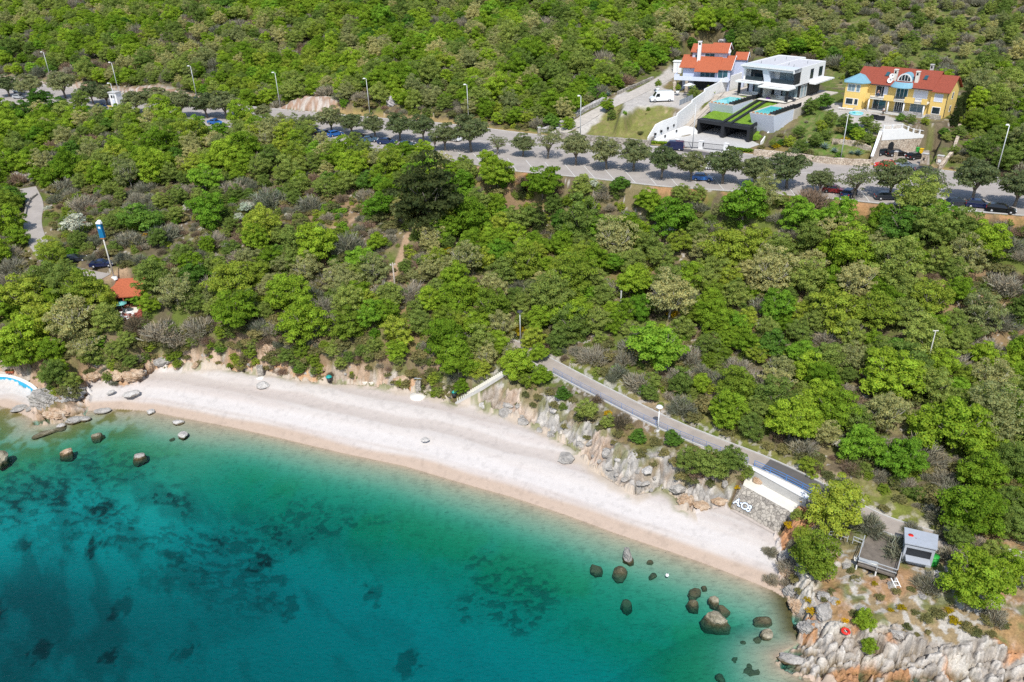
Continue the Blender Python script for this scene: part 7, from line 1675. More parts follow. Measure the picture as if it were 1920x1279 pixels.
# agaves in the roadside garden
def agave(px, py, lab, r=1.3):
    p = onground(px, py); n = 22; b = MB()
    for k in range(n):
        an = k * 2.4; el = R_(15 + 60 * (k / n)); d = Vector((math.cos(an) * math.cos(el), math.sin(an) * math.cos(el), math.sin(el))); s = Vector((-math.sin(an), math.cos(an), 0)) * .1 * r
        m_ = d * r * .5 + Vector((0, 0, .05)); tip = d * r + Vector((0, 0, -.12 * r)); b.add([s, -s, m_ - s * .9, m_ + s * .9, tip], [(0, 1, 2, 3), (3, 2, 4)])
    me = b.mesh('agave', LEAF['a']); ca = me.color_attributes.new("leaf", 'FLOAT_COLOR', 'POINT'); ca.data.foreach_set("color", np.ones(len(me.vertices) * 4, np.float32))
    o = link('agave', me); o.location = (p[0], p[1], p[2] + .05); tag(o, lab, 'plant', 'agaves of the roadside garden')
for a in ((1530, 274, 'agave on top of the garden wall, nearest the modern villa'), (1546, 279, 'big agave on top of the garden wall', 1.7), (1564, 286, 'agave behind the slim garden pole', 1.3), (1608, 291, 'agave closest to the parking court', 1.5), (1596, 290, 'small agave among the wall plants', 1.0), (1124, 182, 'agave on the bank beside the driveway bend', 1.4), (1140, 180, 'pale agave by the round driveway tree', 1.5), (1512, 272, 'small agave under the yellow flowering bushes', .9)): agave(*a)

# ======== beach tavern, its terrace, the far tavern
RT0 = at(232, 565, 11.4); RT1 = at(218, 565, 11.4)
AT = R_(4)
p = at(232, 575, 9.0); t = thing('tavern', 'beach tavern with a bright orange tiled roof half hidden by trees', 'building', (p[0], p[1], 9.0), AT)
MB().box(-2.6, 3.6, 1.2, 5.6, -.6, 2.3).build('wall', mat('tavern_wall', (.30, .10, .07), .8, .15), t); MB().box(-2.2, 3.2, 1.12, 1.197, .05, 2.1).build('front_shade', BLACK, t)  # black board under the eave stands in for the shade of the interior
b = MB(); roofslab(b, [(-3.2, -.4, 2.2), (4.2, -.4, 2.2), (4.2, 3.6, 4.3), (-3.2, 3.6, 4.3)], .2); roofslab(b, [(-3.2, 3.6, 4.3), (4.2, 3.6, 4.3), (4.2, 6.8, 2.6), (-3.2, 6.8, 2.6)], .2); b.build('roof', TILE, t)
MB().box(-5.4, -2.62, .6, 5.0, -.6, 2.2).build('annex', PALEC, t)
for s in (-2.9, .4, 3.9): MB().box(s - .1, s + .1, -.3, -.1, -.6, 2.1).build('post', REDW, t)
D = [at(x, y, 8.9) for x, y in ((215, 604), (258, 598), (268, 592), (262, 573), (226, 579), (212, 592))]
t = thing('dining_terrace', 'red brown terrace with railing in front of the beach tavern', 'terrace', (D[0][0], D[0][1], 8.9)); o0 = Vector(D[0])
MB().prism([(q[0] - D[0][0], q[1] - D[0][1]) for q in D], -2.2, 0).build('deck', REDW, t)
MB().prism([tuple((np.array(D[0]) * 0 + (at(x, y, 8.9) - D[0]))[:2]) for x, y in ((231, 588), (257, 586), (263, 575), (230, 579))], .004, .03).build('pale_floor', PALEC, t)
b = MB()
for q, r_ in zip(D[:4], D[1:4] + [D[3]]):
    q = Vector(q) - o0; r_ = Vector(r_) - o0
    if (r_ - q).length < .1: continue
    for z in (.5, 1.0): b.bar(q + Vector((0, 0, z)), r_ + Vector((0, 0, z)), .09)
b.build('rail', REDW, t)
for q in resample(np.array(D[:4]), 9): q = Vector(q) - o0; MB().bar(q, q + Vector((0, 0, 1.05)), .1).build('post', REDW, t)
def cafe(px, py, lab, i):
    p = at(px, py, 8.94); t = thing('cafe_table', lab, 'table', p, .2, 'white tables of the beach tavern'); MB().box(-.45, .45, -.45, .45, .70, .75).build('tabletop', WHITE, t)
    for s in ((-1, -1), (1, -1), (1, 1), (-1, 1)): MB().box(s[0] * .36 - .03, s[0] * .36 + .03, s[1] * .36 - .03, s[1] * .36 + .03, 0, .698).build('leg', WHITE, t)
def chair(px, py, rz, lab):
    p = at(px, py, 8.94); t = thing('plastic_chair', lab, 'chair', p, rz, 'white chairs of the beach tavern'); MB().box(-.24, .24, -.24, .24, .42, .46).build('seat', WHITE, t); MB().box(-.24, .24, .2, .25, .462, .9).build('backrest', WHITE, t)
    for s in ((-1, -1), (1, -1), (1, 1), (-1, 1)): MB().box(s[0] * .2 - .025, s[0] * .2 + .025, s[1] * .2 - .025, s[1] * .2 + .025, 0, .418).build('leg', WHITE, t)
cafe(226, 593, 'white cafe table nearest the teal parasol of the beach tavern', 0); cafe(245, 592, 'white cafe table on the pale floor of the tavern terrace', 1); cafe(236, 600, 'white cafe table at the sea rail of the tavern terrace', 2)
for i, (x, y) in enumerate(((222, 596), (230, 596), (222, 590), (231, 601), (241, 601), (250, 594), (241, 589))): chair(x, y, i * 1.3, 'white plastic chair of the tavern terrace, ' + ORD[i] + ' to the open corner post')
p = at(225, 592, 8.94); t = thing('parasol', 'small teal parasol on the tavern terrace', 'parasol', (p[0] + .3, p[1] + .9, 8.94)); MB().tube([(0, 0, 0), (0, 0, 2.2)], .04).build('pole', STEEL, t); MB().lathe([(0, 2.5), (1.1, 2.1), (1.1, 2.05), (0, 2.4)], 8).build('canopy', mat('teal_canvas', (.16, .45, .42), .8, .06), t)
p = at(4, 590, 9.5); t = thing('tavern', 'dark red roofed house at the western edge among the trees', 'building', (p[0], p[1], 9.3), R_(10)); MB().box(-5, 3, 0, 5, -1, 2.4).build('wall', mat('dark_wall', (.12, .08, .07), .8, .1), t); b = MB(); roofslab(b, [(-5.5, -.8, 2.4), (3.5, -.8, 2.4), (3.5, 2.5, 4.0), (-5.5, 2.5, 4.0)]); roofslab(b, [(-5.5, 2.5, 4.0), (3.5, 2.5, 4.0), (3.5, 6, 2.4), (-5.5, 6, 2.4)]); b.build('roof', TILE2, t)

# ======== cape bar: deck, silver kiosk
DK = [at(x, y, 4.6) for x, y in ((1607, 1057), (1680, 1081), (1690, 1040), (1700, 1010), (1640, 988), (1619, 1016))]
t = thing('deck', 'weathered dark wooden deck with white railing on the cape', 'deck', (DK[0][0], DK[0][1], 4.6)); o0 = Vector(DK[0]); loc2 = [(q[0] - o0.x, q[1] - o0.y) for q in DK]
MB().prism(loc2, -.25, 0).build('floor', WOODD, t)
def wrail(P, hs, step, m=STEEL):
    P = resample(np.array(P), max(2, int(np.linalg.norm(np.array(P[-1]) - np.array(P[0])) / step) + 1))
    for q in P: q = Vector(q) - o0; MB().bar(q, q + Vector((0, 0, max(hs))), .08).build('post', m, t)
    for h in hs:
        b = MB()
        for q, r_ in zip(P[:-1], P[1:]): b.bar(Vector(q) - o0 + Vector((0, 0, h)), Vector(r_) - o0 + Vector((0, 0, h)), .08)
        b.build('rail', m, t)
wrail([DK[0], DK[1]], (.5, 1.0), 2.0); wrail([DK[1], DK[2]], (.5, 1.0), 2.2); wrail([DK[0], DK[5]], (.5, 1.0), 2.2)
for q in (DK[0], (np.array(DK[0]) + DK[1]) / 2, DK[1], DK[5]): q = Vector(q) - o0; MB().bar(q + Vector((0, 0, -2.4)), q + Vector((0, 0, -.252)), .13).build('leg', WHITE, t)
q = Vector(DK[1]) - o0; b = MB(); b.bar(q + Vector((-.6, -.1, -.1)), q + Vector((.1, -1.6, -1.6)), .09); b.bar(q + Vector((0, -.1, -.1)), q + Vector((.7, -1.5, -1.6)), .09)
for k in range(1, 5): b.bar(q + Vector((-.6, -.1, -.1)) + Vector((.7, -1.5, -1.5)) * (k / 5), q + Vector((0, -.1, -.1)) + Vector((.7, -1.4, -1.5)) * (k / 5), .06)
b.build('ladder', WHITE, t)
t = thing('walkway_railing', 'white two bar railing of the walkway leading to the wooden deck', 'railing', (0, 0, 0)); o0 = Vector((0, 0, 0))
wrail([at(1553, 1010, 4.5), at(1570, 1010, 4.5)], (.6, 1.1), 1.2); wrail([at(1576, 1012, 4.5), at(1588, 1016, 4.5)], (.6, 1.1), 1.2); wrail([at(1598, 1019, 4.5), at(1617, 1027, 4.5)], (.6, 1.1), 1.2)
KC = [at(1697, 1003, 7.3), at(1755, 1018, 7.3)]
KR = [at(x, y, 7.2) for x, y in ((1696, 1020), (1757, 1033), (1760, 1002), (1696, 987))]
t = thing('kiosk', 'silver roofed bar kiosk with a red mark on its roof beside the deck', 'kiosk', (KR[0][0], KR[0][1], 4.6)); L2 = [np.array(q) - [KR[0][0], KR[0][1], 4.6] for q in KR]; cc = sum(L2) / 4
MB().prism([tuple((q * .93 + cc * .07)[:2]) for q in L2], -.6, 2.4).build('wall', SILV, t)
b = MB(); b.hexa([(q[0], q[1], 2.402 + (.25 if i < 2 else 0)) for i, q in enumerate(L2)], [(q[0], q[1], 2.52 + (.25 if i < 2 else 0)) for i, q in enumerate(L2)]); b.build('roof', SILV, t)
fr = (L2[1] - L2[0]); fu = fr / np.linalg.norm(fr); fn = np.array([fu[1], -fu[0], 0]); wf = lambda s, z: tuple((L2[0] * .93 + cc * .07 + fr * .93 * s)[:2]) + (z,)
b = MB(); q0, q1 = np.array(wf(.08, 0)), np.array(wf(.9, 0)); b.hexa([tuple(q0 + fn * .05 + [0, 0, .9]), tuple(q1 + fn * .05 + [0, 0, .9]), tuple(q1 - fn * .05 + [0, 0, .9]), tuple(q0 - fn * .05 + [0, 0, .9])], [tuple(q0 + fn * .05 + [0, 0, 2.1]), tuple(q1 + fn * .05 + [0, 0, 2.1]), tuple(q1 - fn * .05 + [0, 0, 2.1]), tuple(q0 - fn * .05 + [0, 0, 2.1])]); b.build('serving_hatch', BLACK, t)
b = MB(); b.hexa([tuple(q0 + fn * 1.1 + [0, 0, 1.0]), tuple(q1 + fn * 1.1 + [0, 0, 1.0]), tuple(q1 + fn * .06 + [0, 0, 1.0]), tuple(q0 + fn * .06 + [0, 0, 1.0])], [tuple(q0 + fn * 1.1 + [0, 0, 1.08]), tuple(q1 + fn * 1.1 + [0, 0, 1.08]), tuple(q1 + fn * .06 + [0, 0, 1.08]), tuple(q0 + fn * .06 + [0, 0, 1.08])]); b.build('counter', SILV, t)
mp_ = L2[0] * .25 + L2[3] * .55 + L2[1] * .2; o = MB().lathe([(0, .03), (.30, .03), (.30, 0)], 14).build('round_mark', RED, t); o.location = (mp_[0], mp_[1], 2.62)
mp_ = L2[0] * .25 + L2[3] * .40 + L2[1] * .35; o = MB().lathe([(0, .03), (.16, .03), (.16, 0)], 12).build('round_mark', RED, t); o.location = (mp_[0], mp_[1], 2.63)
for i, (x, y) in enumerate(((1709, 1046), (1722, 1052), (1707, 1052))):
    p = at(x, y, 4.5); t = thing('bar_bench', ['white bar bench in front of the kiosk, closest to the counter', 'white bar bench in front of the kiosk, closest to the green drum', 'white bar bench in front of the kiosk, closest to the deck'][i], 'bench', p, R_(-20), 'white benches in front of the kiosk'); MB().box(-.9, .9, -.12, .12, .42, .48).build('seat', WHITE, t)
    for s in (-.75, .75): MB().box(s - .05, s + .05, -.12, .12, -.2, .418).build('leg', WHITE, t)
p = at(1748, 1058, 4.4); t = thing('drum', 'green plastic drum with a lid beside the silver kiosk', 'barrel', p); MB().lathe([(0, -.3), (.5, -.3), (.58, .6), (.5, 1.2), (0, 1.2)], 16).build('drum_body', GREENP, t); MB().lathe([(0, 1.3), (.56, 1.26), (.56, 1.205), (0, 1.205)], 16).build('lid', GREENP, t)
p = at(1700, 1031, 4.6); t = thing('gas_bottle', 'upright teal bottle leaning at the kiosk corner', 'bottle', p); MB().lathe([(0, 0), (.22, 0), (.24, 1.0), (.14, 1.3), (0, 1.35)], 12).build('bottle_body', TEAL, t); MB().tube([(0, 0, 1.34), (0, 0, 1.5)], .05).build('valve', STEEL, t)
p = at(1622, 1053, 4.62); t = thing('board_pile', 'pale boards lying on the sea edge of the wooden deck', 'boards', p, R_(-22)); MB().prof([(-1.2, 0), (1.0, 0), (1.3, .05), (1.0, .1), (-1.2, .1)], -.3, .3).build('board', PALEC, t); MB().prof([(-.8, .102), (1.2, .102), (1.4, .14), (1.2, .18), (-.8, .18)], -.2, .2).build('board', STEEL, t)
p = at(1625, 1078, 3.1); t = thing('crate', 'orange crate in the shade under the wooden deck', 'crate', p, .3); MB().box(-.4, .4, -.3, .3, -.2, .45).build('crate_body', mat('orange_plastic', (.6, .2, .03), .6, .06), t); MB().box(-.43, .43, -.33, .33, .452, .5).build('rim', DARKM, t)
strct(MB().prism([tuple(at(x, y, 4.7)[:2]) for x, y in ((1722, 966), (1742, 973), (1736, 990), (1716, 983))], 4.2, 4.76).build('side_path', PAV))
# ------------------------------------------------------------------ cars
def paint(name, c, r=.25):
    m = mat(name, c, r, .03, .5); m.node_tree.nodes["Principled BSDF"].inputs['Coat Weight'].default_value = .6; return m
def loft(mb, P):
    n = len(P); mb.add([(x, -w_, z) for x, z, w_ in P] + [(x, w_, z) for x, z, w_ in P], [(i, (i + 1) % n, n + (i + 1) % n, n + i) for i in range(n)]); return mb
GLCAR = glassmat('car_glass', (.012, .016, .02)); TYRE = mat('tyre', (.02, .02, .02), .9, .1); RIM = mat('wheel_rim', (.45, .46, .48), .4, .05, metal=.5); HEADL = mat('headlight', (.7, .72, .75), .2, .03); TAILL = mat('tail_light', (.45, .02, .02), .3, .03); PLATE = mat('number_plate', (.75, .75, .72), .6, .02)
SHAPES = {   # side outline (x forward, z): belt line and roof; half widths
 'hatchback': dict(L=2.05, belt=.92, roof=1.46, W=.86, ws=(.95, .25), rs=(-1.95, -1.45), hood=.80, tail=1.0, ft=2.05),
 'estate': dict(L=2.3, belt=.94, roof=1.48, W=.88, ws=(1.05, .35), rs=(-2.2, -1.75), hood=.82, tail=1.0, ft=2.3),
 'saloon': dict(L=2.25, belt=.92, roof=1.42, W=.87, ws=(.95, .25), rs=(-1.55, -.95), hood=.82, tail=.98, ft=2.25)}
def car_mesh(kind):
    s = SHAPES[kind]; L, W, bl, rf = s['L'], s['W'], s['belt'], s['roof']
    low = [(-L, .35, W * .9), (-L - .02, .62, W * .95), (-L + .06, s['tail'] - .05, W * .93)]
    top = [(s['rs'][0] + .02, s['tail'], W * .9)] if kind != 'saloon' else [(-L + .2, s['tail'], W * .9), (s['rs'][0], s['tail'] + .02, W * .9)]
    nose = [(s['ws'][0], bl + .02, W * .92), (L - .45, s['hood'], W * .88), (L - .06, s['hood'] - .16, W * .82), (L, .5, W * .86), (L - .04, .3, W * .84)]
    body = loft(MB(), [(-L + .05, .24, W * .9)] + low + top + nose)
    cab = loft(MB(), [(s['rs'][0] + .04, s['tail'] + .002, W * .88), (s['rs'][1], rf - .06, W * .70), (s['rs'][1] + .35, rf, W * .68), (s['ws'][1] - .2, rf, W * .68), (s['ws'][1], rf - .05, W * .70), (s['ws'][0] - .02, bl + .022, W * .90)])
    body.v += cab.v; k = len(body.v) - len(cab.v); body.f += [tuple(i + k for i in f) for f in cab.f]; body.m += cab.m; body.sm += cab.sm
    n = 6
    for sd in (-1, 1):    # sides of body and cabin
        pass
    P1 = [(-L + .05, .24, W * .9)] + low + top + nose; P2 = [(s['rs'][0] + .04, s['tail'] + .002, W * .88), (s['rs'][1], rf - .06, W * .70), (s['rs'][1] + .35, rf, W * .68), (s['ws'][1] - .2, rf, W * .68), (s['ws'][1], rf - .05, W * .70), (s['ws'][0] - .02, bl + .022, W * .90)]
    for P in (P1, P2):
        for sd in (-1, 1): body.add([(x, sd * w_, z) for x, z, w_ in P], [tuple(range(len(P)))])
    g = MB(); hw = lambda z: W * (.90 + (.69 - .90) * (z - bl) / (rf - bl))
    z0, z1 = bl + .08, rf - .10
    fx = lambda t: s['ws'][0] + (s['ws'][1] - s['ws'][0]) * t; rx = lambda t: s['rs'][0] + (s['rs'][1] - s['rs'][0]) * t
    for sd in (-1, 1):
        g.add([(rx(.2) + .18, sd * (hw(z0) + .012), z0), (fx(.2) - .18, sd * (hw(z0) + .012), z0), (fx(.85) - .12, sd * (hw(z1) + .012), z1), (rx(.85) + .14, sd * (hw(z1) + .012), z1)], [(0, 1, 2, 3)])
    wq = .93
    g.add([(fx(.05) + .02, -hw(z0 - .04) * wq, bl + .07), (fx(.05) + .02, hw(z0 - .04) * wq, bl + .07), (fx(.9) + .02, hw(z1) * wq, rf - .07), (fx(.9) + .02, -hw(z1) * wq, rf - .07)], [(0, 1, 2, 3)])
    g.add([(rx(.12) - .02, -hw(z0) * wq, s['tail'] + .08), (rx(.12) - .02, hw(z0) * wq, s['tail'] + .08), (rx(.88) - .015, hw(z1) * wq, rf - .12), (rx(.88) - .015, -hw(z1) * wq, rf - .12)], [(0, 1, 2, 3)])
    return body, g, s
def wheelset(t, xs, W, r=.32):
    for x in xs:
        for sd in (-1, 1):
            o = MB().lathe([(0, -.1), (r, -.1), (r, .1), (0, .1)], 14).build('wheel', TYRE, t); o.matrix_local = Matrix.Translation((x, sd * (W - .07), r)) @ Matrix.Rotation(R_(90), 4, 'X')
            q = MB().lathe([(0, -.115), (r * .62, -.115), (r * .62, .115), (0, .115)], 10).build('rim', RIM, o)
def car(kind, pm, loc, rz, label, group='parked cars'):
    t = thing('parked_car', label, 'car', loc, rz, group); b, g, s = car_mesh(kind)
    b.build('car_body', pm, t); g.build('windows', GLCAR, t); wheelset(t, (-s['L'] * .62, s['L'] * .64), s['W'])
    for sd in (-1, 1):
        MB().box(s['L'] - .16, s['L'] + .01, sd * s['W'] * .66 - .16, sd * s['W'] * .66 + .16, .58, .72).build('headlight', HEADL, t); MB().box(-s['L'] - .04, -s['L'] + .06, sd * s['W'] * .72 - .12, sd * s['W'] * .72 + .12, .68, .86).build('tail_light', TAILL, t); MB().box(s['ws'][0] - .25, s['ws'][0] - .1, sd * (s['W'] + .1) - .07, sd * (s['W'] + .1) + .07, s['belt'], s['belt'] + .13).build('wing_mirror', pm, t)
    MB().box(-s['L'] - .035, -s['L'] + .02, -.26, .26, .46, .57).build('number_plate', PLATE, t)
    return t
PB = {k: paint('paint_' + k, c) for k, c in dict(red=(.62, .01, .012), maroon=(.22, .012, .015), blue=(.02, .13, .42), navy=(.008, .015, .06), darkblue=(.012, .03, .10), grey=(.16, .21, .25), dark=(.025, .03, .04), black=(.012, .012, .014), white=(.78, .79, .80), silver=(.42, .44, .46), steel=(.06, .12, .19)).items()}
RDIR = lambda px: math.atan2(*(road_far[int(np.clip(np.searchsorted([q[0] for q in ROAD_FAR], px), 1, len(ROAD_FAR) - 1))] - road_far[int(np.clip(np.searchsorted([q[0] for q in ROAD_FAR], px), 1, len(ROAD_FAR) - 1)) - 1])[::-1])
def rcar(px, py, kind, col, lab, turn=0.0, alt=RALT):
    p = at(px, py, alt); return car(kind, PB[col], (p[0], p[1], alt + .004), RDIR(px) + turn, lab)
PARK = R_(68)
rcar(1658, 314, 'hatchback', 'red', 'bright red hatchback on the road before the parking court', math.pi + .05); rcar(1699, 316, 'saloon', 'grey', 'grey blue saloon behind the slim stone gate pillar', .05); rcar(1738, 324, 'estate', 'dark', 'dark estate car last in the line before the parking court', .0)
rcar(1563, 361, 'hatchback', 'maroon', 'maroon hatchback parked under the road pines', PARK - 1.3); rcar(1592, 367, 'estate', 'darkblue', 'dark blue car behind the leafless roadside tree', PARK); rcar(1664, 374, 'estate', 'dark', 'dark car in the shade of a road pine near the maroon hatchback', PARK - 1.0); rcar(1722, 384, 'saloon', 'dark', 'dark saloon half hidden behind the bright bush at the eastern parking', PARK)
rcar(1754, 387, 'estate', 'silver', 'silver grey car with shining bonnet at the eastern parking', PARK + .2); rcar(1795, 386, 'hatchback', 'dark', 'dark hatchback next to the silver grey car', PARK - .6); rcar(1834, 389, 'hatchback', 'navy', 'navy hatchback in front of the frothy white shrub', PARK - 1.0); rcar(1876, 398, 'estate', 'black', 'black car by the eastern edge of the picture', PARK - 1.1)
rcar(1317, 338, 'hatchback', 'blue', 'clear blue hatchback parked under the road pines', .1); rcar(1270, 305, 'hatchback', 'navy', 'navy car driving behind a road pine opposite the modern villa', 0); rcar(1341, 318, 'hatchback', 'white', 'white car seen through a road pine', 0)
rcar(692, 266, 'saloon', 'steel', 'steel blue saloon under the western road pines', PARK - .7); rcar(726, 270, 'estate', 'darkblue', 'dark blue estate beside the steel blue saloon', PARK - 1.0); rcar(764, 275, 'hatchback', 'steel', 'blue hatchback between two western road pines', PARK); rcar(672, 259, 'hatchback', 'dark', 'dark hatchback behind the steel blue saloon', PARK); rcar(849, 264, 'saloon', 'white', 'white saloon driving on the open road', .0)
rcar(629, 255, 'hatchback', 'blue', 'blue hatchback in the western parking row', PARK); rcar(610, 254, 'estate', 'navy', 'navy estate in the western parking row', PARK); rcar(592, 250, 'hatchback', 'darkblue', 'dark blue hatchback first in the western parking row', PARK); rcar(404, 233, 'saloon', 'blue', 'deep blue saloon under the pines below the reddish cutting', PARK - 1.2); rcar(368, 191, 'saloon', 'navy', 'navy saloon driving below the reddish cutting', 0); rcar(37, 174, 'hatchback', 'white', 'white hatchback at the western edge of the road', .2); rcar(37, 185, 'hatchback', 'silver', 'silver hatchback at the western edge of the road', .2); rcar(190, 203, 'saloon', 'darkblue', 'dark blue saloon near the white transformer kiosk', 0)
for px, py, k, c, l, a in ((1655, 290, 'estate', 'dark', 'dark car parked in front of the arched door of the court', FY.ang + R_(62)), (1680, 292, 'estate', 'black', 'black car in the middle of the parking court', FY.ang + R_(48)), (1716, 298, 'hatchback', 'black', 'black hatchback at the bin side of the parking court', FY.ang + R_(62))):
    p = at(px, py, 25.35); car(k, PB[c], (p[0], p[1], 25.352), a, l)
for px, py, k, c, l, a in ((141, 492, 'estate', 'dark', 'dark car parked on the dirt beside the grey lane', .4), (193, 500, 'saloon', 'navy', 'navy car parked near the foot of the blue banner pole', .1)):
    p = onground(px, py); car(k, PB[c], (p[0], p[1], p[2] + .03), a, l)
def van(pm, loc, rz, label, sc=1.0):
    t = thing('delivery_van', label, 'van', loc, rz, None, sc); W = 1.0
    body = MB(); P = [(-2.95, .35, W), (-3.0, .9, W), (-2.9, 2.45, W * .9), (-2.6, 2.6, W * .84), (1.1, 2.6, W * .84), (1.45, 2.45, W * .86), (2.1, 1.35, W * .95), (2.75, 1.1, W * .93), (2.95, .8, W * .92), (2.95, .35, W * .92)]
    loft(body, P)
    for sd in (-1, 1): body.add([(x, sd * w_, z) for x, z, w_ in P], [tuple(range(len(P)))])
    body.build('van_body', pm, t)
    g = MB(); g.add([(2.12, -.82, 1.42), (2.12, .82, 1.42), (1.52, .76, 2.38), (1.52, -.76, 2.38)], [(0, 1, 2, 3)])
    for sd in (-1, 1): g.add([(.7, sd * .985, 1.35), (1.75, sd * .965, 1.35), (1.4, sd * .905, 2.1), (.7, sd * .925, 2.1)], [(0, 1, 2, 3)])
    g.build('windows', GLCAR, t); wheelset(t, (-1.85, 1.9), W, .36); MB().box(-2.9, 2.9, -1.012, -.99, .36, .62).build('sill', DARKM, t); MB().box(2.9, 2.99, -.85, .85, .36, .6).build('bumper', DARKM, t)
    for sd in (-1, 1): MB().box(2.7, 2.97, sd * .72 - .14, sd * .72 + .14, .82, 1.02).build('headlight', HEADL, t); MB().box(-3.02, -2.9, sd * .9 - .08, sd * .9 + .08, .9, 1.3).build('tail_light', TAILL, t); MB().box(1.6, 1.72, sd * 1.14 - .1, sd * 1.14 + .1, 1.35, 1.7).build('wing_mirror', DARKM, t)
    return t
p = at(1240, 190, 30.55); van(PB['white'], (p[0], p[1], 30.55), R_(180 + 4), 'white delivery van parked on the gravel above the grass plot')
p = at(1262, 281, 25.3); van(PB['navy'], (p[0], p[1], 25.304), R_(-45 + 180 + 25), 'dark blue van leaving the court of the modern villa', .8)

# ------------------------------------------------------------------ lamps, poles, kiosk
def street_lamp(px, py, lab, h=10.0, alt=None, side=-1):
    p = at(px, py, alt or RALT); t = thing('street_lamp', lab, 'street lamp', p, RDIR(px), 'street lamps along the road')
    MB().tube([(0, 0, -.3), (0, 0, h)], [.11, .07], 8).build('pole', STEEL, t); MB().tube([(0, 0, h - .03), (side * .5, -.35, h + .12)], .05, 6).build('arm', STEEL, t)
    MB().hexa([(side * .3 - .3, -.75, h + .05), (side * .3 + .3, -.75, h + .05), (side * .3 + .3, -.25, h + .05), (side * .3 - .3, -.25, h + .05)], [(side * .3 - .2, -.7, h + .25), (side * .3 + .2, -.7, h + .25), (side * .3 + .2, -.3, h + .25), (side * .3 - .2, -.3, h + .25)]).build('lamp_head', WHITE, t); MB().lathe([(0, .25), (.22, .22), (.24, 0)], 8).build('foot', CONC, t)
for a in ((97, 153, 'westernmost street lamp over the reddish cutting'), (224, 178, 'street lamp whose pole is hidden by a yellow green roadside tree'), (370, 187, 'street lamp at the end of the reddish cutting above the navy saloon'), (526, 203, 'street lamp in front of the pale stone outcrop'), (694, 218, 'street lamp beside the pale boulder slide'), (879, 233, 'street lamp at the roadside thicket west of the driveway gate'), (1088, 260, 'street lamp at the rubble wall of the grass plot'), (1867, 331, 'easternmost street lamp on the road bend')): street_lamp(*a)
street_lamp(222, 214, 'street lamp standing right in front of the white transformer kiosk', 8.6)
for px, py, h, l in ((1575, 305, 10, 'slim pale pole standing by the rubble garden wall'), (1298, 281, 10, 'slim pale pole standing in front of the sliding gate')):
    p = at(px, py, RALT); t = thing('pole', l, 'pole', p); MB().tube([(0, 0, -.3), (0, 0, h)], [.12, .06], 8).build('shaft', STEEL, t); MB().lathe([(0, .3), (.22, .25), (.25, 0)], 8).build('foot', CONC, t); MB().lathe([(0, h + .08), (.09, h), (.07, h - .1)], 8).build('cap', WHITE, t)
p = at(1233.5, 806, 5.6); t = thing('promenade_lamp', 'white promenade lamp with a round flat head beside the blue railing', 'lamp', p); MB().tube([(0, 0, -.6), (0, 0, 3.9)], [.10, .075], 10).build('pole', WHITE, t); MB().lathe([(0, 4.25), (.3, 4.2), (.52, 4.0), (.5, 3.92), (0, 3.9)], 16).build('lamp_head', WHITE, t); MB().lathe([(0, .02), (.25, .0), (.28, -.4)], 10).build('foot', CONC, t)
p = onground(976, 645); t = thing('promenade_lamp', 'promenade lamp rising above the trees at the top of the beach stairs', 'lamp', p); MB().tube([(0, 0, -.5), (0, 0, 6.2)], [.10, .075], 10).build('pole', STEEL, t); MB().lathe([(0, 6.5), (.3, 6.45), (.55, 6.28), (.5, 6.2), (0, 6.2)], 14).build('lamp_head', DARKM, t)
p = onground(1736, 693); t = thing('promenade_lamp', 'slim pale lamp post standing alone in the wood', 'lamp', p); MB().tube([(0, 0, -.5), (0, 0, 6.6)], [.09, .06], 8).build('pole', CONC, t); MB().box(-.4, .4, -.06, .06, 6.6, 6.7).build('crossarm', PALEC, t)
p = onground(743, 562); t = thing('utility_pole', 'grey wooden utility pole beside the red soil track', 'pole', p, .2); MB().tube([(0, 0, -.5), (0, 0, 7.2)], [.17, .12], 8).build('pole', WOODP, t); MB().box(-.5, .5, -.07, .07, 6.7, 6.85).build('crossarm', WOODP, t)
for s in (-.4, .4): MB().lathe([(0, 7.05), (.06, 7.0), (.06, 6.852)], 8, (s, 0, 0)).build('insulator', WHITE, t)
p = onground(1163, 588); t = thing('concrete_post', 'short pale concrete post poking out of the green bushes', 'post', p); MB().box(-.1, .1, -.1, .1, -.5, 4.2).build('shaft', CONC, t); MB().box(-.13, .13, -.13, .13, 4.202, 4.3).build('cap', CONC, t)
p = onground(215, 523); t = thing('banner_pole', 'tall pale pole carrying a blue banner box with a white top', 'pole', p, R_(-10)); MB().tube([(0, 0, -.5), (0, 0, 11.4)], [.15, .09], 10).build('pole', PALEC, t); MB().lathe([(0, .3), (.5, .25), (.6, -.3)], 10).build('foot', WHITE, t)
MB().box(-.46, .46, -.28, .28, 8.2, 10.9).build('banner', mat('banner_blue', (.01, .17, .36), .6, .2, 1.2), t); MB().hexa([(-.5, -.34, 10.902), (.5, -.34, 10.902), (.5, .34, 10.902), (-.5, .34, 10.902)], [(-.5, -.34, 11.1), (.5, -.34, 11.1), (.25, .34, 11.5), (-.25, .34, 11.5)]).build('top_cap', WHITE, t); MB().box(-.4, .4, -.22, .22, 7.95, 8.198).build('bracket', ORNG, t); MB().box(-.2, .25, -.292, -.282, 10.0, 10.4).build('pale_mark', WHITE, t)
p = at(221, 199, 25.3); t = thing('transformer_kiosk', 'white transformer kiosk with two dark vents by the western car park', 'kiosk', p, R_(-18)); MB().box(-1.3, 1.3, -1.1, 1.1, -.2, 4.0).build('wall', WHITE, t); MB().box(-1.5, 1.5, -1.3, 1.3, 4.002, 4.3).build('roof', CONC, t)
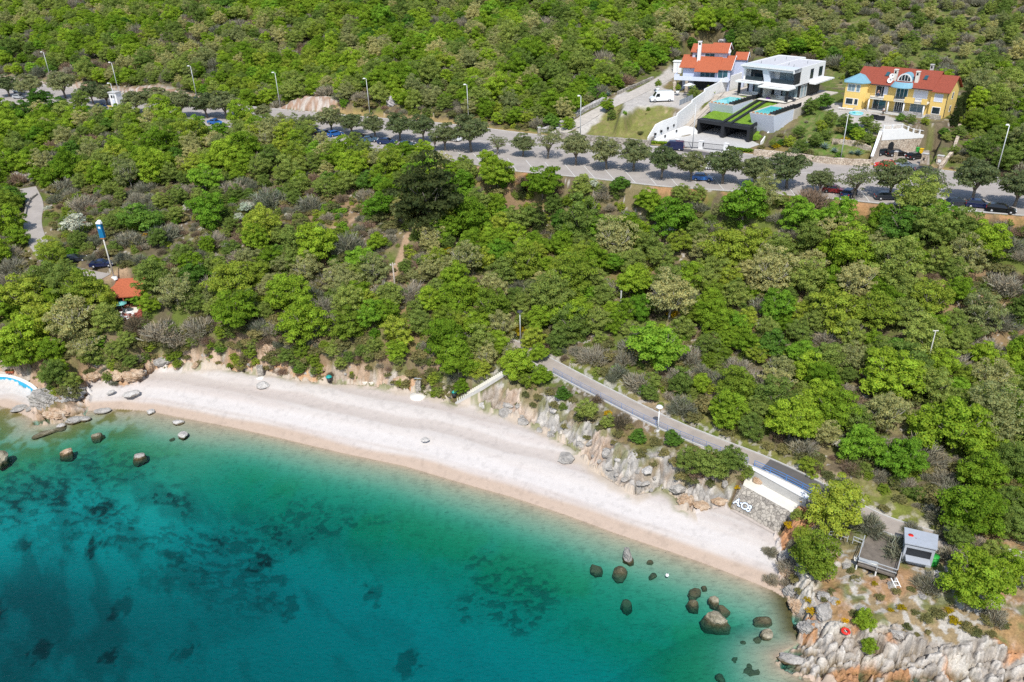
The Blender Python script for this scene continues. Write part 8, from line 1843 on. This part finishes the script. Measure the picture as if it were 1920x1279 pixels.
for s in (-.42, .42):
    b = MB()
    for k in range(5): b.hexa([(s - .3, -1.16, 2.6 + k * .16), (s + .3, -1.16, 2.6 + k * .16), (s + .3, -1.102, 2.6 + k * .16), (s - .3, -1.102, 2.6 + k * .16)], [(s - .3, -1.12, 2.73 + k * .16), (s + .3, -1.12, 2.73 + k * .16), (s + .3, -1.102, 2.73 + k * .16), (s - .3, -1.102, 2.73 + k * .16)])
    b.build('vent', BLACK, t)
MB().box(-.5, .5, -1.13, -1.102, 0, 2.1).build('door', OFFW, t)
A = [at(x, y, RALT) for x, y in ((176, 198), (200, 199), (236, 202))]; b = MB(); strip(b, np.array(A), .25, .16); strct(b.build('yellow_kerb', YPLAST))
p = at(645, 206, RALT + .3); t = thing('hydrant', 'small teal hydrant at the roadside verge', 'hydrant', p); MB().lathe([(0, 1.1), (.14, 1.05), (.16, .9), (.14, 0), (.2, 0), (.2, -.2)], 10).build('barrel', mat('teal_paint', (.02, .36, .42), .5, .06), t); MB().lathe([(0, 1.25), (.08, 1.2), (.1, 1.1)], 8).build('cap', STEEL, t)

# ------------------------------------------------------------------ people: one skinned body, clothes over it
def person(loc, rz, label, pose, shirt, trousers, hair):
    t = thing('person', label, 'person', loc, rz)
    def skin(name, V, E, Rr, m, root):
        me = bpy.data.meshes.new(name); me.from_pydata(V, E, []); me.materials.append(m); o = link(name, me, t)
        md = o.modifiers.new('skin', 'SKIN'); md.use_smooth_shade = True
        for v_, r_ in zip(me.skin_vertices[0].data, Rr): v_.radius = (r_, r_) if np.isscalar(r_) else r_
        me.skin_vertices[0].data[root].use_root = True; o.modifiers.new('sub', 'SUBSURF').levels = 1; o.modifiers['sub'].render_levels = 1; return o
    st = .22 if pose == 'walk' else .04
    V = [(0, 0, .95), (0, 0, 1.2), (0, 0, 1.42), (.02, 0, 1.52), (.04, 0, 1.62), (.04, 0, 1.73), (.05, -.10, .9), (st, -.11, .5), (st - .1, -.11, .09), (st + .08, -.11, .04), (-.03, .10, .9), (-st * .4, .11, .5), (-st * 1.6, .11, .1), (-st * 1.4 + .12, .11, .04),
         (0, -.19, 1.4), (-.05 - st * .3, -.27, 1.13), (.08 - st * .2, -.28, .90), (.12 - st * .2, -.27, .80), (0, .19, 1.4), (.02 + st * .3, .27, 1.13), (.16 + st * .4, .27, .92), (.2 + st * .4, .26, .83)]
    E = [(0, 1), (1, 2), (2, 3), (3, 4), (4, 5), (0, 6), (6, 7), (7, 8), (8, 9), (0, 10), (10, 11), (11, 12), (12, 13), (2, 14), (14, 15), (15, 16), (16, 17), (2, 18), (18, 19), (19, 20), (20, 21)]
    Rr = [(.16, .12), (.145, .11), (.17, .12), .06, .105, .09, .095, .065, .045, .04, .095, .065, .045, .04, .07, .048, .036, .035, .07, .048, .036, .035]
    skin('body', V, E, Rr, SKIN, 0)
    skin('shirt', [V[i] for i in (0, 1, 2, 14, 15, 18, 19)], [(0, 1), (1, 2), (2, 3), (3, 4), (2, 5), (5, 6)], [(.18, .14), (.165, .13), (.19, .14), .085, .066, .085, .066], shirt, 0)
    skin('trousers', [V[i] for i in (0, 6, 7, 8, 10, 11, 12)], [(0, 1), (1, 2), (2, 3), (0, 4), (4, 5), (5, 6)], [(.175, .135), .115, .085, .065, .115, .085, .065], trousers, 0)
    MB().lathe([(0, .125), (.07, .105), (.112, .04), (.11, -.03), (.09, -.06)], 12, (.025, 0, 1.67)).build('hair', hair, t)
HAIR = mat('dark_hair', (.03, .02, .015), .7, .1); JEANS = mat('jeans', (.06, .10, .20), .9, .1); DRED = mat('dark_red_cloth', (.28, .03, .03), .9, .1); DTOP = mat('dark_top', (.05, .04, .045), .9, .1)
p = at(816, 277, RALT); person((p[0], p[1], RALT + .005), 2.4, 'person in a dark red top walking beside the road pines', 'walk', DRED, mat('dark_trousers', (.04, .04, .05), .9, .1), HAIR)
w_ = FY.w(8.2, .1); person((w_[0], w_[1], 31 + 2.985), FY.ang - 1.4, 'person in jeans and dark top standing on the balcony of the yellow villa', 'stand', DTOP, JEANS, HAIR)
w_ = FY.w(11.2, -3.4); person((w_[0], w_[1], 30.9), FY.ang - 2.0, 'person in a white top standing on the terrace of the yellow villa', 'stand', mat('white_cloth', (.7, .7, .7), .9, .05), mat('black_trousers', (.03, .03, .03), .9, .1), HAIR)
